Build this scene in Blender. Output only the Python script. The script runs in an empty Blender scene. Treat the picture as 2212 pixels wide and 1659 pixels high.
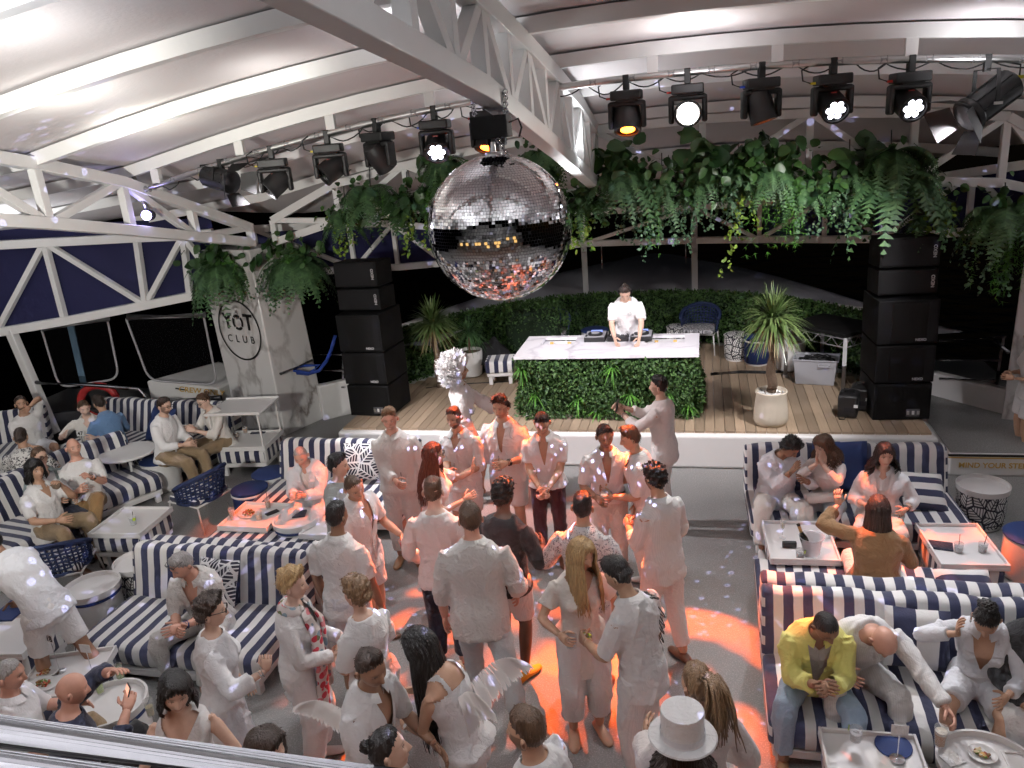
import bpy, bmesh, math, random
import numpy as np
from mathutils import Vector, Matrix
S = bpy.context.scene
COL = S.collection
rnd = random.Random(7)
PI = math.pi
# ------------------------------------------------------------------ camera
CAMH = 4.4
FPX, PITCH, ROLL, YAW = 1686.75, math.radians(17.975), math.radians(-4.901), math.radians(14.54)
_fw = Vector((-math.sin(YAW) * math.cos(PITCH), math.cos(YAW) * math.cos(PITCH), -math.sin(PITCH)))
_r = Vector((math.cos(YAW), math.sin(YAW), 0)); _u = _r.cross(_fw)
_r2 = _r * math.cos(ROLL) + _u * math.sin(ROLL); _u2 = -_r * math.sin(ROLL) + _u * math.cos(ROLL)
cd = bpy.data.cameras.new('camera'); cam = bpy.data.objects.new('camera', cd); COL.objects.link(cam)
cd.sensor_width = 36; cd.lens = FPX / 2212 * 36; cd.clip_start = .05; cd.clip_end = 3000
m = Matrix((( _r2.x, _u2.x, -_fw.x, 0), (_r2.y, _u2.y, -_fw.y, 0), (_r2.z, _u2.z, -_fw.z, CAMH), (0, 0, 0, 1)))
cam.matrix_world = m; S.camera = cam
def ray(x, y): return _fw + _r2 * ((x - 1106) / FPX) - _u2 * ((y - 829.5) / FPX)
def P(x, y, z=0.):
    d = ray(x, y); return Vector((0, 0, CAMH)) + d * ((z - CAMH) / d.z)
def PY(x, y, Y):
    d = ray(x, y); return Vector((0, 0, CAMH)) + d * (Y / d.y)
def PX(x, y, X):
    d = ray(x, y); return Vector((0, 0, CAMH)) + d * (X / d.x)
# ------------------------------------------------------------------ world, moon, exposure
w = bpy.data.worlds.new('World'); S.world = w; w.use_nodes = True
nt = w.node_tree; bg = nt.nodes['Background']
sky = nt.nodes.new('ShaderNodeTexSky'); sky.sky_type = 'NISHITA'; sky.sun_disc = False
sky.sun_elevation = math.radians(-4); sky.sun_rotation = math.radians(60)
nt.links.new(sky.outputs[0], bg.inputs[0]); bg.inputs[1].default_value = 0.03
sl = bpy.data.lights.new('moon', 'SUN'); sl.energy = .015; sl.angle = math.radians(.5); sl.color = (.8, .88, 1)
so = bpy.data.objects.new('moon', sl); COL.objects.link(so); so.rotation_euler = (math.radians(40), 0, math.radians(60))
S.view_settings.view_transform = 'Standard'; S.view_settings.look = 'None'
S.view_settings.exposure = 0.34; S.view_settings.gamma = 1; S.view_settings.use_curve_mapping = False
S.render.engine = 'CYCLES'
S.cycles.use_denoising = True
try: S.cycles.denoiser = 'OPENIMAGEDENOISE'
except Exception: pass
S.cycles.max_bounces = 4; S.cycles.diffuse_bounces = 3; S.cycles.glossy_bounces = 3
S.cycles.transmission_bounces = 3; S.cycles.transparent_max_bounces = 6; S.cycles.use_adaptive_sampling = True; S.cycles.adaptive_threshold = .05
S.cycles.caustics_reflective = False; S.cycles.caustics_refractive = False
S.cycles.sample_clamp_indirect = 4
# ------------------------------------------------------------------ helpers
MATS = {}
def nodes(name):
    mt = bpy.data.materials.new(name); mt.use_nodes = True
    return mt, mt.node_tree, mt.node_tree.nodes['Principled BSDF']
def N(t, kind, **kw):
    n = t.nodes.new('ShaderNode' + kind)
    for k, v in kw.items():
        if k.startswith('i_'):
            n.inputs[k[2:].replace('_', ' ')].default_value = v
        else: setattr(n, k, v)
    return n
def math_(t, op, a, b=None, c=None):
    n = t.nodes.new('ShaderNodeMath'); n.operation = op
    for i, v in enumerate((a, b, c)):
        if v is None: continue
        if hasattr(v, 'is_output'): t.links.new(v, n.inputs[i])
        else: n.inputs[i].default_value = v
    return n.outputs[0]
def mixc(t, fac, a, b):
    n = t.nodes.new('ShaderNodeMix'); n.data_type = 'RGBA'
    for s_, v in ((n.inputs[0], fac), (n.inputs[6], a), (n.inputs[7], b)):
        if hasattr(v, 'is_output'): t.links.new(v, s_)
        else: s_.default_value = v if not isinstance(v, tuple) else (*v[:3], 1)
    return n.outputs[2]
def objco(t): return N(t, 'TexCoord').outputs['Object']
def bump(t, b, h, strength, dist=.01):
    n = N(t, 'Bump', i_Strength=strength, i_Distance=dist); t.links.new(h, n.inputs['Height']); t.links.new(n.outputs[0], b.inputs['Normal'])
def M(name, rgb=(.8, .8, .8), rough=.5, metal=0., var=.12, vs=3., bs=0., bscale=120., bd=.004, spec=None, emit=None, es=0., coat=0., trans=0., alpha=None, sheen=0., sss=0.):
    if name in MATS: return MATS[name]
    mt, t, b = nodes(name); b.inputs['Roughness'].default_value = rough; b.inputs['Metallic'].default_value = metal
    if spec is not None: b.inputs['Specular IOR Level'].default_value = spec
    if var > 0:
        nz = N(t, 'TexNoise', i_Scale=vs, i_Detail=5., i_Roughness=.6); t.links.new(objco(t), nz.inputs['Vector'])
        c = mixc(t, nz.outputs[0], tuple(max(0, x * (1 - var)) for x in rgb), tuple(min(1, x * (1 + var)) for x in rgb))
        t.links.new(c, b.inputs['Base Color'])
        rr = math_(t, 'MULTIPLY_ADD', nz.outputs[0], .25, max(.02, rough - .125)); t.links.new(rr, b.inputs['Roughness'])
    else: b.inputs['Base Color'].default_value = (*rgb, 1)
    if bs > 0:
        n2 = N(t, 'TexNoise', i_Scale=bscale, i_Detail=4.); t.links.new(objco(t), n2.inputs['Vector']); bump(t, b, n2.outputs[0], bs, bd)
    if emit: b.inputs['Emission Color'].default_value = (*emit, 1); b.inputs['Emission Strength'].default_value = es
    b.inputs['Coat Weight'].default_value = coat; b.inputs['Transmission Weight'].default_value = trans
    b.inputs['Sheen Weight'].default_value = sheen
    if sss: b.inputs['Subsurface Weight'].default_value = sss; b.inputs['Subsurface Scale'].default_value = .01
    if alpha is not None: b.inputs['Alpha'].default_value = alpha
    MATS[name] = mt; return mt
def frame_of(d, up=(0, 0, 1)):
    d = Vector(d).normalized(); up = Vector(up)
    if abs(d.dot(up)) > .98: up = Vector((0, 1, 0)) if abs(d.y) < .9 else Vector((1, 0, 0))
    x = d.cross(up).normalized(); y = x.cross(d)
    return x, y, d
class MB:
    def __init__(s): s.v = []; s.f = []; s.mi = []; s.cur = 0
    def add(s, vs, fs):
        o = len(s.v); s.v.extend(tuple(q) for q in vs); s.f.extend(tuple(o + i for i in f) for f in fs); s.mi.extend([s.cur] * len(fs)); return s
    def box(s, c, d, R=None):
        hx, hy, hz = d[0] / 2, d[1] / 2, d[2] / 2; c = Vector(c); vs = []
        for z in (-hz, hz):
            for x, y in ((-hx, -hy), (hx, -hy), (hx, hy), (-hx, hy)):
                q = Vector((x, y, z)); q = R @ q if R else q; vs.append(c + q)
        return s.add(vs, [(3, 2, 1, 0), (4, 5, 6, 7), (0, 1, 5, 4), (1, 2, 6, 5), (2, 3, 7, 6), (3, 0, 4, 7)])
    def bar(s, a, b, w_, h_=None, up=(0, 0, 1)):
        a, b = Vector(a), Vector(b); h_ = h_ or w_; x, y, d = frame_of(b - a, up); vs = []
        for q in (a, b):
            for i, j in ((-1, -1), (1, -1), (1, 1), (-1, 1)): vs.append(q + x * i * w_ / 2 + y * j * h_ / 2)
        return s.add(vs, [(3, 2, 1, 0), (4, 5, 6, 7), (0, 1, 5, 4), (1, 2, 6, 5), (2, 3, 7, 6), (3, 0, 4, 7)])
    def tube(s, pts, r, n=8, cap=True, ell=None):
        pts = [Vector(q) for q in pts]; k = len(pts); rs = r if hasattr(r, '__len__') else [r] * k; vs = []; px = None
        for i, q in enumerate(pts):
            d = (pts[min(i + 1, k - 1)] - pts[max(i - 1, 0)])
            x, y, d = frame_of(d)
            if px is not None:
                x = (px - d * px.dot(d)); x = x.normalized() if x.length > 1e-5 else frame_of(d)[0]; y = d.cross(x)
            px = x
            e = ell[i] if ell else 1.
            for j in range(n):
                a = 2 * PI * j / n; vs.append(q + x * math.cos(a) * rs[i] + y * math.sin(a) * rs[i] * e)
        fs = [(i * n + j, i * n + (j + 1) % n, (i + 1) * n + (j + 1) % n, (i + 1) * n + j) for i in range(k - 1) for j in range(n)]
        if cap: fs += [tuple(range(n))[::-1], tuple((k - 1) * n + j for j in range(n))]
        return s.add(vs, fs)
    def lathe(s, prof, n=32, c=(0, 0, 0), cap=True):
        c = Vector(c); vs = []
        for r, z in prof:
            for j in range(n):
                a = 2 * PI * j / n; vs.append((c.x + r * math.cos(a), c.y + r * math.sin(a), c.z + z))
        k = len(prof); fs = [(i * n + j, i * n + (j + 1) % n, (i + 1) * n + (j + 1) % n, (i + 1) * n + j) for i in range(k - 1) for j in range(n)]
        if cap: fs += [tuple(range(n))[::-1], tuple((k - 1) * n + j for j in range(n))]
        return s.add(vs, fs)
    def quad(s, *q): return s.add(q, [tuple(range(len(q)))])
    def xf(s, mtx): s.v = [tuple(mtx @ Vector(q)) for q in s.v]; return s
    def build(s, name, mat=None, parent=None, smooth=False, bevel=0., loc=None, rz=None, seg=2):
        me = bpy.data.meshes.new(name); me.from_pydata(s.v, [], s.f); me.update()
        for mm in (mat if isinstance(mat, (list, tuple)) else [mat]):
            if mm: me.materials.append(mm)
        if max(s.mi, default=0): me.polygons.foreach_set('material_index', s.mi)
        o = link(name, me, parent, loc, rz)
        if smooth: shade(me, smooth)
        if bevel:
            b = o.modifiers.new('bevel', 'BEVEL'); b.width = bevel; b.segments = seg; b.limit_method = 'ANGLE'; b.angle_limit = math.radians(40)
            me.polygons.foreach_set('use_smooth', [True] * len(me.polygons)); me.set_sharp_from_angle(angle=math.radians(50))
        return o
def shade(me, ang=True):
    me.polygons.foreach_set('use_smooth', [True] * len(me.polygons))
    if ang is not True: me.set_sharp_from_angle(angle=math.radians(ang))
def link(name, data, parent=None, loc=None, rz=None):
    o = bpy.data.objects.new(name, data); COL.objects.link(o)
    if parent: o.parent = parent
    if loc is not None: o.location = loc
    if rz is not None: o.rotation_euler = (0, 0, rz)
    return o
def tag(o, label, cat=None, group=None, kind=None):
    if label: o['label'] = label
    if cat: o['category'] = cat
    if group: o['group'] = group
    if kind: o['kind'] = kind
    return o
def thing(name, label, cat, loc=(0, 0, 0), rz=0., group=None):
    return tag(link(name, None, None, loc, rz), label, cat, group)
def struct(o): o['kind'] = 'structure'; return o
def copy_tree(o, parent=None, loc=None, rz=None, label=None):
    c = o.copy(); COL.objects.link(c)
    if parent: c.parent = parent
    if loc is not None: c.location = loc
    if rz is not None: c.rotation_euler = (0, 0, rz)
    if label: c['label'] = label
    for ch in KIDS(o): copy_tree(ch, c)
    return c
def KIDS(o): return [q for q in bpy.data.objects if q.parent == o]
def np_mesh(name, V, F, mat=None, parent=None, smooth=False, col=None, mi=None):
    V = np.asarray(V, dtype=np.float32); F = np.asarray(F, dtype=np.int32); k = F.shape[1]
    me = bpy.data.meshes.new(name); me.vertices.add(len(V)); me.vertices.foreach_set('co', V.ravel())
    me.loops.add(F.size); me.loops.foreach_set('vertex_index', F.ravel())
    me.polygons.add(len(F)); me.polygons.foreach_set('loop_start', np.arange(0, F.size, k, dtype=np.int32))
    if mi is not None: me.polygons.foreach_set('material_index', np.asarray(mi, dtype=np.int32))
    if smooth: me.polygons.foreach_set('use_smooth', np.ones(len(F), dtype=bool))
    me.update(calc_edges=True)
    if col is not None:
        a = me.color_attributes.new('Col', 'FLOAT_COLOR', 'POINT'); a.data.foreach_set('color', np.asarray(col, dtype=np.float32).ravel())
    for mm in (mat if isinstance(mat, (list, tuple)) else [mat]):
        if mm: me.materials.append(mm)
    if name is None: return me
    return link(name, me, parent)
def text(name, s, size, mat, parent, M4, ext=.001, align='CENTER', bold=0.):
    c = bpy.data.curves.new(name, 'FONT'); c.body = s; c.size = size; c.align_x = align; c.align_y = 'CENTER'; c.extrude = ext; c.offset = bold
    t_ = bpy.data.objects.new(name, c); COL.objects.link(t_); me = bpy.data.meshes.new_from_object(t_); bpy.data.objects.remove(t_); bpy.data.curves.remove(c)
    me.materials.clear(); me.materials.append(mat); o = link(name, me, parent); o.matrix_local = M4; return o
def basis(o, x, y):
    x = Vector(x).normalized(); z = x.cross(Vector(y)).normalized(); y = z.cross(x)
    return Matrix(((x.x, y.x, z.x, o[0]), (x.y, y.y, z.y, o[1]), (x.z, y.z, z.z, o[2]), (0, 0, 0, 1)))
# ------------------------------------------------------------------ materials
WHITE = M('white_paint', (.78, .77, .76), .38, var=.05, vs=2., bs=.15, bscale=14, bd=.003)
RIBW = M('white_steel', (.86, .86, .85), .35, var=.05, vs=3., bs=.1, bscale=9, bd=.004)
CEIL = M('ceiling_vinyl', (.69, .655, .665), .55, var=.06, vs=.8, bs=.35, bscale=30, bd=.006)
NAVYC = M('navy_canvas', (.012, .013, .07), .8, var=.2, vs=.6, bs=.4, bscale=3, bd=.03)
CHROME = M('chrome', (.75, .75, .77), .1, 1., var=.06, vs=6.)
STEEL = M('aluminium', (.6, .6, .6), .32, 1., var=.1, vs=9.)
BLACK = M('black_plastic', (.014, .014, .015), .5, var=.3, vs=6.)
CABI = M('black_cabinet', (.005, .005, .0055), .7, var=.25, vs=5., bs=.5, bscale=160, bd=.002, spec=.25)
GRILL = M('black_grille', (.007, .007, .008), .65, var=.2, vs=30., bs=.7, bscale=400, bd=.003, spec=.25)
NAVY = M('navy_fabric', (.012, .03, .12), .75, var=.2, vs=8., bs=.4, bscale=150, bd=.003)
NAVYW = M('navy_weave', (.013, .026, .085), .7, var=.25, vs=25., bs=.5, bscale=180, bd=.004)
POTW = M('white_ceramic', (.76, .76, .75), .3, var=.04, vs=3., bs=.2, bscale=20, bd=.002)
CREAM = M('cream_stone', (.55, .49, .4), .75, var=.12, vs=5., bs=.5, bscale=45, bd=.004)
BRASS = M('gold_paint', (.6, .38, .1), .45, var=.15, vs=20.)
INK = M('black_ink', (.012, .011, .011), .5, var=.1)
def deck_mat():
    mt, t, b = nodes('speckled_deck'); co = objco(t)
    a = N(t, 'TexNoise', i_Scale=75., i_Detail=3., i_Roughness=.7); t.links.new(co, a.inputs[0])
    c = N(t, 'TexNoise', i_Scale=.9, i_Detail=5.); t.links.new(co, c.inputs[0])
    e = N(t, 'TexVoronoi', i_Scale=120.); t.links.new(co, e.inputs[0])
    k = mixc(t, c.outputs[0], (.18, .179, .176), (.28, .277, .272))
    k2 = mixc(t, math_(t, 'MULTIPLY', math_(t, 'GREATER_THAN', a.outputs[0], .56), .5), k, (.42, .415, .405))
    k3 = mixc(t, math_(t, 'MULTIPLY', math_(t, 'LESS_THAN', e.outputs[0], .22), .6), k2, (.06, .06, .06))
    t.links.new(k3, b.inputs['Base Color']); b.inputs['Roughness'].default_value = .62
    bump(t, b, a.outputs[0], .5, .004); return mt
DECK = deck_mat()
def teak_mat():
    mt, t, b = nodes('teak'); co = objco(t); mp = N(t, 'Mapping'); mp.inputs['Scale'].default_value = (30, 2.2, 30); t.links.new(co, mp.inputs[0])
    a = N(t, 'TexNoise', i_Scale=1.6, i_Detail=6., i_Roughness=.7); t.links.new(mp.outputs[0], a.inputs[0])
    oi = N(t, 'ObjectInfo'); k = mixc(t, a.outputs[0], (.25, .18, .115), (.44, .34, .245))
    h = N(t, 'HueSaturation'); t.links.new(k, h.inputs['Color']); t.links.new(math_(t, 'MULTIPLY_ADD', oi.outputs['Random'], .5, .72), h.inputs['Value'])
    t.links.new(h.outputs[0], b.inputs['Base Color']); b.inputs['Roughness'].default_value = .55; bump(t, b, a.outputs[0], .3, .004); return mt
TEAK = teak_mat()
def marble_mat(name, base=(.76, .75, .74), sc=1.0, vein=(.17, .14, .12)):
    mt, t, b = nodes(name); co = objco(t)
    mp = N(t, 'Mapping'); mp.inputs['Rotation'].default_value = (.5, .35, .6); mp.inputs['Scale'].default_value = (sc, sc, sc * .62); t.links.new(co, mp.inputs[0])
    a = N(t, 'TexNoise', i_Scale=2.1, i_Detail=6., i_Roughness=.55); t.links.new(mp.outputs[0], a.inputs[0])
    wp = N(t, 'VectorMath', operation='MULTIPLY_ADD'); t.links.new(a.outputs[1], wp.inputs[0]); wp.inputs[1].default_value = (.7, .7, .7); t.links.new(mp.outputs[0], wp.inputs[2])
    v = N(t, 'TexVoronoi', feature='DISTANCE_TO_EDGE', i_Scale=1.5); t.links.new(wp.outputs[0], v.inputs[0])
    r = N(t, 'ValToRGB'); t.links.new(v.outputs[0], r.inputs[0]); r.color_ramp.elements[0].color = (1, 1, 1, 1); r.color_ramp.elements[1].position = .085; r.color_ramp.elements[1].color = (0, 0, 0, 1)
    n2 = N(t, 'TexNoise', i_Scale=1.7, i_Detail=3.); t.links.new(co, n2.inputs[0])
    fac = math_(t, 'MULTIPLY', r.outputs[0], math_(t, 'MULTIPLY_ADD', n2.outputs[0], 2.2, -.6))
    fac = math_(t, 'MINIMUM', math_(t, 'MAXIMUM', fac, 0.), .85)
    k = mixc(t, n2.outputs[0], tuple(x * .9 for x in base), base); k2 = mixc(t, fac, k, vein)
    t.links.new(k2, b.inputs['Base Color']); b.inputs['Roughness'].default_value = .22; return mt
MARBLE = marble_mat('white_marble'); MARBLET = marble_mat('marble_top', (.8, .78, .8), .8, (.4, .37, .42))
def leaf_mat(name, c1, c2, rough=.6, ts=.25):
    mt, t, b = nodes(name)
    g_ = N(t, 'NewGeometry'); k = mixc(t, g_.outputs['Random Per Island'], c1, c2); t.links.new(k, b.inputs['Base Color'])
    b.inputs['Roughness'].default_value = rough; MATS[name] = mt; return mt
LEAF = leaf_mat('hedge_leaf', (.016, .05, .012), (.075, .16, .035)); FERN = leaf_mat('fern_leaf', (.026, .075, .026), (.08, .17, .06))
IVY = leaf_mat('ivy_leaf', (.025, .07, .035), (.075, .15, .07)); LIME = leaf_mat('lime_leaf', (.10, .18, .015), (.22, .34, .04))
BROAD = leaf_mat('broad_leaf', (.018, .055, .016), (.055, .13, .03), .4); STRAP = leaf_mat('strap_leaf', (.05, .1, .025), (.16, .22, .08), .3)
DRY = leaf_mat('dry_leaf', (.24, .17, .08), (.4, .32, .18), .6); ASPAR = leaf_mat('feather_leaf', (.03, .12, .01), (.09, .26, .025))
BARK = M('bark', (.16, .11, .075), .9, var=.4, vs=14., bs=.9, bscale=40, bd=.02)
# ------------------------------------------------------------------ ground, water, sky side
o = MB().quad((-13, -3, 0), (6.4, -3, 0), (6.4, 13, 0), (-13, 13, 0)).build('main_deck', DECK); struct(o)
def sea_mat():
    mt, t, b = nodes('night_sea'); b.inputs['Base Color'].default_value = (.004, .005, .009, 1); b.inputs['Roughness'].default_value = .18
    n = N(t, 'TexNoise', i_Scale=.9, i_Detail=6.); t.links.new(objco(t), n.inputs[0]); bump(t, b, n.outputs[0], .8, .5); return mt
struct(MB().quad((-900, -900, -2.2), (900, -900, -2.2), (900, 900, -2.2), (-900, 900, -2.2)).build('sea', sea_mat()))
# ------------------------------------------------------------------ stage
SZ = .5
MB().box((-1.2, 11.97, .235), (7.9, 4.75, .47)).build('stage_platform', WHITE, bevel=.04, seg=4)
stage = struct(bpy.data.objects['stage_platform'])
for i in range(61):
    x = -5.03 + i * .1275
    y1 = 14.2 - .22 * (x + 1.2) ** 2 * (.9 if x < -1.2 else .95)
    MB().box((x, (9.68 + y1) / 2, .483), (.121, y1 - 9.68, .034)).build('plank', TEAK, stage)
# caulk strip under the planks
# side walkway steps, right
st = struct(MB().box((3.62, 11.5, .135), (1.5, 3.9, .27)).build('walkway_step', [WHITE], bevel=.02))
MB().box((3.62, 11.52, .274), (1.46, 3.8, .008)).build('deck_covering', DECK, st)
MB().box((3.5, 9.56, .262), (1.3, .03, .02)).build('nosing', INK, st); MB().box((3.5, 9.545, .237), (1.3, .008, .012)).build('nosing_trim', BRASS, st)
text('step_lettering', 'MIND YOUR STEP', .092, BRASS, st, basis((3.33, 9.54, .14), (1, 0, 0), (0, 0, 1)), bold=.002)
# white bulwarks at the sides of the stage, hull of the bow
for nm, pts in (('port_bulwark', [(-6.3, 11.3), (-5.6, 11.9), (-5.0, 12.6)]), ('starboard_bulwark', [(3.95, 10.95), (3.2, 11.8), (2.6, 12.6)])):
    mb = MB()
    for a, b_ in zip(pts, pts[1:]): mb.bar((*a, .3), (*b_, .3), .16, .62)
    struct(mb.build(nm, WHITE, bevel=.03))
def bow(x, off=0.):   # plan curve of the hedge line
    u = (x + 1.2) / 4.05; return 14.15 + off - 2.9 * abs(u) ** 2.6
# foredeck: crowned white deck beyond the hedge
V = []; F = []; nx, ny = 40, 14
for j in range(ny + 1):
    for i in range(nx + 1):
        u = -1 + 2 * i / nx; v = j / ny
        x = -1.2 + u * (4.7 - 1.6 * v ** 2); yb = 14.3 - 2.7 * abs(u) ** 2.4; y = yb + v * (5.6 * (1 - abs(u) ** 1.6) + .15)
        z = 1.24 + .3 * math.sin(min(1, v * 1.15) * PI) * (1 - u * u) ** .8 - .1 * v
        V.append((x, y, z))
for j in range(ny):
    for i in range(nx): F.append((j * (nx + 1) + i, j * (nx + 1) + i + 1, (j + 1) * (nx + 1) + i + 1, (j + 1) * (nx + 1) + i))
fd = struct(np_mesh('foredeck', V, F, M('grey_gelcoat', (.42, .42, .46), .4, var=.06), smooth=True))
mb = MB(); mb.tube([(-1.2 + u * 4.72, 14.27 - 2.7 * abs(u) ** 2.4, 1.28) for u in np.linspace(-.88, .88, 41)], .05, 8); mb.build('toe_rail', WHITE, fd, smooth=True)
for x, y in ((PY(1324, 585, 16)), ) and [(-2.05, 16.2), (-.35, 16.4)]: MB().tube([(x, y, 1.5), (x, y, 2.05)], .012, 6).build('whip_aerial', STEEL, fd)
# ------------------------------------------------------------------ roof
RX0, RK = -.2, .019
_CY = [-2, 1, 2, 4, 6.7, 8.2, 9.6, 10.9, 12.5, 14.3]; _CZ = [5.95, 5.75, 5.65, 5.45, 5.13, 4.93, 4.7, 4.38, 3.75, 2.9]
def zc(Y): return float(np.interp(Y, _CY, _CZ))
def zr(X, Y):
    x = max(X, -6.3); return zc(Y) - RK * (x - RX0) ** 2 + (X - x) * .1
WA, WB = Vector((-7.8, 10.95, 0)), Vector((-12, 9.6, 0)); WN = Vector((1.35, -4.2, 0)).normalized()   # line of the port side curtain wall
def PW(x, y, off=0.):
    d = ray(x, y); t = (WN.dot(WA + WN * off - Vector((0, 0, CAMH)))) / WN.dot(d); return Vector((0, 0, CAMH)) + d * t
RIBS = [-.2, 1.2, 2.6, 3.95, 5.3, 6.65, 8.05, 9.5, 10.8, 12.3]
def edge(Y): return (-12.3 + max(0, Y - 10.3) * 7, 6.6) if Y < 10.9 else ((-7.9 + (Y - 10.9) * 1.5, 6.0 - (Y - 10.9) * 1.5))
roof = struct(link('ceiling', None))
XS = np.linspace(0, 1, 33)
def arc(Y, dz=0.):
    a, b = edge(Y); return [(a + (b - a) * t, Y, zr(a + (b - a) * t, Y) + dz) for t in XS]
YR = [-1.5] + RIBS + [13.4, 14.5]
for Y0, Y1 in zip(YR, YR[1:]):
    V = []; ys = np.linspace(Y0, Y1, 5)
    for k, Y in enumerate(ys):
        sag = .03 * math.sin(PI * k / 4)
        V += [(x, y, z + .14 - sag) for x, y, z in arc(Y)]
    F = [(k * 33 + i, k * 33 + i + 1, (k + 1) * 33 + i + 1, (k + 1) * 33 + i) for k in range(4) for i in range(32)]
    V2 = [(x, y, z + .05) for x, y, z in V]; n = len(V)
    np_mesh('panel', V + V2, F + [tuple(n + i for i in f[::-1]) for f in F], CEIL, roof, smooth=True)
for Y in RIBS:
    mb = MB(); a = arc(Y); n = len(a); wd = .06
    for (x, y, z) in a:
        mb.v += [(x, y - wd, z), (x, y + wd, z), (x, y + wd, z + .125), (x, y - wd, z + .125)]
    mb.f = [(i * 4 + j, i * 4 + (j + 1) % 4, (i + 1) * 4 + (j + 1) % 4, (i + 1) * 4 + j) for i in range(n - 1) for j in range(4)]
    mb.mi = [0] * len(mb.f)
    o = mb.build('roof_rib', RIBW, roof)
    if Y == 8.05: PIPE_RIB = o
# --- fore and aft trusses
def truss(label, bot, top, nodes_, w1=.12, w2=.085, diag='N', name='roof_truss', posts=True):
    T = thing(name, label, 'truss')
    for nm, ch in (('bottom_chord', bot), ('top_chord', top)):
        if ch is None: continue
        mb = MB(); p_ = [Vector(q) for q in ch]
        for a, b_ in zip(p_, p_[1:]): mb.bar(a, b_ + (b_ - a).normalized() * .015, w1)
        mb.build(nm, RIBW, T, bevel=.006)
    k = 0
    for i, (b_, t_) in enumerate(nodes_):
        if posts: MB().bar(b_, t_, w2, w2, up=(0, 1, 0)).build('post', RIBW, T, bevel=.004)
        if i + 1 < len(nodes_):
            b2, t2 = nodes_[i + 1]; q = (b_, t2) if (i % 2 if diag == 'N' else True) else (t_, b2)
            MB().bar(q[0], q[1], w2 * .9, w2 * .9, up=(0, 1, 0)).build('brace', RIBW, T, bevel=.004)
    return T
def yt(X, Ys, zb, zt):
    return [(X, Y, float(np.interp(Y, *zb))) for Y in Ys], [(X, Y, float(np.interp(Y, *zt))) for Y in Ys]
Ys = [-.2, 1.2, 2.6, 3.95, 5.3, 6.65, 8.05, 9.5, 10.8]
zb = ([-1, 2.8, 5.35, 8, 10.9], [5.2, 4.95, 4.66, 4.17, 3.58]); ztc = (RIBS, [zr(-1.4, Y) - .062 for Y in RIBS])
b_, t_ = yt(-1.4, Ys, zb, ztc); nn = []
for i in range(len(Ys) - 1):
    nn.append((b_[i], t_[i])); Ym = (Ys[i] + Ys[i + 1]) / 2; q = yt(-1.4, [Ym], zb, ztc); nn.append((q[0][0], q[1][0]))
nn.append((b_[-1], t_[-1]))
truss('white steel truss along the middle of the roof, above the mirror ball', b_, t_, nn, .14, .1)
zbl = ([-1, 5.96, 7.59, 10.2], [5.1, 4.02, 3.7, 3.16]); ztl = ([-1, 6.15, 7.77, 10.2], [5.75, 4.57, 4.2, 3.36])
Ysl = [-.2, 1.3, 2.8, 4.2, 5.5, 6.6, 7.75, 8.9, 10.15]; b_, t_ = yt(-6.3, Ysl, zbl, ztl)
nn = list(zip(b_, t_))
truss('bright white roof truss on the left that ends above the marble pillar', b_, t_, nn, .12, .09)
b_, t_ = yt(4.3, Ysl, ([-1, 6, 10.2], [5.1, 4.2, 3.3]), ([-1, 6.15, 10.2], [5.6, 4.75, 3.6]))
truss('white roof truss on the right side over the walkway', b_, t_, list(zip(b_, t_)), .12, .09)
# lateral truss carrying the hanging plants
Xl = [-6.3, -5.2, -4.1, -2.8, -1.4, 0, 1.3, 2.5, 3.5, 4.3]
bl = [(x, 10.82, 3.22 + .3 * (1 - ((x + 1) / 5.4) ** 2) - (.15 if x < -6 or x > 4 else 0)) for x in Xl]; tl = [(x, 10.82, zr(x, 10.8) - .07) for x in Xl]
tl[0] = (-6.3, 10.82, 3.4); tl[-1] = (4.3, 10.82, 3.55)
truss('white cross truss hung with green plants above the stage', bl, tl, list(zip(bl, tl)), .11, .085)
# outer side truss over the left windows with navy canvas
bo = [PW(-260, 757), PW(0, 715), PW(147, 690), PW(320, 656), PW(415, 637), WA + Vector((.3, .1, 2.34))]
to = [PW(-260, 540), PW(-40, 530), PW(103, 522), PW(300, 512), PW(400, 508), WA + Vector((.3, .1, 3.25))]
bo, to = [q + WN * .1 for q in bo], [q + WN * .1 for q in to]
side = truss('white side truss with navy canvas over the left windows', bo, to, list(zip(bo, to)), .13, .09)
for i in range(len(bo) - 1):
    q = [v - WN * .08 for v in (bo[i], bo[i + 1], to[i + 1] + Vector((0, 0, .25)), to[i] + Vector((0, 0, .25)))]
    MB().add(q + [v - WN * .006 for v in q], [(0, 1, 2, 3), (7, 6, 5, 4)]).build('canvas_panel', NAVYC, side)
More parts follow.
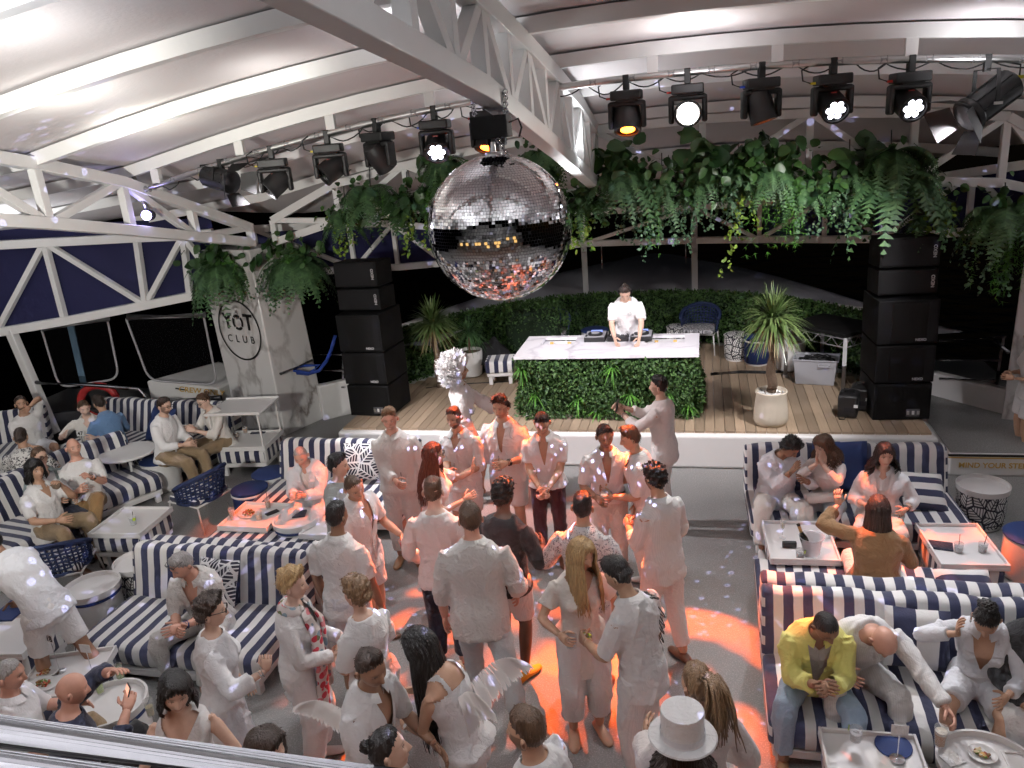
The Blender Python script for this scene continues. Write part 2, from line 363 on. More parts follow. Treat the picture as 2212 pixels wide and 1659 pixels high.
# bow perimeter truss
pb = [Vector((-6.9, 11.2, 2.5)), PY(767, 580, 12.2), PY(860, 577, 12.8), PY(960, 568, 13.4), PY(1090, 548, 14.0), PY(1262, 526, 14.4), PY(1500, 519, 14.4), PY(1640, 517, 14.0), PY(1780, 517, 13.2), PY(1905, 516, 12.3), PY(2090, 500, 11.3), PY(2212, 490, 10.9)]
pt = [q + Vector((0, 0, .5 + .25 * (1 if i in (0, 1, 2, 9, 10, 11) else .3 if i in (5, 6) else .5))) for i, q in enumerate(pb)]
bowt = truss('curved white truss round the bow with navy canvas behind it', pb, pt, list(zip(pb, pt)), .11, .07, name='bow_truss')
for i in range(len(pb) - 1):
    nrm = Vector((0, .07, 0)); a, b_, c_, d_ = pb[i] + nrm, pb[i + 1] + nrm, pt[i + 1] + nrm, pt[i] + nrm
    if i not in (4, 5, 6): MB().add([a, b_, c_, d_] + [q + Vector((0, .006, 0)) for q in (a, b_, c_, d_)], [(0, 1, 2, 3), (7, 6, 5, 4)]).build('canvas_panel', NAVYC, bowt)
for x, y in ((1266, 628), (1501, 628)):
    q = P(x, y, 1.36); tp = PY(x - 4 if x < 1400 else x, 440, q.y)
    tag(MB().tube([(q.x, q.y, 1.2), (q.x, q.y, tp.z)], .055, 12).build('bow_post', RIBW, smooth=True), 'white post on the foredeck %s of the DJ' % ('left' if x < 1400 else 'right'), 'post', 'posts on the foredeck')
# outside of the port side: navy weather curtain low behind sofas, side windows
winp = thing('clear_curtain', 'clear roll-up curtain with white piped edge between truss and marble pillar', 'curtain')
def rrect(a, b, c, d, r=.2, n=6):
    q = [Vector(v) for v in (a, b, c, d)]; out = []
    for i in range(4):
        p0, p1, p2 = q[i - 1], q[i], q[(i + 1) % 4]; e0 = (p0 - p1).normalized(); e1 = (p2 - p1).normalized()
        rr = r if i > 1 else .03
        for k in range(n + 1):
            t = k / n; out.append((p1 + e0 * rr) * (1 - t) ** 2 + p1 * 2 * t * (1 - t) + (p1 + e1 * rr) * t * t)
    return out
PVC = M('clear_vinyl', (.03, .03, .035), .1, var=0, alpha=.12)
SIL = M('grey_piping', (.4, .4, .42), .5)
for j, (c4, lab) in enumerate((([(272, 688), (440, 683), (470, 832), (322, 822)], 'right'), ([(90, 712), (232, 690), (258, 818), (128, 838)], 'left'))):
    q = [PW(x, y, -.02) for x, y in c4]
    W_ = winp if j == 0 else thing('clear_curtain', 'clear roll-up curtain with rounded white piping left of the blue pole', 'curtain')
    rr = rrect(*q); MB().quad(*rr).build('pane', PVC, W_); MB().tube(rr + rr[:2], .018, 6).build('piping', SIL, W_, smooth=True)
    mb = MB(); a, b_ = q[0], q[1]; mb.tube([a + Vector((.03, 0, .02)), b_ + Vector((.03, 0, .02))], .05, 10); mb.build('rolled_blind', SIL, W_, smooth=True)
# posts in the side wall
tag(MB().bar(PW(22, 712, .1), PW(98, 862, .1) - Vector((0, 0, .6)), .13).build('side_post', RIBW, bevel=.01), 'leaning white post at the left window behind the drinking man', 'post')
tag(MB().tube([PW(150, 690, -.5), PW(178, 835, -.5) - Vector((0, 0, .8))], .06, 12).build('blue_pole', M('blue_pole', (.18, .3, .42), .4), smooth=True), 'pale blue pole outside the left window', 'pole')
# port coaming, crew locker
struct(MB().bar(WA + Vector((-.1, 0, .28)), WA + (WB - WA) * 1.3 + Vector((0, 0, .28)), .1, .55).build('port_coaming', M('dark_coaming', (.03, .03, .035), .5), bevel=.02))
lk = thing('crew_locker', 'white deck locker marked crew only behind the clear curtain', 'locker')
a, b_ = PW(315, 822, -.35), PW(472, 838, -.35); top = [a, b_, b_ + Vector((.12, 1.0, .02)), a + Vector((.72, 1.05, .02))]
low = [Vector((q.x, q.y, q.z - .75)) for q in top]
mb = MB(); mb.add(low + top, [(4, 5, 6, 7), (0, 1, 5, 4), (1, 2, 6, 5), (2, 3, 7, 6), (3, 0, 4, 7)]); mb.build('body', WHITE, lk, bevel=.03)
mid = (a + b_) / 2; text('lettering', 'CREW ONLY', .13, BRASS, lk, basis(a * .3 + b_ * .7 + Vector((.08, -.012, -.1)), b_ - a, (0, 0, 1)), bold=.002)
mb = MB(); mb.bar(a * .6 + b_ * .4 + Vector((0, -.02, -.08)), a * .36 + b_ * .64 + Vector((-.1, -.02, -.08)), .02); mb.build('handle', INK, lk)
# port handrail
hr = [PW(72, 826, .12), PW(200, 832, .12), PW(300, 840, .12), PW(318, 860, .12), PW(325, 905, .12)]
tag(MB().tube(hr, .035, 10).build('handrail', M('dark_steel', (.2, .2, .21), .25, 1.), smooth=True), 'dark tubular handrail behind the striped sofas on the left', 'handrail')
tag(MB().tube([PW(215, 868, .08) + Vector((math.cos(a) * .28, math.cos(a) * .09, math.sin(a) * .28)) for a in np.linspace(0, 2 * PI, 25)], .06, 10, cap=False).build('lifebuoy', M('red_vinyl', (.4, .03, .03), .5), smooth=True), 'red lifebuoy hung behind the man in the blue shirt', 'lifebuoy')
# ------------------------------------------------------------------ marble pillars
def pillar(label, base, top, H, name='marble_pillar'):
    T = thing(name, label, 'pillar', (*base[0], 0)); o = Vector((*base[0], 0))
    mb = MB(); mb.add([Vector((*q, 0)) - o for q in base] + [Vector((*q, H)) - o for q in top], [(0, 1, 5, 4), (1, 2, 6, 5), (2, 3, 7, 6), (3, 0, 4, 7), (4, 5, 6, 7)])
    mb.build('shaft', MARBLE, T, bevel=.02); return T
Lb = [(-6.6, 10.56), (-6.28, 11.4), (-7.35, 11.85), (-7.72, 10.98)]; Lt = [(-6.66, 10.6), (-6.4, 11.35), (-7.45, 11.8), (-7.85, 11.0)]
pl = pillar('marble pillar with round black YOT CLUB emblem, left of the stage', Lb, Lt, 3.0)
o0 = Vector((*Lb[0], 0))
def on_face(u, z):   # point on the emblem face
    f_ = z / 3.0; p0 = Vector((*Lb[0], 0)).lerp(Vector((*Lt[0], 3)), f_); p1 = Vector((*Lb[3], 0)).lerp(Vector((*Lt[3], 3)), f_)
    return p1.lerp(p0, u) - o0
ex = (on_face(1, 1.8) - on_face(0, 1.8)).normalized(); ey = (on_face(.5, 2.2) - on_face(.5, 1.4)).normalized(); ez = ex.cross(ey); c0 = on_face(.52, 1.72) + ez * .012
mb = MB(); n = 64
for r in (.47, .5):
    for k in range(n): mb.v.append(tuple(c0 + ex * math.cos(2 * PI * k / n) * r + ey * math.sin(2 * PI * k / n) * r))
mb.f = [(k, (k + 1) % n, n + (k + 1) % n, n + k) for k in range(n)]; mb.mi = [0] * n; mb.build('emblem_ring', INK, pl)
for ch, u in (('Y', -.25), ('T', .25)): text('emblem_letter', ch, .36, INK, pl, basis(c0 + ex * u + ey * .13, ex, ey), bold=.008)
mb = MB(); n = 40
for k in range(n):
    if k % 10 in (0,): continue
    a0, a1 = 2 * PI * (k + 5) / n, 2 * PI * (k + 6) / n
    mb.quad(*[c0 + ey * .13 + ex * math.cos(a_) * r + ey * math.sin(a_) * r for a_, r in ((a0, .085), (a0, .13), (a1, .13), (a1, .085))])
mb.build('emblem_letter', INK, pl)
for i, ch in enumerate('CLUB'): text('emblem_letter', ch, .17, INK, pl, basis(c0 + ex * (-.27 + .18 * i) + ey * -.15, ex, ey))
Rb = [(3.78, 10.75), (4.6, 10.4), (5.2, 11.2), (4.3, 11.5)]
pillar('veined marble pillar at the right edge behind the waitress', Rb, [(3.86, 10.8), (4.6, 10.5), (5.2, 11.2), (4.3, 11.5)], 3.0)
# rails across the side openings
for nm, lab, rows in (('guard_rail', 'three-bar chrome guard rail between marble pillar and left speakers', [((640, 767), (745, 766)), ((645, 801), (745, 800)), ((650, 837), (745, 836))]),
                      ('guard_rail', 'three-bar chrome guard rail right of the right speakers', [((2030, 736), (2172, 727)), ((2030, 777), (2160, 778)), ((2030, 818), (2150, 822))])):
    T = thing(nm, lab, 'rail')
    for a, b_ in rows: MB().tube([PY(*a, 11.6), PY(*b_, 11.5 if a[0] < 1000 else 11.0)], .022, 8).build('rail', CHROME, T, smooth=True)
    MB().tube([PY(rows[0][1][0] - 4, rows[0][1][1], 11.6), PY(rows[2][1][0] - 4, rows[2][1][1] + 50, 11.6)], .022, 8).build('upright', CHROME, T, smooth=True)
BLUE = M('blue_rope', (.015, .05, .28), .7, bs=.6, bscale=60, bd=.01)
mb = MB(); mb.tube([PY(x, y, 10.9) for x, y in ((636, 797), (642, 806), (665, 808), (690, 800), (705, 780), (716, 755), (724, 725))], .028, 8)
mb.tube([PY(x, y, 10.88) for x, y in ((636, 797), (655, 790), (690, 789), (668, 806), (634, 800))], .026, 8)
tag(mb.build('mooring_rope', BLUE, smooth=True), 'blue rope knotted to the pillar handle and looped to the speakers', 'rope')
tag(MB().tube([PY(605, 808, 10.55), PY(675, 778, 11.0)], .024, 8).build('grab_handle', M('dark_steel2', (.1, .1, .1), .3, 1.), smooth=True), 'dark grab bar fixed to the left marble pillar', 'handle')
# right grab bar
tag(MB().tube([PY(2150, 735, 10.9), PY(2178, 762, 10.6)], .024, 8).build('grab_handle', MATS['dark_steel2'], smooth=True), 'dark grab bar on the right marble pillar', 'handle')
# balcony handrail in the foreground of the upper deck
br = thing('balcony_rail', 'polished steel balcony rail in the lower left foreground', 'rail')
a = ray(-300, 1542) * .95; b_ = ray(1900, 1820) * .95; c = Vector((0, 0, CAMH))
RAILC = M('rail_steel', (.22, .22, .235), .12, 1., var=0)
MB().tube([c + a, c + b_], .021, 28).build('top_rail', RAILC, br, smooth=True)
for k, y in enumerate((1608, 1652)): MB().tube([c + ray(-300, y) * (1.02 + .05 * k), c + ray(1700, y + 253) * (1.02 + .05 * k)], .017, 18).build('middle_rail', RAILC, br, smooth=True)
a2 = ray(-300, 1700) * 1.15; b2 = ray(1600, 1940) * 1.15
MB().tube([c + a2, c + b2], .02, 18).build('lower_rail', RAILC, br, smooth=True)
# ------------------------------------------------------------------ aft end behind the viewer
struct(MB().box((-2.5, -2.6, 2.72), (20, 6.6, .2)).build('upper_deck', DECK)); struct(MB().box((-2.5, -5.6, 4.2), (20, .2, 3.4)).build('aft_wall', WHITE))
bwl = struct(MB().box((-2.5, -2.2, 1.3), (20, .2, 2.6)).build('bar_wall', M('bar_front', (.35, .34, .33), .5)))
for k in range(7): MB().box((-9.5 + k * 2.3, -2.07, 1.5), (1.2, .03, .9)).build('lit_bar_panel', M('lit_amber_panel', (.5, .3, .1), .5, var=.3, vs=3., emit=(1, .6, .2), es=.8), bwl)
MB().box((-2.5, -2.05, 2.3), (14, .03, .06)).build('lit_red_strip', M('lit_red_strip', (.5, .05, .02), .5, var=0, emit=(1, .08, .03), es=4.), bwl)
# ------------------------------------------------------------------ fabrics
def stripe_mat(name, axis, period=.145, off=0., w1=(.76, .75, .73), w2=(.012, .016, .055)):
    mt, t, b = nodes(name); co = objco(t); sp = N(t, 'SeparateXYZ')
    nz = N(t, 'TexNoise', i_Scale=3.5, i_Detail=2.); t.links.new(co, nz.inputs[0]); t.links.new(co, sp.inputs[0])
    v = math_(t, 'MULTIPLY_ADD', nz.outputs[0], .03, sp.outputs[axis])
    f = math_(t, 'FRACT', math_(t, 'MULTIPLY_ADD', v, 1 / period, 50 + off))
    s_ = math_(t, 'GREATER_THAN', f, .5)
    fine = N(t, 'TexNoise', i_Scale=260., i_Detail=2.); t.links.new(co, fine.inputs[0])
    k = mixc(t, s_, w1, w2); k2 = mixc(t, math_(t, 'MULTIPLY', fine.outputs[0], .05), k, (.3, .3, .3))
    t.links.new(k2, b.inputs['Base Color']); b.inputs['Roughness'].default_value = .85; b.inputs['Sheen Weight'].default_value = .2
    wr = N(t, 'TexNoise', i_Scale=9., i_Detail=4.); t.links.new(co, wr.inputs[0])
    bump(t, b, math_(t, 'MULTIPLY_ADD', fine.outputs[0], .12, wr.outputs[0]), .45, .02); return mt
SX_, SY_, SZ_ = (stripe_mat('striped_cloth_' + 'xyz'[a], a) for a in range(3))
def leafprint(name, bg_, fg, sc=7.):
    mt, t, b = nodes(name); tc = N(t, 'TexCoord'); sp0 = N(t, 'SeparateXYZ'); t.links.new(tc.outputs['UV'], sp0.inputs[0])
    v = N(t, 'TexVoronoi', voronoi_dimensions='2D', i_Scale=sc, i_Randomness=.75); t.links.new(tc.outputs['UV'], v.inputs[0])
    e = N(t, 'TexVoronoi', voronoi_dimensions='2D', feature='DISTANCE_TO_EDGE', i_Scale=sc, i_Randomness=.75); t.links.new(tc.outputs['UV'], e.inputs[0])
    d = N(t, 'VectorMath', operation='SUBTRACT'); t.links.new(tc.outputs['UV'], d.inputs[0]); t.links.new(v.outputs['Position'], d.inputs[1])
    an = N(t, 'SeparateColor'); t.links.new(v.outputs['Color'], an.inputs[0])
    rot = N(t, 'VectorRotate', rotation_type='Z_AXIS'); t.links.new(d.outputs[0], rot.inputs['Vector']); t.links.new(math_(t, 'MULTIPLY', an.outputs[0], 6.28), rot.inputs['Angle'])
    sp = N(t, 'SeparateXYZ'); t.links.new(rot.outputs[0], sp.inputs[0])
    av = math_(t, 'ABSOLUTE', sp.outputs[1]); ph = math_(t, 'FRACT', math_(t, 'MULTIPLY', math_(t, 'SUBTRACT', sp.outputs[0], math_(t, 'MULTIPLY', av, .8)), sc * 3.8))
    vein = math_(t, 'LESS_THAN', ph, .32); mid = math_(t, 'LESS_THAN', av, .045 / sc); out = math_(t, 'LESS_THAN', e.outputs[0], .07)
    f = math_(t, 'MAXIMUM', vein, math_(t, 'MAXIMUM', mid, out)); k = mixc(t, f, bg_, fg)
    t.links.new(k, b.inputs['Base Color']); b.inputs['Roughness'].default_value = .7
    n2 = N(t, 'TexNoise', i_Scale=140.); bump(t, b, n2.outputs[0], .3, .003); return mt
LEAFW = leafprint('leaf_print_white', (.72, .72, .7), (.015, .015, .025)); LEAFN = leafprint('leaf_print_navy', (.012, .013, .03), (.7, .7, .7), 6.)
LEAFG = leafprint('leaf_print_grey', (.06, .06, .07), (.5, .5, .52), 9.)
def uv_from(o, fn):
    me = o.data; uv = me.uv_layers.new(name='UVMap')
    for l in me.loops: uv.data[l.index].uv = fn(me.vertices[l.vertex_index].co)
    return o
def roundpoly(pts, r, n=4):
    out = []; q = [Vector((0, *v)) for v in pts]
    for i in range(len(q)):
        p0, p1, p2 = q[i - 1], q[i], q[(i + 1) % len(q)]; a, b_ = (p0 - p1), (p2 - p1); rr = min(r, a.length * .45, b_.length * .45)
        for k in range(n + 1):
            t = k / n; v = (p1 + a.normalized() * rr) * (1 - t) ** 2 + p1 * 2 * t * (1 - t) + (p1 + b_.normalized() * rr) * t * t; out.append((v.y, v.z))
    return out
def pillow_extrude(prof, L, seed, amp=.009, nx=22):
    n = len(prof); cy = sum(q[0] for q in prof) / n; cz = sum(q[1] for q in prof) / n; rg = random.Random(seed); ph = [rg.uniform(0, 6.28) for _ in range(8)]
    mb = MB(); xs = [-L / 2, -L / 2 + .006, -L / 2 + .025] + list(np.linspace(-L / 2 + .06, L / 2 - .06, nx)) + [L / 2 - .025, L / 2 - .006, L / 2]
    for i, x in enumerate(xs):
        e = min(i, len(xs) - 1 - i); sh = (.86, .95, .99)[e] if e < 3 else 1.
        for y, z in prof:
            w_ = amp * (math.sin(x * 9 + ph[0] + z * 7) + math.sin(x * 17 + y * 11 + ph[1]) * .6 + math.sin(y * 15 + ph[2] + x * 4) * .5)
            yy, zz = cy + (y - cy) * sh, cz + (z - cz) * sh
            dl = math.hypot(y - cy, z - cz) + 1e-6; mb.v.append((x, yy + (y - cy) / dl * w_, zz + (z - cz) / dl * w_))
    k = len(xs); mb.f = [(i * n + j, i * n + (j + 1) % n, (i + 1) * n + (j + 1) % n, (i + 1) * n + j) for i in range(k - 1) for j in range(n)]
    mb.mi = [0 if 1 < i < k - 3 else 1 for i in range(k - 1) for j in range(n)]
    mb.f += [tuple(range(n))[::-1], tuple((k - 1) * n + j for j in range(n))]; mb.mi += [1, 1]; return mb
SEATP = roundpoly([(-.53, .17), (.3, .17), (.3, .375), (-.53, .39)], .09); BACKP = roundpoly([(.22, .17), (.5, .17), (.6, .81), (.42, .84), (.29, .4)], .07)
OTTP = roundpoly([(-.34, .2), (.34, .2), (.34, .4), (-.34, .4)], .05)
_seed = [0]
def sofa(label, x, y, deg, L=2.0, grp='striped lounge sofas'):
    _seed[0] += 1; T = thing('striped_sofa', label, 'sofa', (x, y, 0), math.radians(deg), grp)
    pillow_extrude(SEATP, L, _seed[0]).build('seat_cushion', [SX_, SZ_], T, smooth=True); pillow_extrude(BACKP, L, _seed[0] + 50).build('back_cushion', [SX_, SZ_], T, smooth=True)
    MB().box((0, -.02, .14), (L - .06, 1.0, .07)).build('frame', WHITE, T, bevel=.01)
    for a in (-1, 1):
        for b_ in (-.46, .44): MB().box((a * (L / 2 - .09), b_, .055), (.07, .07, .11)).build('leg', WHITE, T, bevel=.006)
    return T
def tray_table(label, x, y, deg, L=.72, Wd=.72, tray=True):
    _seed[0] += 1; T = thing('ottoman_table', label, 'table', (x, y, 0), math.radians(deg), 'striped ottoman tables')
    pr = [(q[0] * Wd / .72, q[1]) for q in OTTP]
    pillow_extrude(pr, L - .04, _seed[0], .002, 8).build('cushion', [SX_, SY_], T, smooth=True)
    MB().box((0, 0, .17), (L - .08, Wd - .08, .06)).build('frame', WHITE, T, bevel=.008)
    for a in (-1, 1):
        for b_ in (-1, 1): MB().box((a * (L / 2 - .09), b_ * (Wd / 2 - .09), .07), (.06, .06, .14)).build('leg', WHITE, T, bevel=.005)
    if tray:
        MB().box((0, 0, .418), (L, Wd, .03)).build('tray', WHITE, T, bevel=.004)
        for sx, sy, dx, dy in ((1, 0, .018, Wd), (-1, 0, .018, Wd), (0, 1, L - .04, .018), (0, -1, L - .04, .018)):
            MB().box((sx * (L / 2 - .01), sy * (Wd / 2 - .01), .45), (dx, dy, .035)).build('tray_rim', WHITE, T, bevel=.004)
    return T
def drum(label, x, y, body, top, r=.24, H=.44, tray=False, band=None, z=0., name='drum_stool', cat='stool', taper=.97):
    T = thing(name, label, cat, (x, y, z), 0, 'drum stools and side tables')
    MB().lathe([(r * .86, 0), (r * .88, .012), (r * .9, .03)], 40).build('base', WHITE, T, smooth=40)
    o = MB().lathe([(r * taper - .01, .03), (r * taper, .045), (r * (1 + taper) / 2 + .004, H * .5), (r, H - .05), (r - .008, H - .02)], 48).build('body', body, T, smooth=40)
    if body in (LEAFW, LEAFN): uv_from(o, lambda c: (math.atan2(c.y, c.x) / 2 * r * 2.2, c.z))
    if tray:
        MB().lathe([(r - .01, H - .02), (r + .02, H - .015), (r + .025, H + .045), (r + .008, H + .045), (r + .004, H + .005), (0.001, H + .004)], 48).build('tray', WHITE, T, smooth=30)
    else:
        o = MB().lathe([(r - .01, H - .022), (r + .008, H - .012), (r + .008, H), (r - .03, H + .018), (.001, H + .026)], 48).build('seat_pad', top, T, smooth=60)
        if top in (LEAFW, LEAFN): uv_from(o, lambda c: (c.x, c.y))
    if band: MB().lathe([(r + .004, H - .06), (r + .012, H - .055), (r + .012, H - .035), (r + .004, H - .03)], 48, cap=False).build('band', band, T, smooth=True)
    return T
def woven_chair(label, x, y, deg, z=0., cushion=None):
    T = thing('woven_chair', label, 'chair', (x, y, z), math.radians(deg), 'navy woven armchairs')
    # curved shell of woven strips, front is -Y
    def sh(u, v):   # u -1..1 round the back, v 0..1 up
        a = u * 1.9; r = .29 + .04 * v; hgt = .36 + v * (.40 - .2 * abs(u) ** 1.8)
        return Vector((math.sin(a) * r, math.cos(a) * r * .95 - .02 + .05 * v, hgt))
    mb = MB()
    for i in range(22):
        u = -1 + 2 * i / 21; mb.tube([sh(u, v) for v in np.linspace(0, 1, 6)], .011, 5)
    mb.build('woven_uprights', NAVYW, T, smooth=True); mb = MB()
    for j in range(8):
        v = .04 + j / 8.2; mb.tube([sh(u, v) + Vector((0, 0, 0)) for u in np.linspace(-1, 1, 25)], .0115, 5)
    mb.build('woven_bands', NAVYW, T, smooth=True)
    MB().tube([sh(u, 1.) for u in np.linspace(-1, 1, 29)], .026, 8).build('top_rim', NAVYW, T, smooth=True)
    MB().tube([sh(u, 0) for u in np.linspace(-1, 1, 25)] , .016, 8).build('lower_rim', NAVYW, T, smooth=True)
    o = pillow_extrude(roundpoly([(-.28, .36), (.22, .36), (.22, .43), (-.28, .43)], .04), .52, 5, .002, 8).build('cushion', cushion or [SX_, SZ_], T, smooth=True)
    if cushion in (LEAFN, LEAFG): uv_from(o, lambda c: (c.x, c.y))
    mb = MB(); mb.tube([(-.27, -.28, .35), (.27, -.28, .35), (.27, .24, .35), (-.27, .24, .35), (-.27, -.28, .35)], .013, 6); mb.build('seat_frame', WHITE, T, smooth=True)
    for a in (-1, 1):
        for b_ in (-.27, .23): MB().tube([(a * .26, b_, .35), (a * .29, b_ * 1.25, .0)], [.013, .011], 6).build('leg', WHITE, T, smooth=True)
    return T
def cushion(label, loc, rot, mat, s=.46, name='scatter_cushion', grp='scatter cushions'):
    n = 12; V = []; F = []
    for sg in (1, -1):
        for j in range(n + 1):
            for i in range(n + 1):
                u, v = -1 + 2 * i / n, -1 + 2 * j / n; t = max(0, (1 - u ** 4) * (1 - v ** 4)) ** .5
                k = 1 - .05 * (1 - abs(u * v)); V.append((u * s / 2 * k, v * s / 2 * k, sg * .075 * t))
    for q in range(2):
        b_ = q * (n + 1) ** 2
        for j in range(n):
            for i in range(n):
                f = (b_ + j * (n + 1) + i, b_ + j * (n + 1) + i + 1, b_ + (j + 1) * (n + 1) + i + 1, b_ + (j + 1) * (n + 1) + i); F.append(f if q == 0 else f[::-1])
    o = np_mesh(name, V, F, mat, smooth=True); uv_from(o, lambda c: (c.x, c.y)); o.location = loc; o.rotation_euler = tuple(math.radians(a) for a in rot)
    return tag(o, label, 'cushion', grp)
# ---- placement: right
sofa('striped sofa below the right speakers with three people seated', 1.49, 8.04, 1.5, 2.08)
sofa('front right striped sofa with the man in the yellow blazer', 1.4, 5.11, -.6, 1.95)
sofa('striped sofa back to back with the yellow blazer man\'s sofa, under the camel jacket woman', 1.42, 6.28, 179.2, 1.95)
tray_table('striped ottoman table with ice bucket and champagne, right', .88, 7.02, 2, .62, .74)
tray_table('orange-lit striped ottoman table with a menu and two glasses, right', 2.28, 7.07, 3, .56, .76)
tray_table('front right ottoman table with round navy mat', 1.03, 4.22, 1, .6, .62)
tray_table('ottoman table cut off by the lower right corner', 2.05, 4.2, 2, .5, .55)
drum('leaf-print drum table with white tray beside the right sofa', 2.85, 8.35, LEAFW, None, .23, .42, tray=True, name='drum_table', cat='table')
drum('white drum stool with blue top at the right edge', 2.98, 7.33, POTW, NAVY, .25, .44)
drum('round white tray table with beer and plate, lower right', 1.68, 4.3, POTW, None, .27, .45, tray=True, name='drum_table', cat='table', band=NAVY)
# ---- left
sofa('striped sofa on the left with the grey-haired man seated', -4.55, 5.3, 0, 1.85)
sofa('striped sofa back to back behind the grey-haired man', -4.45, 6.38, 179, 1.85)
sofa('striped sofa beside the stage under the man in the orange-lit suit', -4.4, 8.0, 1, 1.9)
sofa('striped sofa by the window under the man in the blue shirt', -8.9, 9.56, -8, 1.25)
sofa('striped sofa against the marble pillar under the person with glasses', -7.5, 9.42, -4, 1.15)
sofa('striped sofa on the left under the bald man in a white T-shirt', -7.85, 7.95, 62, 1.2)
sofa('striped sofa at the left edge under the dark-haired man in khaki', -8.05, 6.75, 80, 1.3)
sofa('striped sofa at the left edge turned away, behind the patterned shirt', -9.1, 7.15, 250, 1.3)
sofa('striped sofa at the far left edge under the drinking man', -10.6, 9.0, 30, 1.3)
tray_table('plain white topped ottoman table with one short drink, left', -6.48, 6.86, 4, .66, .66)
tray_table('orange-lit ottoman table with a snack platter', -5.0, 7.1, 0, .62, .6)
tray_table('small orange-lit ottoman corner behind the dancers on the left', -4.0, 6.95, 0, .5, .5)
tray_table('front left ottoman table with two plates of food', -5.12, 4.33, 20, .62, .6)
tray_table('ottoman table at the lower left edge behind the waiter', -6.05, 4.75, 8, .6, .6)
tray_table('small ottoman tray with lime drink beside the black-haired woman', -3.95, 3.72, 8, .42, .36)
tr = tray_table('striped ottoman table with a raised white tier beside the pillar', -6.42, 9.32, 6, .78, .66)
for a in (-1, 1):
    for b_ in (-1, 1): MB().box((a * .36, b_ * .3, .7), (.022, .022, .5)).build('tier_post', WHITE, tr)
MB().box((0, 0, .955), (.82, .68, .02)).build('tier_top', WHITE, tr, bevel=.004); MB().box((0, .335, .975), (.82, .012, .025)).build('tier_rim', WHITE, tr); MB().box((0, -.335, .975), (.82, .012, .025)).build('tier_rim', WHITE, tr)
tray_table('low striped ottoman table beside the numbered sign 47', -8.35, 8.05, 25, .6, .6, tray=False)
drum('white drum stool under the man in the white shirt and khaki trousers', -7.42, 8.62, POTW, NAVY, .25, .44)
drum('navy drum stool with white piping left of the orange-lit suit', -5.56, 7.88, NAVY, NAVY, .22, .4, band=WHITE)
drum('white drum stool with blue top behind the navy one', -5.54, 8.35, POTW, NAVY, .23, .4)
drum('orange-lit white drum table with a navy menu', -4.42, 6.98, POTW, None, .23, .46, tray=True, band=NAVY, name='drum_table', cat='table')
drum('round white drum table between chair and sofa, left', -5.85, 5.5, POTW, None, .24, .46, tray=True, band=NAVY, name='drum_table', cat='table')
drum('leaf-print drum table half hidden behind the left striped sofa', -5.72, 6.02, LEAFW, None, .23, .44, tray=True, name='drum_table', cat='table')
drum('round white drum table with drinks beside the man filming', -4.42, 4.02, POTW, None, .25, .47, tray=True, band=NAVY, name='drum_table', cat='table')
woven_chair('navy woven armchair with striped cushion, seen from behind', -6.15, 7.72, -105)
woven_chair('navy woven armchair with leaf-print cushion on the left', -6.72, 6.02, -155, cushion=LEAFN)
rt = thing('round_table', 'small round white table behind the bald man on the left', 'table', (-7.72, 8.42, 0))
MB().lathe([(.36, .6), (.37, .61), (.37, .628), (.36, .635), (.001, .636)], 40).build('table_top', WHITE, rt, smooth=30)
for k in range(4): MB().tube([(.1 * math.cos(k * PI / 2 + .7), .1 * math.sin(k * PI / 2 + .7), .6), (.27 * math.cos(k * PI / 2 + .7), .27 * math.sin(k * PI / 2 + .7), 0)], .016, 8).build('leg', WHITE, rt, smooth=True)
cushion('leaf-print cushion propped behind the grey-haired man', (-4.42, 5.5, .62), (62, 0, -4), LEAFN, .44)
cushion('leaf-print cushion on the sofa beside the stage', (-4.15, 8.22, .64), (68, 0, 5), LEAFN, .46)
cushion('plain navy cushion between the seated women, right', (1.42, 8.28, .66), (72, 0, 2), NAVY, .56)
cushion('striped cushion at the right end of the right sofa', (2.18, 8.0, .53), (38, 6, 6), SY_, .44)
cushion('navy striped cushion beside the woman in the playsuit', (1.5, 5.32, .64), (68, 0, -5), stripe_mat('striped_cushion', 0, .3), .44)
cushion('orange-lit striped cushion behind the camel jacket woman', (2.05, 6.1, .55), (35, 0, 3), SY_, .42)
cushion('navy cushion on the sofa behind the white-shirted man', (-8.0, 9.5, .6), (60, 0, -20), NAVY, .55)
cushion('striped cushion between the two seated men by the pillar', (-7.55, 9.3, .5), (25, 0, 10), SY_, .45)
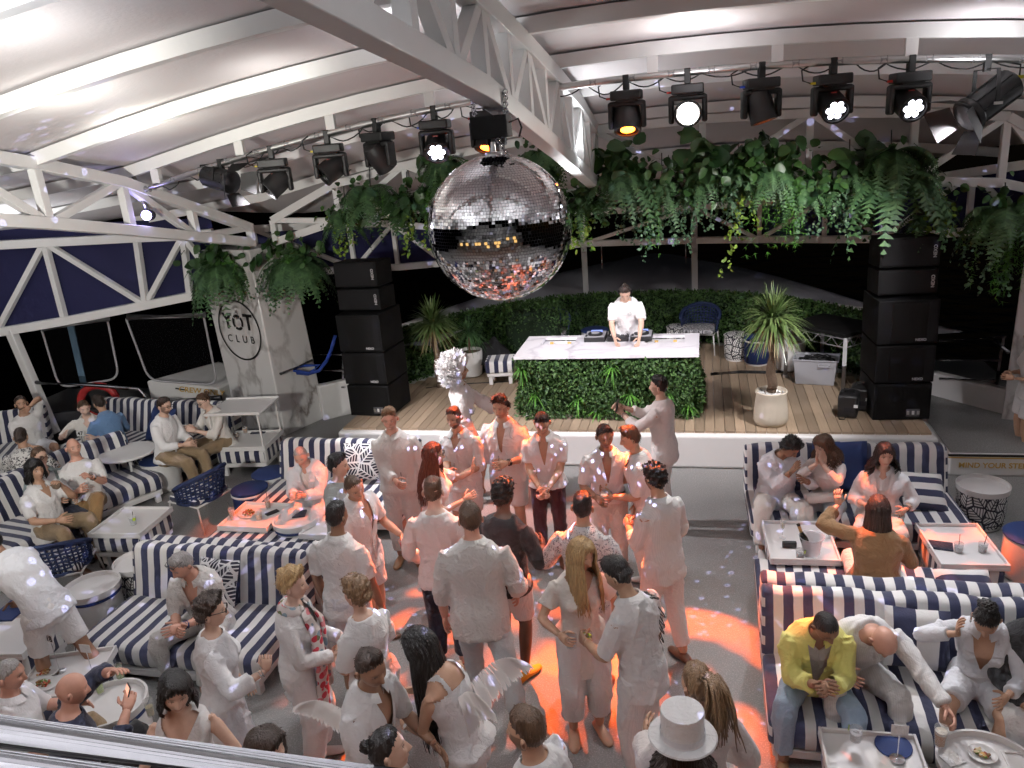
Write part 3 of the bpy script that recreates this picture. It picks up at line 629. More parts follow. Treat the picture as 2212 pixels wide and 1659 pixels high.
# ------------------------------------------------------------------ speakers
M('black_panel', (.005, .005, .005), .6, var=.2, spec=.25)
def cabinet(T, c, d, R, kind):
    MB().box(c, d, R).build('cabinet', CABI, T, bevel=.012)
    f = R @ Vector((0, -1, 0)); r_ = R @ Vector((1, 0, 0)); c = Vector(c); w_, dp, h_ = d
    def plate(nm, mat, u, v, pw, ph, pr=.004, th=.01): return MB().box(c + f * (dp / 2 + pr - th / 2 + .004) + r_ * u + Vector((0, 0, v)), (pw, th, ph), R).build(nm, mat, T, bevel=.003)
    lg = M('speaker_logo', (.6, .6, .6), .5, var=0)
    if kind == 'top':
        plate('grille', GRILL, 0, 0, w_ * .93, h_ * .86, .006)
        text('logo', 'NEXO', .055, lg, T, basis(c + f * (dp / 2 + .014) + r_ * (w_ * .41) + Vector((0, 0, .0)), (0, 0, 1), -r_), bold=.001)
    elif kind == 'sub':
        sgn = -1 if c.x > 0 else 1
        plate('panel', M('black_panel', (.005, .005, .005), .6, var=.2, spec=.25), sgn * -w_ * .08 * -1, 0, w_ * .7, h_ * .86, .005)
        plate('grille', GRILL, sgn * w_ * .39, 0, w_ * .14, h_ * .9, .007)
        text('logo', 'NEXO', .045, lg, T, basis(c + f * (dp / 2 + .015) + r_ * (sgn * w_ * .36 - (.1 if sgn > 0 else 0)) + Vector((0, 0, -h_ * .4)), r_, (0, 0, 1)), bold=.001)
    else:
        plate('connector_plate', M('grey_plate', (.1, .1, .11), .4), w_ * .2, -h_ * .3, .16, .1)
        for k in range(3): plate('socket', STEEL if k != 1 else POTW, w_ * .2 + (k - 1) * .06, -h_ * .3, .03, .05, .012)
        plate('panel', MATS['black_panel'], 0, .02, w_ * .9, h_ * .82, .003)
def speakers(cx, cy, rzdeg, side):
    R = Matrix.Rotation(math.radians(rzdeg), 3, 'Z')
    hs = [(.5, .99, 'plain', .68, .7), (1.0, 1.49, 'sub', .69, .72), (1.5, 2.06, 'sub', .7, .72), (2.08, 2.4, 'top', .68, .5), (2.42, 2.79, 'top', .68, .5)]
    nm = ['lowest black bass cabinet of the %s speaker stack', 'second black bass cabinet from below in the %s speaker stack', 'third black bass cabinet from below in the %s speaker stack', 'second highest black speaker of the %s stack', 'topmost black speaker of the %s stack']
    for (z0, z1, k, w_, d_), lb in zip(hs, nm):
        T = thing('loudspeaker', lb % side, 'speaker', (cx, cy, z0), 0, 'speaker stacks beside the stage')
        tilt = Matrix.Rotation(math.radians(-3 if k == 'top' else 0), 3, 'X')
        off = .02 if k == 'top' else 0
        cabinet(T, (R @ Vector((0, off, 0))) + Vector((0, 0, (z1 - z0) / 2)), (w_, d_, z1 - z0 - .012), R @ tilt, k)
speakers(2.4, 10.45, 4, 'right'); speakers(-4.82, 10.5, -4, 'left')
# ------------------------------------------------------------------ DJ booth
def leaf_cloud(pts, nrm, size, rs, flat=.5, n=4):
    """little kite leaves at pts, facing roughly nrm; returns V,F arrays"""
    rg = np.random.default_rng(rs); k = len(pts); pts = np.asarray(pts); nrm = np.asarray(nrm)
    d = rg.normal(size=(k, 3)) * flat + nrm * .35; d[:, 2] -= .12; d /= np.linalg.norm(d, axis=1)[:, None]
    nn_ = nrm + rg.normal(size=(k, 3)) * .6; x = np.cross(d, nn_); x /= np.linalg.norm(x, axis=1)[:, None] + 1e-9; z = np.cross(x, d)
    s_ = size * rg.uniform(.6, 1.3, size=(k, 1)); b_ = pts
    V = np.stack([b_, b_ + d * s_ * .45 + x * s_ * .28 + z * s_ * .05, b_ + d * s_, b_ + d * s_ * .45 - x * s_ * .28 + z * s_ * .05], 1).reshape(-1, 3)
    F = np.arange(k * 4).reshape(k, 4); return V, F
bx0, bx1, by0, by1, bz = -2.52, -.1, 10.12, 11.12, 1.37
booth = thing('dj_booth', 'DJ booth clad in green foliage with a white marble top', 'booth', (-1.31, 10.6, SZ))
MB().box((0, 0, .42), (2.28, .86, .84)).build('core', M('dark_core', (.006, .02, .006), .9), booth)
MB().box((0, .0, .02), (2.34, .92, .04)).build('plinth', WHITE, booth)
rg = np.random.default_rng(3); pts = []; nr = []
for fx, cnt in (('f', 8600), ('l', 2800), ('r', 2800), ('b', 900)):
    for k in range(cnt):
        u, v = rg.uniform(-1, 1), rg.uniform(0, 1)
        if fx in 'fb': q = (u * 1.17, (-.46 if fx == 'f' else .46), .02 + v * .83); n_ = (0, -1 if fx == 'f' else 1, 0)
        else: q = ((-1.17 if fx == 'l' else 1.17), u * .46, .02 + v * .83); n_ = (-1 if fx == 'l' else 1, 0, 0)
        bulge = .09 * rg.random() + .04 * math.sin(q[0] * 5 + q[2] * 7); pts.append((q[0] + n_[0] * bulge, q[1] + n_[1] * bulge, q[2])); nr.append(n_)
V, F = leaf_cloud(pts, nr, .052, 5); tag(np_mesh('foliage', V, F, LEAF, booth), None, kind='stuff')
def tuft(rs, c, n_, k, L, w_=.012, droop=.5):
    rg_ = np.random.default_rng(rs); V = []; F = []
    for i in range(k):
        d = np.array(n_) * .5 + rg_.normal(size=3) * .55; d /= np.linalg.norm(d); x = np.cross(d, [0, 0, 1.]); x /= np.linalg.norm(x) + 1e-9; l_ = L * rg_.uniform(.6, 1.1); b_ = len(V)
        for t in (0, .35, .7, 1.):
            q = np.array(c) + d * l_ * t - np.array([0, 0, droop * l_ * t * t]); ww = w_ * (1 - t) ** .6 + .001; V += [q - x * ww, q + x * ww]
        F += [(b_ + 2 * j, b_ + 2 * j + 1, b_ + 2 * j + 3, b_ + 2 * j + 2) for j in range(3)]
    return V, F
V = []; F = []
for k, (u, v) in enumerate(((-.9, .35), (-.35, .3), (-.1, .12), (.3, .35), (.75, .4), (1.0, .2), (-1.05, .75), (.1, .75))):
    v_, f_ = tuft(k, (u * 1.1, -.48, v), (0, -1, .2), 26, .22); F += [tuple(i + len(V) for i in f) for f in f_]; V += v_
tag(np_mesh('grass_tufts', V, F, ASPAR, booth), None, kind='stuff')
mb = MB(); X0, X1, Y0, Y1 = -1.25, 1.25, -.53, .55   # marble slab with two wells
cuts = [(-1.25, -.98), (-.98, -.5), (-.5, .5), (.5, 1.05), (1.05, 1.25)]
for i, (a, b_) in enumerate(cuts):
    if i in (1, 3):
        mb.box(((a + b_) / 2, -.22, .9), (b_ - a, .62, .04)); mb.box(((a + b_) / 2, .5, .9), (b_ - a, .1, .04))
    else: mb.box(((a + b_) / 2, .01, .9), (b_ - a, 1.08, .04))
mb.build('marble_top', MARBLET, booth)
for a, b_ in ((-.98, -.5), (.5, 1.05)): MB().box(((a + b_) / 2, .27, .853), (b_ - a + .02, .38, .02)).build('well', WHITE, booth); MB().box(((a + b_) / 2 - .12, .3, .875), (.05, .03, .03)).build('divider', BRASS, booth); MB().box(((a + b_) / 2 + .14, .3, .875), (.05, .03, .03)).build('divider', BRASS, booth)
# decks and mixer
SILV = M('silver_plastic', (.5, .5, .52), .35, .3)
for k, (u, w_, lab) in enumerate(((-.33, .3, 'left media player with jog wheel on the marble booth top'), (0.0, .3, 'central mixing desk with rows of knobs and faders on the booth'), (.33, .3, 'right media player with jog wheel under the DJ\'s hands'))):
    T = thing('dj_mixer' if k == 1 else 'dj_player', lab, 'mixer' if k == 1 else 'player', (-1.31 + u + .12, 10.93, SZ + .92))
    MB().box((0, 0, .035), (w_, .36, .07)).build('body', BLACK, T, bevel=.008); MB().box((0, 0, .072), (w_ - .02, .34, .008)).build('face_plate', SILV if k != 1 else BLACK, T)
    if k != 1:
        MB().lathe([(.105, 0), (.105, .02), (.1, .026), (.001, .026)], 32, (0, -.04, .076)).build('jog_wheel', BLACK, T, smooth=30); MB().lathe([(.06, 0), (.06, .004), (.001, .004)], 24, (0, -.04, .103)).build('jog_cap', SILV, T, smooth=30)
        MB().box((0, .115, .085), (.16, .07, .02)).build('display', M('lit_display', (.02, .02, .03), .3, emit=(.3, .4, 1.), es=1.2), T)
        for j in range(2): MB().lathe([(.016, 0), (.016, .01), (.001, .011)], 12, (-.12, -.14 + j * .05, .077)).build('button', BLACK, T)
    else:
        for i in range(4):
            for j in range(4): MB().lathe([(.009, 0), (.008, .018), (.001, .019)], 8, (-.1 + i * .066, .13 - j * .05, .076)).build('knob', POTW if (i + j) % 3 else SILV, T)
            MB().box((-.1 + i * .066, -.1, .082), (.012, .02, .014)).build('fader', POTW, T)
# ------------------------------------------------------------------ hedge round the back of the stage
pts = []; nr = []; core = MB(); xs = np.linspace(-4.95, 2.6, 40)
for a, b_ in zip(xs, xs[1:]): core.bar((a, bow(a), .93), (b_, bow(b_), .93), .16, .84)
hd = thing('hedge_screen', 'dark green leafy hedge screen curving round the back of the stage', 'hedge', (0, 0, 0)); core.build('core', MATS['dark_core'], hd)
s0 = np.cumsum([0] + [math.hypot(b_ - a, bow(b_) - bow(a)) for a, b_ in zip(xs, xs[1:])])
for k in range(21000):
    s_ = rg.uniform(0, s0[-1]); x = float(np.interp(s_, s0, xs)); tx, ty = 1., (bow(x + .01) - bow(x - .01)) / .02; l_ = math.hypot(tx, ty); n_ = (ty / l_, -1 / l_, 0)
    if rg.random() < .25: q = (x + rg.uniform(-.1, .1), bow(x) + rg.uniform(-.1, .1), 1.36 + rg.uniform(-.02, .05)); n_ = (0, -.2, 1)
    else: d_ = .08 + rg.uniform(0, .06); q = (x + n_[0] * d_, bow(x) + n_[1] * d_, rg.uniform(.5, 1.38))
    pts.append(q); nr.append(n_)
k = len(pts); pts = pts[-21000:]; nr = nr[-21000:]
V, F = leaf_cloud(pts, nr, .06, 9); tag(np_mesh('foliage', V, F, LEAF, hd), None, kind='stuff')
# taller hedge bush left of the DJ
hb = thing('box_bush', 'denser rounded bush rising from the hedge left of the DJ', 'bush', (-2.9, 13.0, SZ)); pts = rg.normal(size=(2600, 3)); pts /= np.linalg.norm(pts, axis=1)[:, None]
nr = pts.copy(); pts = np.sign(pts) * np.abs(pts) ** .6 * np.array([.62, .3, .5]) * rg.uniform(.9, 1.05, size=(2600, 1)) + np.array([0, 0, .52]); V, F = leaf_cloud(pts, nr, .05, 12); tag(np_mesh('foliage', V, F, LEAF, hb), None, kind='stuff')
MB().box((0, 0, .5), (.95, .42, .8)).build('core', MATS['dark_core'], hb, bevel=.15, seg=4)
# ------------------------------------------------------------------ mirror ball
BC = Vector((-1.43, 5.55, 3.73)); BR = .52
ball = thing('mirror_ball', 'large mirror ball hanging from the middle truss', 'mirror ball', BC)
MIR = M('mirror', (.93, .93, .95), .03, 1., var=0)
MB().lathe([(BR * .985 * math.sin(a), -BR * .985 * math.cos(a)) for a in np.linspace(.01, PI - .01, 33)], 48, cap=True).build('core', M('grey_grout', (.12, .12, .13), .6), ball, smooth=True)
rg = np.random.default_rng(21); V = []; rows = 74
for i in range(rows):
    t0, t1 = PI * i / rows, PI * (i + 1) / rows; tm = (t0 + t1) / 2; n = max(6, int(2 * PI * math.sin(tm) * rows / PI)); off = rg.random() * 6
    k = np.arange(n); a = 2 * PI * k / n + off; hw = PI / n * .91; ht = (t1 - t0) / 2 * .9
    nrm = np.stack([np.sin(tm) * np.cos(a), np.sin(tm) * np.sin(a), np.full(n, np.cos(tm))], 1)
    ex_ = np.stack([-np.sin(a), np.cos(a), np.zeros(n)], 1); ey_ = np.cross(nrm, ex_); s1 = np.tan(hw) * np.sin(tm); s2 = np.tan(ht)
    j1 = rg.normal(0, .02, (n, 1)); j2 = rg.normal(0, .02, (n, 1))
    q = [BR * (nrm + ex_ * (sx * s1) + ey_ * (sy * s2) + nrm * (j1 * sx * s1 + j2 * sy * s2)) for sx, sy in ((-1, -1), (1, -1), (1, 1), (-1, 1))]
    V.append(np.stack(q, 1).reshape(-1, 3))
V = np.concatenate(V); tag(np_mesh('mirror_tiles', V, np.arange(len(V)).reshape(-1, 4), MIR, ball), None, kind='stuff')
MB().lathe([(.06, .512), (.06, .53), (.02, .535), (.015, .6)], 16).build('top_cap', STEEL, ball, smooth=30)
MB().tube([(.02, 0, -.5), (.02, 0, -.55)], .008, 8).build('bottom_screw', STEEL, ball)
tz = float(np.interp(BC.y, zb[0], zb[1])) - BC.z
mot = thing('ball_motor', 'black motor box chained under the truss above the mirror ball', 'motor', (BC.x, BC.y, BC.z + .62))
MB().box((0, 0, .08), (.26, .17, .15)).build('housing', CABI, mot, bevel=.006); MB().tube([(-.02, 0, .0), (-.02, 0, -.12)], .012, 8).build('shaft', CHROME, mot, smooth=True)
def chain(a, b_, n, r=.016):
    mb = MB(); a, b_ = Vector(a), Vector(b_); d = (b_ - a) / n; x, y, z = frame_of(d)
    for i in range(n):
        c = a + d * (i + .5); s_ = x if i % 2 else y; mb.tube([c + z * math.sin(t) * d.length * .75 + s_ * math.cos(t) * r for t in np.linspace(0, 2 * PI, 9)], .0055, 5, cap=False)
    return mb
chain((-.11, 0, .15), (-.12, 0, tz - .62), 8).build('chain', CHROME, mot, smooth=True); chain((.11, 0, .15), (.12, 0, tz - .58), 8).build('chain', CHROME, mot, smooth=True)
chain((.03, .03, 0), (.1, .02, -.13), 6).build('chain', CHROME, mot, smooth=True)
MB().lathe([(.1, -.02), (.115, 0), (.1, .02)], 4, (0, 0, tz - .6), cap=False).build('sling', M('grey_sling', (.2, .2, .22), .6), mot)
mb = MB(); mb.tube([(.13, 0, .1), (.2, -.02, .12), (.22, -.02, .06), (.2, -.03, 0)], .007, 6); mb.build('power_lead', BLACK, mot, smooth=True)
# ------------------------------------------------------------------ lighting bar
PYY = 8.05
bar = thing('lighting_bar', 'aluminium lighting pipe with clamps under the roof rib', 'pipe')
px0 = PY(288, 378, PYY).x
def pz(X): return zr(X, PYY) - .17
xs = np.linspace(px0, 5.2, 40); MB().tube([(x, PYY, pz(x)) for x in xs], .034, 12).build('pipe', STEEL, bar, smooth=True)
for x in np.arange(px0 + .3, 5, 1.12): MB().box((x, PYY, pz(x) + .1), (.1, .06, .15)).build('bracket', WHITE, bar)
for x in np.arange(px0 + .15, 5, .37): MB().tube([(x - .03, PYY, pz(x)), (x + .03, PYY, pz(x))], .037, 12).build('tape', M('grey_tape', (.3, .3, .31), .6), bar)
mb = MB(); rg2 = random.Random(4)
for k in range(26):
    x = px0 + .4 + k * .4 + rg2.uniform(-.1, .1); l_ = rg2.uniform(.2, .45); d_ = rg2.uniform(.04, .1)
    mb.tube([(x + l_ * t, PYY + .03 * math.sin(9 * t), pz(x + l_ * t) - .03 - d_ * math.sin(PI * t)) for t in np.linspace(0, 1, 8)], .007, 5)
tag(mb.build('cables', BLACK, bar, smooth=True), None, kind='stuff')
dl = [PY(288, 380, PYY), PY(305, 420, PYY), PY(320, 460, PYY)]
MB().tube(dl, .03, 10).build('drop_arm', STEEL, bar, smooth=True)
YEL = M('yellow_tag', (.6, .5, .02), .5); BLU = M('blue_plug', (.03, .08, .5), .4); RED = M('red_plug', (.5, .03, .02), .4)
LENS = {'off': M('dark_lens', (.04, .04, .045), .08, .2, var=0), 'white': M('lit_white_led', (1, 1, 1), .3, var=0, emit=(.86, .88, 1.), es=7.), 'sun': M('lit_beam_lens', (1, 1, 1), .3, var=0, emit=(1, .96, .9), es=160.),
        'orange': M('lit_orange_led', (1, .3, .05), .3, var=0, emit=(1, .16, .01), es=26.), 'chrome': M('chrome_lens', (.85, .85, .9), .05, 1., var=0)}
LIGHTS = []
def spot(name, loc, target, energy, color, angle, blend=.3, size=.06, parent=None):
    l = bpy.data.lights.new(name, 'SPOT'); l.energy = energy; l.color = color; l.spot_size = math.radians(angle); l.spot_blend = blend; l.shadow_soft_size = size
    o = link(name, l); o.location = loc; o.rotation_euler = (Vector(target) - Vector(loc)).to_track_quat('-Z', 'Y').to_euler(); return o
def moving_head(label, px, py, aim, kind, yaw=0.):
    X = PY(px, py, PYY).x; z0 = pz(X); T = thing('moving_head', label, 'stage light', (X, PYY, z0), math.radians(yaw), 'moving head lights on the pipe')
    Ri = Matrix.Rotation(-math.radians(yaw), 3, 'Z'); aim = Ri @ Vector(aim).normalized()
    MB().box((0, 0, -.035), (.06, .08, .14)).build('clamp', BLACK, T, bevel=.008)
    mb = MB(); mb.box((0, 0, -.15), (.3, .22, .09)); mb.box((0, 0, -.2), (.2, .2, .03)); mb.build('base', BLACK, T, bevel=.02, seg=3)
    for a in (-1, 1): MB().box((a * .155, 0, -.33), (.05, .12, .25)).build('yoke_arm', BLACK, T, bevel=.02, seg=3)
    MB().box((0, .0, -.225), (.34, .13, .05)).build('yoke_bridge', BLACK, T, bevel=.02, seg=3)
    c = Vector((0, 0, -.37)); x, y, d = frame_of(aim)
    prof = [(.05, -.17), (.09, -.165), (.115, -.12), (.12, 0.), (.118, .09), (.122, .1), (.122, .125), (.1, .126), (.098, .105), (.001, .104)]
    mb = MB(); n = 24
    for r, t in prof:
        for k in range(n): mb.v.append(tuple(c + d * t + (x * math.cos(2 * PI * k / n) * r * 1.08 + y * math.sin(2 * PI * k / n) * r)))
    kk = len(prof); mb.f = [(i * n + j, i * n + (j + 1) % n, (i + 1) * n + (j + 1) % n, (i + 1) * n + j) for i in range(kk - 1) for j in range(n)] + [tuple(range(n))[::-1]]; mb.mi = [0] * len(mb.f)
    mb.build('head', BLACK, T, smooth=35)
    def disc(u, v, r, mat, t=.108, nm='lens'):
        q = MB(); cc = c + d * t + x * u + y * v; q.v = [tuple(cc + x * math.cos(2 * PI * k / 16) * r + y * math.sin(2 * PI * k / 16) * r) for k in range(16)] + [tuple(cc + d * .006)]
        q.f = [(k, (k + 1) % 16, 16) for k in range(16)]; q.mi = [0] * 16; q.build(nm, mat, T, smooth=True)
    if kind == 'sun': disc(0, 0, .095, LENS['sun'])
    elif kind == 'orange': disc(0, 0, .07, LENS['orange'])
    else:
        mm = LENS[kind]; disc(0, 0, .03, mm)
        for k in range(6): disc(.062 * math.cos(k * PI / 3), .062 * math.sin(k * PI / 3), .028, mm)
    MB().box((0, -.055, -.265), (.05, .004, .015)).build('badge', RED, T); MB().box((-.17, 0, -.17), (.05, .02, .02)).build('plug', rg2.choice([BLU, RED, YEL]), T)
    mb = MB(); mb.tube([(-.19, 0, -.17), (-.26, .01, -.14), (-.27, .02, -.05), (-.2, .02, -.01)], .008, 5); mb.build('lead', BLACK, T, smooth=True)
    wp = Vector((X, PYY, z0)) + Matrix.Rotation(math.radians(yaw), 3, 'Z') @ (c + d * .16); return wp
HEADS = {}
for key, args in dict(
    h1=('moving head light second from the left end of the pipe, unlit', 583, 318, (-.55, -.55, -.55), 'chrome', 20), h2=('unlit moving head light with shiny lenses third along the left pipe', 705, 292, (-.6, -.6, -.45), 'chrome', 15),
    h3=('dark moving head light turned away, left of the lit one', 812, 268, (.35, .5, -.8), 'off', -20), h4=('lit white moving head light left of the mirror ball', 936, 233, (.15, -.85, -.5), 'white', 5),
    h5=('orange-glowing moving head light just above the mirror ball', 1048, 215, (-.1, -.45, -.9), 'orange', 0), h6=('orange-glowing moving head light right of the middle truss', 1352, 172, (.05, -.45, -.9), 'orange', 0),
    h7=('blazing white moving head light, brightest on the pipe', 1485, 160, None, 'sun', 0), h8=('dark moving head light with faint orange lens right of the blazing one', 1645, 152, (.25, -.1, -.95), 'orange', 10),
    h9=('lit seven-lens moving head light, second lit from the right', 1800, 143, (.22, -.85, -.45), 'white', 8), h10=('lit seven-lens moving head light furthest right', 1968, 140, (.22, -.85, -.42), 'white', 8)).items():
    lb, px, py, aim, kd, yw = args
    if aim is None: aim = Vector((0, 0, CAMH)) - PY(px, py + 70, PYY)
    HEADS[key] = moving_head(lb, px, py, aim, kd, yw)
def fresnel(label, px, py, ax, s=1.):
    c = PY(px, py, PYY - .05); T = thing('fresnel_spot', label, 'stage light', c, 0, 'barn door spotlights'); ax = Vector(ax).normalized(); x, y, d = frame_of(ax)
    mb = MB(); mb.tube([d * t * s for t in (-.24, -.22, .1, .12, .16, .17)], [.09 * s, .115 * s, .115 * s, .13 * s, .13 * s, .12 * s], 20); mb.build('body', BLACK, T, smooth=35)
    mb = MB()
    for k in range(8): a = 2 * PI * k / 8; mb.bar(d * -.2 * s + (x * math.cos(a) + y * math.sin(a)) * .118 * s, d * .1 * s + (x * math.cos(a) + y * math.sin(a)) * .118 * s, .014, .014)
    mb.build('cooling_fin', BLACK, T)
    MB().tube([d * .171 * s, d * .176 * s], .105 * s, 20).build('lens', LENS['off'], T)
    for k in range(4):
        a = PI / 2 * k; e = x * math.cos(a) + y * math.sin(a); g_ = x * -math.sin(a) + y * math.cos(a); b0 = d * .17 * s + e * .12 * s; b1 = b0 + (d * .9 + e * .75).normalized() * .17 * s
        mb = MB(); q = [b0 - g_ * .09 * s, b0 + g_ * .09 * s, b1 + g_ * .13 * s, b1 - g_ * .13 * s]; mb.add(q + [v + e * .004 for v in q], [(0, 1, 2, 3), (7, 6, 5, 4), (0, 4, 5, 1), (1, 5, 6, 2), (2, 6, 7, 3), (3, 7, 4, 0)]); mb.build('barn_door', BLACK, T)
    tp = Vector((0, .05, pz(c.x) - c.z)); mb = MB(); mb.bar(x * .13 * s, x * .13 * s * .9 + tp * .75, .03, .008); mb.bar(-x * .13 * s, -x * .13 * s * .9 + tp * .75, .03, .008); mb.bar(x * .13 * s * .9 + tp * .75, -x * .13 * s * .9 + tp * .75, .03, .008); mb.box(tp * .9, (.05, .06, .14)); mb.build('yoke', BLACK, T)
    MB().box(-d * .02 * s - x * .1 - Vector((0, .07, .02)), (.07, .004, .025)).build('label_plate', POTW, T); mb = MB(); mb.tube([-d * .22 * s, -d * .3 * s + Vector((0, 0, -.04)), -d * .3 * s + Vector((.0, 0, .1)), tp], .009, 5); mb.build('lead', BLACK, T, smooth=True); MB().box(-d * .3 * s + Vector((0, -.02, 0)), (.05, .02, .03)).build('tag', YEL, T)
fresnel('black barn-door spotlight hanging at the left end of the pipe', 478, 388, (.9, -.25, -.22)); fresnel('large black barn-door spotlight hanging at the right end of the pipe', 2128, 222, (-.75, -.3, -.5), 1.2)
pin = thing('pin_spot', 'small violet-white pin spot on the drop arm at left', 'stage light', dl[2] + Vector((.02, -.03, -.02)))
pd = (BC - dl[2]).normalized(); MB().tube([-pd * .1, -pd * .08, pd * .06, pd * .07], [.03, .05, .06, .055], 14).build('body', BLACK, pin, smooth=35)
MB().lathe([(.055 * math.sin(a), .055 * -math.cos(a)) for a in np.linspace(.05, PI - .05, 9)], 14, (.02, -.06, 0)).build('lens', M('lit_violet_led', (1, 1, 1), .3, var=0, emit=(.45, .4, 1.), es=30.), pin, smooth=True)
# ------------------------------------------------------------------ plants
def merge(L):
    V = []; F = []; o_ = 0
    for v, f in L: v = np.asarray(v, dtype=float); V.append(v); F.append(np.asarray(f) + o_); o_ += len(v)
    return np.concatenate(V), np.concatenate(F)
def fern(c, n, L, rs, up=.5, droop=1.15, fwd=(0, -1, 0), lw=.085, spread=1.):
    g_ = np.random.default_rng(rs); out = []; m_ = 17; t = np.linspace(.08, 1, m_)
    for i in range(n):
        a = g_.uniform(-PI, PI); d = np.array([math.cos(a) * spread, math.sin(a) * .8, 0]) + np.array(fwd) * .35; d /= np.linalg.norm(d); l_ = L * g_.uniform(.65, 1.15); e = g_.uniform(-.1, 1.) * up; dr = droop * g_.uniform(.7, 1.3)
        p_ = np.array(c) + d * (l_ * (t - .28 * t * t))[:, None] + np.array([0, 0, 1.]) * (l_ * (e * t - dr * t * t * .75))[:, None]
        tg = np.gradient(p_, axis=0); tg /= np.linalg.norm(tg, axis=1)[:, None]; sd = np.cross(tg, [0, 0, 1.]); sd /= np.linalg.norm(sd, axis=1)[:, None] + 1e-9
        ll = (lw * l_ / .5 * np.sin(np.clip(t * 1.02, 0, 1) * PI * .93 + .12) ** .7)[:, None]; wd = .016 * l_ / .5
        for s_ in (1, -1):
            b_ = p_; tip = b_ + sd * s_ * ll + tg * ll * .35 + np.array([0, 0, -.2]) * ll
            V = np.stack([b_ - tg * wd, b_ + tg * wd, tip], 1).reshape(-1, 3); out.append((V, np.arange(len(V)).reshape(-1, 3)))
    return merge(out)
def ivy(c, n, L, size, rs, wx=.2, kite=False):
    g_ = np.random.default_rng(rs); P_ = []; D = []
    for i in range(n):
        q = np.array(c) + g_.normal(size=3) * np.array([wx, .08, .05]); l_ = L * g_.uniform(.4, 1.1); k = int(l_ / (size * .55)) + 3; dx = g_.normal(size=2) * .12
        for j in range(k):
            q = q + np.array([dx[0] * size + g_.normal() * size * .3, dx[1] * size - .1 * size * (j < 3), -size * .55]); P_.append(q.copy())
    P_ = np.array(P_); k = len(P_); d = g_.normal(size=(k, 3)); d[:, 2] -= .7; d[:, 1] -= .4; d /= np.linalg.norm(d, axis=1)[:, None]; nn_ = g_.normal(size=(k, 3)) * .5 + [0, -1, .3]
    x = np.cross(d, nn_); x /= np.linalg.norm(x, axis=1)[:, None] + 1e-9; s_ = size * g_.uniform(.6, 1.25, (k, 1)); r = .28 if kite else .42
    V = np.stack([P_, P_ + d * s_ * .3 + x * s_ * r, P_ + d * s_ * .75 + x * s_ * r * .8, P_ + d * s_ * 1.05, P_ + d * s_ * .75 - x * s_ * r * .8, P_ + d * s_ * .3 - x * s_ * r], 1).reshape(-1, 3)
    return V, np.arange(k * 6).reshape(k, 6)
def broad(c, n, size, rs, sp=(.25, .15, .15)):
    g_ = np.random.default_rng(rs); P_ = np.array(c) + g_.normal(size=(n, 3)) * np.array(sp); d = g_.normal(size=(n, 3)); d[:, 1] -= .5; d[:, 2] -= .1; d /= np.linalg.norm(d, axis=1)[:, None]; nn_ = g_.normal(size=(n, 3)) * .6 + [0, -.8, .8]
    x = np.cross(d, nn_); x /= np.linalg.norm(x, axis=1)[:, None] + 1e-9; z = np.cross(x, d); s_ = size * g_.uniform(.5, 1.2, (n, 1)); V = []
    for t, w_ in ((0, .06), (.15, .3), (.4, .42), (.7, .34), (.9, .16), (1., .02)):
        cc = P_ + d * s_ * t - np.array([0, 0, 1.]) * s_ * .25 * t * t; V += [cc - x * s_ * w_ + z * s_ * w_ * .25, cc, cc + x * s_ * w_ + z * s_ * w_ * .25]
    V = np.stack(V, 1).reshape(-1, 3); F = []
    for j in range(5):
        for q in (0, 1): F.append(np.stack([np.arange(n) * 18 + 3 * j + q, np.arange(n) * 18 + 3 * j + q + 1, np.arange(n) * 18 + 3 * j + q + 4, np.arange(n) * 18 + 3 * j + q + 3], 1))
    return V, np.concatenate(F)
def feather(c, n, L, rs, wx=.12):
    g_ = np.random.default_rng(rs); out = []; t = np.linspace(0, 1, 16)
    for i in range(n):
        q = np.array(c) + g_.normal(size=3) * np.array([wx, .06, .04]); dx = g_.normal(size=2) * .14 + np.array([0, -.12]); l_ = L * g_.uniform(.5, 1.1)
        p_ = q + np.stack([dx[0] * t * l_ * 2 * (1 - .4 * t), dx[1] * t * l_ * 2 * (1 - .5 * t), .25 * l_ * t - 1.2 * l_ * t * t], 1)
        k = len(p_) * 6; b_ = np.repeat(p_, 6, 0); d = g_.normal(size=(k, 3)); d[:, 2] -= .8; d /= np.linalg.norm(d, axis=1)[:, None]; x = np.cross(d, g_.normal(size=(k, 3))); x /= np.linalg.norm(x, axis=1)[:, None] + 1e-9; s_ = .05 * L / .5
        V = np.stack([b_ - x * .0035, b_ + x * .0035, b_ + d * s_], 1).reshape(-1, 3); out.append((V, np.arange(len(V)).reshape(-1, 3)))
    return merge(out)
TROUGH = M('dark_trough', (.02, .025, .02), .8)
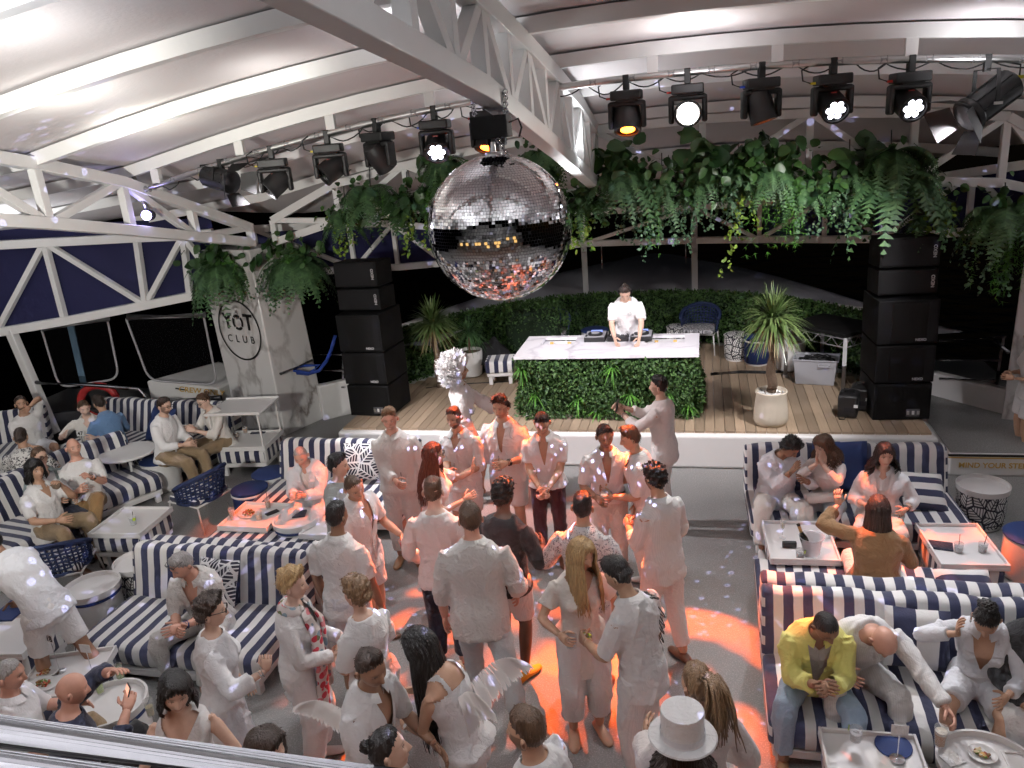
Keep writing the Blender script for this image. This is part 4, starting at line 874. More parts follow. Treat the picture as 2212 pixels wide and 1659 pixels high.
def planter(label, c, comps, rs, pot=True, w_=.5):
    T = thing('hanging_planter', label, 'hanging plant', c, 0, 'plants hung above the stage')
    if pot: MB().box((0, 0, -.02), (w_, .2, .16)).build('trough', TROUGH, T, bevel=.02); MB().bar((0, .02, .05), (0, .1, .4), .012).build('hanger', BLACK, T)
    if w_ < .5: comps = list(comps) + [('fern', 0, .05, 24, .42), ('fern', rnd.uniform(-.1, .1), -.1, 10, .5), ('broad', 0, .08, 40, .1)]
    for i, (kd, *a) in enumerate(comps):
        rs2 = rs * 31 + i * 7
        if kd == 'fern': v, f = fern((a[0], -.03, a[1]), a[2], a[3], rs2); m_, nm = FERN, 'fern_fronds'
        elif kd == 'ivy': v, f = ivy((a[0], -.08, a[1]), int(a[2] * .9), a[3] * .85, .045, rs2, a[4] if len(a) > 4 else .16); m_, nm = IVY, 'trailing_ivy'
        elif kd == 'lime': v, f = ivy((a[0], -.1, a[1]), a[2], a[3], .07, rs2, a[4] if len(a) > 4 else .1, True); m_, nm = LIME, 'lime_vine'
        elif kd == 'broad': v, f = broad((a[0], -.05, a[1]), a[2], a[3], rs2, (w_ * .45, .13, .13)); m_, nm = BROAD, 'broad_leaves'
        else: v, f = feather((a[0], -.08, a[1]), a[2], a[3], rs2); m_, nm = ASPAR, 'feathery_fronds'
        tag(np_mesh(nm, v, f, m_, T), None, kind='stuff')
GY = 10.62
for i, (x, y, lab, comps) in enumerate((
    (745, 465, 'lime vine plant at the left end of the garland', [('lime', 0, .02, 9, .5, .12), ('fern', .1, .05, 14, .4), ('ivy', .1, 0, 5, .4)]),
    (800, 420, 'fern planter with long fronds left of the mirror ball', [('fern', 0, .1, 44, .6), ('fern', .05, -.1, 16, .75), ('feather', .05, 0, 10, .55)]),
    (880, 435, 'round-leaved planter left of the mirror ball', [('broad', 0, 0, 70, .15), ('ivy', 0, -.05, 10, .5), ('lime', .1, -.15, 6, .5)]),
    (962, 370, 'tall fern planter just behind the mirror ball on the left', [('fern', 0, .15, 46, .55), ('broad', 0, -.1, 50, .2), ('feather', .05, -.2, 12, .7)]),
    (1165, 345, 'fern planter just behind the mirror ball on the right', [('fern', 0, .1, 44, .55), ('broad', 0, -.1, 40, .18), ('feather', .15, -.25, 10, .6)]),
    (1255, 435, 'lime and ivy planter under the end of the middle truss', [('broad', 0, .1, 50, .16), ('lime', 0, -.1, 8, .35, .12), ('feather', 0, -.05, 10, .55)]),
    (1340, 375, 'dark long-leaved planter right of the middle truss', [('broad', 0, .15, 60, .22), ('fern', 0, 0, 44, .75), ('ivy', .1, -.2, 12, .75)]),
    (1430, 400, 'ivy planter below the blazing light', [('broad', 0, .1, 60, .15), ('ivy', 0, 0, 22, .95), ('feather', -.1, -.1, 12, .7)]),
    (1520, 385, 'broad-leaved planter right of the blazing light', [('broad', 0, .25, 26, .34), ('broad', 0, 0, 60, .14), ('ivy', 0, -.1, 14, .75), ('fern', 0, -.05, 20, .5)]),
    (1595, 380, 'mixed ivy planter with one long lime trail', [('broad', 0, .05, 60, .16), ('ivy', 0, 0, 14, .7), ('lime', 0, -.1, 5, 1.1, .06)]),
    (1665, 370, 'fern planter with feathery trail, middle of the garland', [('broad', 0, .2, 50, .2), ('fern', 0, .0, 34, .5), ('feather', .15, -.2, 20, .8)]),
    (1755, 400, 'low round-leaved planter in the right garland', [('broad', 0, .05, 70, .17), ('ivy', 0, -.05, 10, .5), ('fern', -.1, 0, 20, .45)]),
    (1835, 375, 'planter with one huge dark leaf in the right garland', [('broad', 0, .3, 7, .5), ('ivy', 0, -.05, 22, .8), ('broad', 0, -.05, 40, .14)]),
    (1925, 355, 'large arching fern planter near the right speakers', [('fern', 0, .15, 64, .7), ('fern', .05, -.15, 34, .95), ('ivy', -.1, -.1, 14, .7)]),
    (2018, 445, 'bright lime vine at the right end of the garland', [('lime', 0, .1, 12, .5, .1), ('fern', -.15, .05, 10, .35)]))):
    planter(lab, PY(x, y, GY), comps, i + 1, w_=.42)
planter('left planter with ferns and ivy on top of the YOT CLUB pillar', PY(478, 590, 10.7), [('broad', 0, .25, 90, .16), ('fern', 0, .12, 100, .72), ('ivy', -.15, .1, 30, .45), ('feather', .15, .15, 40, .55)], 31, w_=.6)
planter('right planter with drooping ferns on the YOT CLUB pillar', PY(632, 580, 10.75), [('broad', 0, .25, 90, .16), ('fern', .05, .12, 100, .72), ('ivy', -.1, .1, 26, .5), ('feather', -.05, .15, 20, .55)], 32, w_=.6)
planter('planter with ferns on the marble pillar at the right edge', PY(2170, 470, 10.5), [('fern', 0, .1, 60, .7), ('feather', .1, -.05, 34, .8), ('ivy', -.1, -.1, 16, .8), ('broad', .1, .2, 40, .16)], 33, w_=.6)
def strap_crown(c, n, L, rs, T, mat, nm, lo=-.25, hi=1.4, w_=.014, dr=.55):
    g_ = np.random.default_rng(rs); out = []
    for i in range(n):
        a = g_.uniform(0, 2 * PI); e = g_.uniform(lo, hi); d = np.array([math.cos(a) * math.cos(e), math.sin(a) * math.cos(e), math.sin(e)]); l_ = L * g_.uniform(.75, 1.1); x = np.cross(d, [0, 0, 1.]); x /= np.linalg.norm(x) + 1e-9; V = []
        for t in (0, .25, .5, .75, 1.):
            q = np.array(c) + d * l_ * t + np.array([0, 0, -dr * l_ * t ** 2.2 * max(.15, math.cos(e))]); ww = w_ * (.5 + t * 2 if t < .25 else 1. - (t - .25) ** 1.5 * 1.4); V += [q - x * max(ww, .001), q + x * max(ww, .001)]
        out.append((V, [(2 * j, 2 * j + 1, 2 * j + 3, 2 * j + 2) for j in range(4)]))
    v, f = merge(out); return tag(np_mesh(nm, v, f, mat, T), None, kind='stuff')
def yucca(label, base, zc_, L, rs, pot=None, z0=SZ):
    T = thing('yucca_tree', label, 'yucca', (base[0], base[1], z0)); h_ = zc_ - z0; g_ = random.Random(rs)
    pts = [(.015 * math.sin(i * 1.3), .012 * math.cos(i), h_ * i / 12) for i in range(13)]; MB().tube(pts, [.062 - .002 * i + g_.uniform(-.004, .004) for i in range(13)], 12).build('trunk', BARK, T, smooth=True)
    strap_crown((0, 0, h_), 300, L, rs, T, STRAP, 'crown'); strap_crown((0, 0, h_ - .06), 70, L * .72, rs + 1, T, DRY, 'dry_skirt', -.9, -.1, .012, .5); return T
MB
tl_ = PY(1668, 690, 9.98); yucca('tall yucca tree in the cream pot on the right of the stage', (.84, 9.98), tl_.z, .52, 5, z0=.93)
pt_ = thing('stone_pot', 'rounded cream stone pot holding the right yucca', 'pot', (.84, 9.97, SZ)); MB().lathe([(.13, 0), (.19, .01), (.215, .06), (.215, .14), (.2, .28), (.185, .4), (.2, .44), (.195, .455), (.175, .45), (.168, .40), (.001, .4)], 40).build('bowl', CREAM, pt_, smooth=True)
mb = MB(); g3 = random.Random(8)
for k in range(120):
    a, r = g3.uniform(0, 2 * PI), .165 * math.sqrt(g3.random()); mb.box((math.cos(a) * r, math.sin(a) * r, .405 + g3.uniform(0, .012)), (.022, .018, .016), Matrix.Rotation(g3.uniform(0, 3), 3, 'Z') @ Matrix.Rotation(g3.uniform(0, 1), 3, 'X'))
tag(mb.build('pebbles', POTW, pt_), None, kind='stuff')
tp_ = PY(952, 700, 11.5); yucca('bushy yucca tree left of the booth with a dry leaf skirt', (-4.2, 11.5), tp_.z, .55, 15)
def pot(label, x, y, r, H, mat=POTW): T = thing('planter_pot', label, 'pot', (x, y, SZ)); MB().lathe([(r * .7, 0), (r * .82, .02), (r * .97, H * .5), (r, H * .85), (r * .98, H), (r * .9, H), (r * .9, H - .05), (.001, H - .05)], 36).build('bowl', mat, T, smooth=40); MB().lathe([(r * .9, H - .049), (.001, H - .04)], 24).build('soil', BARK, T); return T
q = P(1012, 818, SZ); T = pot('white planter pot with a dark dracaena left of the booth', q.x, q.y + .2, .22, .44)
MB().tube([(0, 0, .35), (.02, 0, .75)], .02, 8).build('stem', BARK, T); strap_crown((.02, 0, .75), 90, .42, 44, T, FERN, 'leaves', -.3, 1.3, .013, .6)
q = P(1707, 802, SZ); T = pot('white planter pot behind the right yucca', q.x, q.y + .12, .23, .46); strap_crown((0, 0, .45), 50, .3, 46, T, DRY, 'leaves', .2, 1.4)
drum('leaf-print drum stool on the stage beside the blue one', *(P(1592, 782, SZ) + Vector((0, .18, 0))).xy, LEAFW, LEAFW, .2, .42, z=SZ); drum('plain blue drum stool on the stage behind the yucca', *(P(1637, 792, SZ) + Vector((0, .18, 0))).xy, NAVY, NAVY, .2, .44, z=SZ, band=WHITE)
drum('leaf-print drum stool right behind the DJ', *P(1465, 705, SZ + .42).xy, LEAFW, LEAFW, .2, .42, z=SZ); drum('white drum stool with navy top behind the DJ', *P(1285, 712, SZ + .42).xy, POTW, NAVY, .24, .42, z=SZ)
woven_chair('navy woven armchair on the stage left of the DJ', *P(1192, 712, SZ + .45).xy, 5, SZ, LEAFG); woven_chair('navy woven armchair on the stage right of the DJ', *P(1512, 702, SZ + .45).xy, -8, SZ, LEAFG)
T = tray_table('small striped ottoman on the stage left of the booth', *P(1082, 792, SZ + .25).xy, 8, .5, .46, tray=False); T.location.z = SZ
# dark cloth heap
V = []; F = []; n = 26
for j in range(n + 1):
    for i in range(n + 1):
        u, v = -1 + 2 * i / n, -1 + 2 * j / n; r = math.hypot(u, v); z = .34 * max(0, 1 - r * r) + .05 * math.sin(u * 9 + v * 4) * max(0, 1 - r) + .04 * math.sin(v * 13 - u * 6) * max(0, 1 - r); V.append((u * .36, v * .3, z))
F = [(j * (n + 1) + i, j * (n + 1) + i + 1, (j + 1) * (n + 1) + i + 1, (j + 1) * (n + 1) + i) for j in range(n) for i in range(n)]
o = np_mesh('cloth_heap', V, F, M('black_cloth', (.01, .01, .012), .9), smooth=True); o.location = (*P(1065, 765, SZ + .3).xy, SZ + .2); tag(o, 'heap of dark cloth behind the small striped ottoman', 'cloth')
# staging table
A_, B_ = Vector((1.2, 11.9, 0)), Vector((1.9, 11.15, 0)); nrm = Vector((.73, .68, 0)); tz_ = 1.3
GM = M('grey_metal', (.3, .3, .31), .5, .2); T = thing('staging_table', 'black-topped staging table with aluminium lattice frame, right', 'table'); cs = [A_, B_, B_ + nrm * .8, A_ + nrm * .8]
MB().add([Vector((v.x, v.y, tz_)) for v in cs] + [Vector((v.x, v.y, tz_ + .05)) for v in cs], [(3, 2, 1, 0), (4, 5, 6, 7), (0, 1, 5, 4), (1, 2, 6, 5), (2, 3, 7, 6), (3, 0, 4, 7)]).build('table_top', CABI, T, bevel=.005)
for v in cs: MB().tube([(v.x, v.y, SZ), (v.x, v.y, tz_)], .028, 12).build('leg', GM, T, smooth=True); MB().lathe([(.04, 0), (.04, .03), (.03, .04)], 12, (v.x, v.y, SZ)).build('foot', STEEL, T)
for k in range(4):
    a, b_ = cs[k], cs[(k + 1) % 4]; mb = MB()
    for z in (tz_ - .02, tz_ - .14): mb.tube([(a.x, a.y, z), (b_.x, b_.y, z)], .012, 6)
    for j in range(9):
        q0, q1 = a.lerp(b_, j / 9), a.lerp(b_, (j + 1) / 9); z0, z1 = (tz_ - .02, tz_ - .14) if j % 2 else (tz_ - .14, tz_ - .02); mb.tube([(q0.x, q0.y, z0), (q1.x, q1.y, z1)], .009, 6)
    mb.build('lattice', GM, T, smooth=True)
# storage tub with cables
q = P(1765, 832, SZ); T = thing('storage_tub', 'grey translucent storage tub full of black cables', 'tub', (q.x, q.y + .18, SZ), math.radians(-12)); TUB = M('grey_tub', (.42, .43, .47), .4, var=.05, alpha=.85)
mb = MB()
for s_, z in ((.86, 0), (.88, .02), (1., .36), (1.06, .365), (1.06, .385), (1., .385)): mb.v += [(x * .3 * s_, y * .2 * s_, z) for x, y in ((-1, -1), (1, -1), (1, 1), (-1, 1))]
mb.f = [(i * 4 + j, i * 4 + (j + 1) % 4, (i + 1) * 4 + (j + 1) % 4, (i + 1) * 4 + j) for i in range(5) for j in range(4)] + [(3, 2, 1, 0)]; mb.mi = [0] * len(mb.f); mb.build('box', TUB, T, bevel=.015)
MB().tube([(.05, -.21, .33), (.05, -.235, .3), (.19, -.235, .3), (.19, -.21, .33)], .01, 6).build('handle', TUB, T); mb = MB()
for k in range(14): r = .06 + .09 * g3.random(); cx_, cy_ = g3.uniform(-.12, .12), g3.uniform(-.05, .05); ti = g3.uniform(-.4, .4); mb.tube([(cx_ + r * math.cos(a), cy_ + r * .75 * math.sin(a), .33 + .05 * g3.random() + ti * r * math.cos(a) * .5) for a in np.linspace(0, 2 * PI, 15)], .009, 5)
MB().box((0, 0, .2), (.5, .32, .2)).build('contents', BLACK, T); mb.build('cable_coil', BLACK, T, smooth=True)
for k, (px, py, lab) in enumerate(((1836, 905, 'front black smoke machine at the foot of the right speakers'), (1862, 890, 'rear black smoke machine against the right speakers'))):
    q = P(px, py, SZ); T = thing('smoke_machine', lab, 'machine', (q.x, q.y + .15, SZ), math.radians(-15)); MB().box((0, 0, .16), (.24, .3, .3)).build('case', BLACK, T, bevel=.03, seg=3); MB().tube([(-.06, 0, .3), (-.06, 0, .36), (.06, 0, .36), (.06, 0, .3)], .012, 6).build('handle', BLACK, T)
    MB().box((.02, -.152, .12), (.12, .006, .06)).build('panel', M('black_gloss', (.02, .02, .025), .2), T); MB().box((.1, -.153, .18), (.05, .006, .04)).build('sticker', POTW, T); MB().tube([(0, -.15, .06), (-.02, -.22, .02), (-.08, -.2, .005), (-.1, -.12, .004)], .007, 6).build('lead', BLACK, T)
mb = MB()
for k in range(3): mb.tube([P(x, y + k * 2, SZ + .01) for x, y in ((1535, 806), (1600, 801), (1660, 802), (1720, 798), (1790, 812))], .009, 5)
tag(mb.build('stage_cable', BLACK, smooth=True), 'black cables lying across the stage behind the yucca', 'cable')
mb = MB(); mb.tube([P(x, y, SZ + .01) for x, y in ((920, 838), (980, 830), (1060, 826), (1100, 824))], .009, 5); tag(mb.build('stage_cable', BLACK, smooth=True), 'black cable lying left of the booth', 'cable')
# ------------------------------------------------------------------ people: builders
def skin_mat(name, rgb):
    mt, t, b = nodes(name); at = N(t, 'VertexColor', layer_name='Col'); nz = N(t, 'TexNoise', i_Scale=25., i_Detail=4.); t.links.new(objco(t), nz.inputs[0])
    k = mixc(t, nz.outputs[0], tuple(x * .88 for x in rgb), tuple(min(1, x * 1.1) for x in rgb)); k2 = mixc(t, at.outputs['Alpha'], k, at.outputs['Color'])
    t.links.new(k2, b.inputs['Base Color']); b.inputs['Roughness'].default_value = .48; return mt
SKIN = {k: skin_mat('skin_' + k, c) for k, c in dict(fair=(.7, .48, .38), light=(.63, .41, .305), tan=(.5, .3, .2), olive=(.43, .265, .175), brown=(.27, .145, .088), dark=(.11, .057, .036), ruddy=(.62, .34, .25)).items()}
def hair_mat(name, rgb, rough=.42):
    mt, t, b = nodes(name); mp = N(t, 'Mapping'); mp.inputs['Scale'].default_value = (70, 70, 9); t.links.new(objco(t), mp.inputs[0]); nz = N(t, 'TexNoise', i_Scale=1.5, i_Detail=5.); t.links.new(mp.outputs[0], nz.inputs[0])
    t.links.new(mixc(t, nz.outputs[0], tuple(x * .35 for x in rgb), tuple(min(1, x * 1.7) for x in rgb)), b.inputs['Base Color']); b.inputs['Roughness'].default_value = rough; bump(t, b, nz.outputs[0], .9, .012); return mt
HAIRC = dict(black=(.008, .007, .007), dbrown=(.028, .016, .011), brown=(.07, .038, .02), lbrown=(.17, .1, .05), blonde=(.42, .28, .13), grey=(.3, .29, .28), white=(.82, .81, .8), red=(.09, .025, .012))  # red is dark hair with red stage light put into its colour
HAIR = {k: hair_mat('hair_' + k, c) for k, c in HAIRC.items()}; HAIR['white'] = M('white_wig', (.85, .84, .83), .7, var=.06, vs=30.)
def cloth(name, rgb, rough=.85, bs=.5, var=.06):
    if name in MATS: return MATS[name]
    mt, t, b = nodes(name); co = objco(t); nz = N(t, 'TexNoise', i_Scale=5., i_Detail=3., i_Roughness=.55, i_Distortion=1.1); t.links.new(co, nz.inputs[0]); fi = N(t, 'TexNoise', i_Scale=420., i_Detail=1.); t.links.new(co, fi.inputs[0])
    wr = N(t, 'TexNoise', i_Scale=17., i_Detail=2., i_Distortion=1.6); t.links.new(co, wr.inputs[0])
    t.links.new(mixc(t, fi.outputs[0], tuple(x * (1 - var) for x in rgb), tuple(min(1, x * (1 + var)) for x in rgb)), b.inputs['Base Color']); b.inputs['Roughness'].default_value = rough; b.inputs['Sheen Weight'].default_value = .15
    bump(t, b, math_(t, 'MULTIPLY_ADD', fi.outputs[0], .08, math_(t, 'MULTIPLY_ADD', wr.outputs[0], .6, nz.outputs[0])), bs, .035); MATS[name] = mt; return mt
CW = cloth('white_linen', (.78, .77, .76)); CW2 = cloth('white_cotton', (.82, .82, .82)); CW3 = cloth('offwhite_knit', (.74, .71, .67)); CW4 = cloth('cool_white', (.72, .73, .76)); SHEER = cloth('sheer_white', (.78, .73, .71))
KHAKI = cloth('khaki', (.28, .2, .115)); TANC = cloth('tan_cotton', (.3, .18, .075)); NAVT = cloth('navy_cotton', (.012, .015, .035)); BLK = cloth('black_cotton', (.011, .011, .013)); MAROON = cloth('maroon', (.045, .008, .014)); DENIM = cloth('pale_denim', (.28, .37, .47)); PJEAN = cloth('pale_jeans', (.5, .56, .58))
YELW = cloth('yellow_linen', (.8, .77, .24)); CAMEL = cloth('camel_cord', (.25, .145, .065)); BLUES = cloth('blue_shirting', (.13, .24, .42)); GREYJ = cloth('grey_denim', (.2, .25, .25)); DGREY = cloth('dark_jacket', (.014, .012, .014)); GREYB = cloth('grey_blazer', (.4, .43, .42)); GREYT = cloth('grey_tee', (.45, .43, .42)); NAVS = cloth('navy_knit', (.012, .016, .04))
def stripy(name, rgb, amt, per):
    mt, t, b = nodes(name); co = objco(t); sp = N(t, 'SeparateXYZ'); t.links.new(co, sp.inputs[0]); f = math_(t, 'MULTIPLY', math_(t, 'GREATER_THAN', math_(t, 'FRACT', math_(t, 'MULTIPLY', sp.outputs[0], 1 / per)), .6), amt); t.links.new(mixc(t, f, rgb, (.4, .42, .46)), b.inputs['Base Color']); b.inputs['Roughness'].default_value = .75
    wr = N(t, 'TexNoise', i_Scale=9., i_Detail=5., i_Distortion=1.2); t.links.new(co, wr.inputs[0]); bump(t, b, wr.outputs[0], .55, .035); return mt
WHITES = [CW, CW2, CW, CW2, cloth('white_poplin', (.84, .84, .85), .6, .35), cloth('warm_white', (.78, .74, .68)), cloth('bluish_white', (.74, .76, .8)), stripy('pinstripe_white', (.8, .8, .79), .14, .013), cloth('heavy_linen', (.72, .71, .68), .9, .8)]
def printed(name, base, dot, sc, thr):
    mt, t, b = nodes(name); v = N(t, 'TexVoronoi', i_Scale=sc); nz = N(t, 'TexNoise', i_Scale=sc * .8); ad = N(t, 'VectorMath', operation='ADD'); co = objco(t); t.links.new(co, nz.inputs[0]); sc_ = N(t, 'VectorMath', operation='SCALE', i_Scale=.06); t.links.new(nz.outputs[1], sc_.inputs[0]); t.links.new(co, ad.inputs[0]); t.links.new(sc_.outputs[0], ad.inputs[1]); t.links.new(ad.outputs[0], v.inputs[0])
    f = math_(t, 'LESS_THAN', v.outputs[0], thr); c2 = dot
    t.links.new(mixc(t, f, base, c2), b.inputs['Base Color']); b.inputs['Roughness'].default_value = .85
    wr = N(t, 'TexNoise', i_Scale=11., i_Detail=4., i_Distortion=1.); t.links.new(co, wr.inputs[0]); bump(t, b, wr.outputs[0], .5, .03); return mt
PRINTB = printed('black_print_white', (.72, .71, .69), (.05, .05, .055), 38., .42); PRINTF = printed('grey_print_white', (.7, .69, .69), (.17, .18, .21), 55., .36)
def scarf_mat():
    mt, t, b = nodes('floral_scarf'); v = N(t, 'TexVoronoi', i_Scale=20.); t.links.new(objco(t), v.inputs[0]); r = N(t, 'ValToRGB'); sp = N(t, 'SeparateColor'); t.links.new(v.outputs['Color'], sp.inputs[0]); t.links.new(sp.outputs[0], r.inputs[0]); r.color_ramp.interpolation = 'CONSTANT'
    r.color_ramp.elements[0].color = (.45, .03, .05, 1); e = r.color_ramp.elements; e[1].position = .3; e[1].color = (.5, .45, .42, 1)
    for p_, c in ((.5, (.2, .28, .33, 1)), (.68, (.55, .16, .18, 1)), (.82, (.12, .14, .06, 1))): q_ = e.new(p_); q_.color = c
    f = math_(t, 'LESS_THAN', v.outputs[0], .52); t.links.new(mixc(t, f, (.6, .55, .53), r.outputs[0]), b.inputs['Base Color']); b.inputs['Roughness'].default_value = .8; return mt
SCARF = scarf_mat()
SHOE = {k: M('shoe_' + k, c, .5, var=.15, vs=12.) for k, c in dict(white=(.7, .69, .68), brown=(.12, .05, .025), tan=(.28, .16, .08), black=(.012, .012, .013), yellow=(.6, .3, .02), red=(.45, .02, .02)).items()}
# ---- head template
def head_grid(nlat, nlon):
    la = np.linspace(-PI / 2, PI / 2, nlat); lo = np.linspace(0, 2 * PI, nlon, endpoint=False); lo = lo - .35 * np.sin(lo - 0) * 1.0   # denser towards the face
    LA, LO = np.meshgrid(la, lo, indexing='ij'); n = np.stack([np.cos(LA) * np.sin(LO), np.cos(LA) * np.cos(LO), np.sin(LA)], -1).reshape(-1, 3)
    F = [(i * nlon + j, i * nlon + (j + 1) % nlon, (i + 1) * nlon + (j + 1) % nlon, (i + 1) * nlon + j) for i in range(nlat - 1) for j in range(nlon)]
    return n, np.array(F)[:, ::-1]
def head_shape(n, fem=0.):
    p_ = n * np.array([.0735, .096, .116]); x, y, z = p_[:, 0].copy(), p_[:, 1].copy(), p_[:, 2].copy()
    t = np.clip(-z / .116, 0, 1); x *= 1 - (.24 + .06 * fem) * t ** 1.4; y = np.where(y > 0, y * (1 - .04 * t), y * (1 - .5 * t ** 1.2)); y = np.where((y < 0) & (z > 0), y * 1.04, y)
    y = np.where(y > .068, .068 + (y - .068) * .72, y); fr = y > 0; ax = np.abs(x); ga = lambda a, s_: np.exp(-(a / s_) ** 2); G = lambda v: np.where(fr, v, 0)
    sh = np.clip((.022 - z) / .05, 0, 1) * np.clip((z + .046) / .012, 0, 1); y += G(.027 * ga(x, .0105 + .004 * sh) * sh) + G(.006 * ga(ax - .012, .007) * ga(z + .032, .008))
    y -= G(.0115 * ga(ax - .031, .015) * ga(z - .010, .012)); y += G(.005 * ga(ax - .028, .022) * ga(z - .031, .008)) * (1 - .6 * fem); y += G(.006 * ga(x, .021) * ga(z + .061, .0075)) - G(.003 * ga(x, .02) * ga(z + .067, .003)); y += G(.009 * ga(x, .022) * ga(z + .1, .015)); y += G(.005 * ga(ax - .042, .016) * ga(z + .02, .016)); y -= G(.004 * ga(ax - .045, .016) * ga(z + .055, .018))
    return np.stack([x, y, z], 1)
def head_colors(p_, hairc, beard, fem, smile=False, lips=(.38, .12, .1)):
    x, y, z = p_.T; ax = np.abs(x); fr = y > .02; C = np.zeros((len(p_), 4)); 
    def paint(mask, c, a):
        m_ = (mask > C[:, 3] * .0) & (mask > .02); w_ = np.clip(mask, 0, 1) * a; sel = w_ > C[:, 3]; C[sel, :3] = c; C[sel, 3] = w_[sel]
    g2 = lambda u, v: np.exp(-(u * u + v * v)); F_ = fr.astype(float)
    if beard > 0:
        jaw = np.clip((-.042 - z) / .012, 0, 1) * (z > -.13) * (y > -.01); side = np.clip((ax - .05) / .008, 0, 1) * (z < .015) * (y > -.005) * (y < .06); mo = g2(x / .024, (z + .05) / .006); chin = np.maximum(jaw, np.maximum(side, mo)) * (1 - .9 * g2(x / .017, (z + .062) / .006)); paint(chin * (y > -.02), hairc, beard)
    paint(g2(x / .021, (z + .0615) / .0065) ** .7 * F_, lips, .75 if fem else .5); paint(((((ax - .031) / .015) ** 2 + ((z - .0105) / .0065) ** 2) < 1) * F_, (.03, .02, .016), .82)
    paint(((np.abs(ax - .031) > .007) & (((ax - .031) / .014) ** 2 + ((z - .0095) / .0045) ** 2 < 1)) * F_, (.6, .57, .54), .9)
    paint(g2((ax - .031) / .018, (z - .031 - .0) / .0042) * F_, hairc, .85 if not fem else .7)
    if smile: sel = (((x / .017) ** 2 + ((z + .0615 - .25 * x * x / .017) / .0045) ** 2) < 1) & fr; C[sel] = (.75, .72, .68, .92)
    return C
HG = {q: head_grid(*q) for q in ((44, 60), (30, 40))}
def hairline(n, mode):
    ph = np.arctan2(np.abs(n[:, 0]), n[:, 1]) / PI   # 0 front .. 1 back
    tb = dict(short=[.083, .066, .022, -.035, -.07], bob=[.058, .035, -.11, -.13, -.12], rec=[.098, .072, .02, -.035, -.07], afro=[.075, .03, -.05, -.09, -.1])[mode]
    return np.interp(ph, [0, .27, .48, .62, 1.], tb)
def hair_cap(lod, fem, th, mode, rs, noise=.004, nf=60., top=None):
    n, F = HG[lod]; p_ = head_shape(n, fem); hl = hairline(n, mode); jit = .006 * np.sin(np.arctan2(n[:, 0], n[:, 1]) * 23 + rs) + .004 * np.sin(np.arctan2(n[:, 0], n[:, 1]) * 41); m_ = np.clip((p_[:, 2] - hl + jit) / (.034 if th < .015 else .02), 0, 1) ** .8; g_ = np.random.default_rng(rs); T_ = np.full(len(n), th)
    if top: up = np.clip((n[:, 2] - .35) / .4, 0, 1); frn = np.clip(n[:, 1], 0, 1); T_ = T_ + up * top[0] + up * frn * top[1]
    nz = np.zeros(len(n))
    for k in range(5): d = g_.normal(size=3); nz += np.sin(p_ @ (d * nf) + g_.uniform(0, 6.28))
    r = np.where(m_ > 0, m_ * (T_ + nz * noise * .5), -.012); V = p_ + n * r[:, None]; return V, F
# ---- hands: fingers along +Y, palm towards -Z, thumb on +X (right hand when seen palm down is thumb -X)
def hand_geo(curl, thumb=.5, spread=.08):
    mb = MB(); pal = [((0, -.01, 0), .027, .021), ((0, .02, 0), .036, .018), ((0, .06, 0), .042, .016), ((0, .09, -.002), .04, .013)]; n = 10; o = len(mb.v)
    for c, rx, rz in pal:
        for k in range(n): a = 2 * PI * k / n; mb.v.append((c[0] + rx * math.cos(a), c[1], c[2] + rz * math.sin(a)))
    mb.f += [(i * n + j, i * n + (j + 1) % n, (i + 1) * n + (j + 1) % n, (i + 1) * n + j) for i in range(3) for j in range(n)] + [tuple(range(n))[::-1], tuple(3 * n + j for j in range(n))]; mb.mi = [0] * len(mb.f)
    for i, (x, L) in enumerate(((-.031, .062), (-.0105, .075), (.0105, .08), (.031, .072))):
        a = 0.; p_ = Vector((x, .085, -.002)); pts = [p_ - Vector((0, .02, 0)), p_.copy()]; sp = (i - 1.5) * spread
        for l_, c in ((.45, curl * .8), (.3, curl * 1.1), (.25, curl * .8)): a += c; d = Vector((math.sin(sp) * math.cos(a), math.cos(sp) * math.cos(a), -math.sin(a))); p_ = p_ + d * L * l_; pts.append(p_.copy())
        mb.tube(pts, [.0095, .0098, .009, .0082, .006], 7)
    d0 = Vector((.75, .62, -.25 - thumb * .4)).normalized(); d1 = Vector((.45 - thumb * .5, .8, -.25 - thumb * .55)).normalized(); q = Vector((.026, .02, -.004)); mb.tube([q, q + d0 * .042, q + d0 * .042 + d1 * .034, q + d0 * .042 + d1 * .058], [.0135, .0115, .0095, .0065], 7)
    return np.array(mb.v), mb.f
HANDS = {'relax': hand_geo(.28, .2), 'grip': hand_geo(.62, .9, .02), 'fist': hand_geo(1.25, 1., 0), 'flat': hand_geo(.05, .0, .05), 'point': hand_geo(.45, .5)}
def ring_faces(nr, n, o_=0): return [(o_ + i * n + j, o_ + i * n + (j + 1) % n, o_ + (i + 1) * n + (j + 1) % n, o_ + (i + 1) * n + j) for i in range(nr - 1) for j in range(n)]
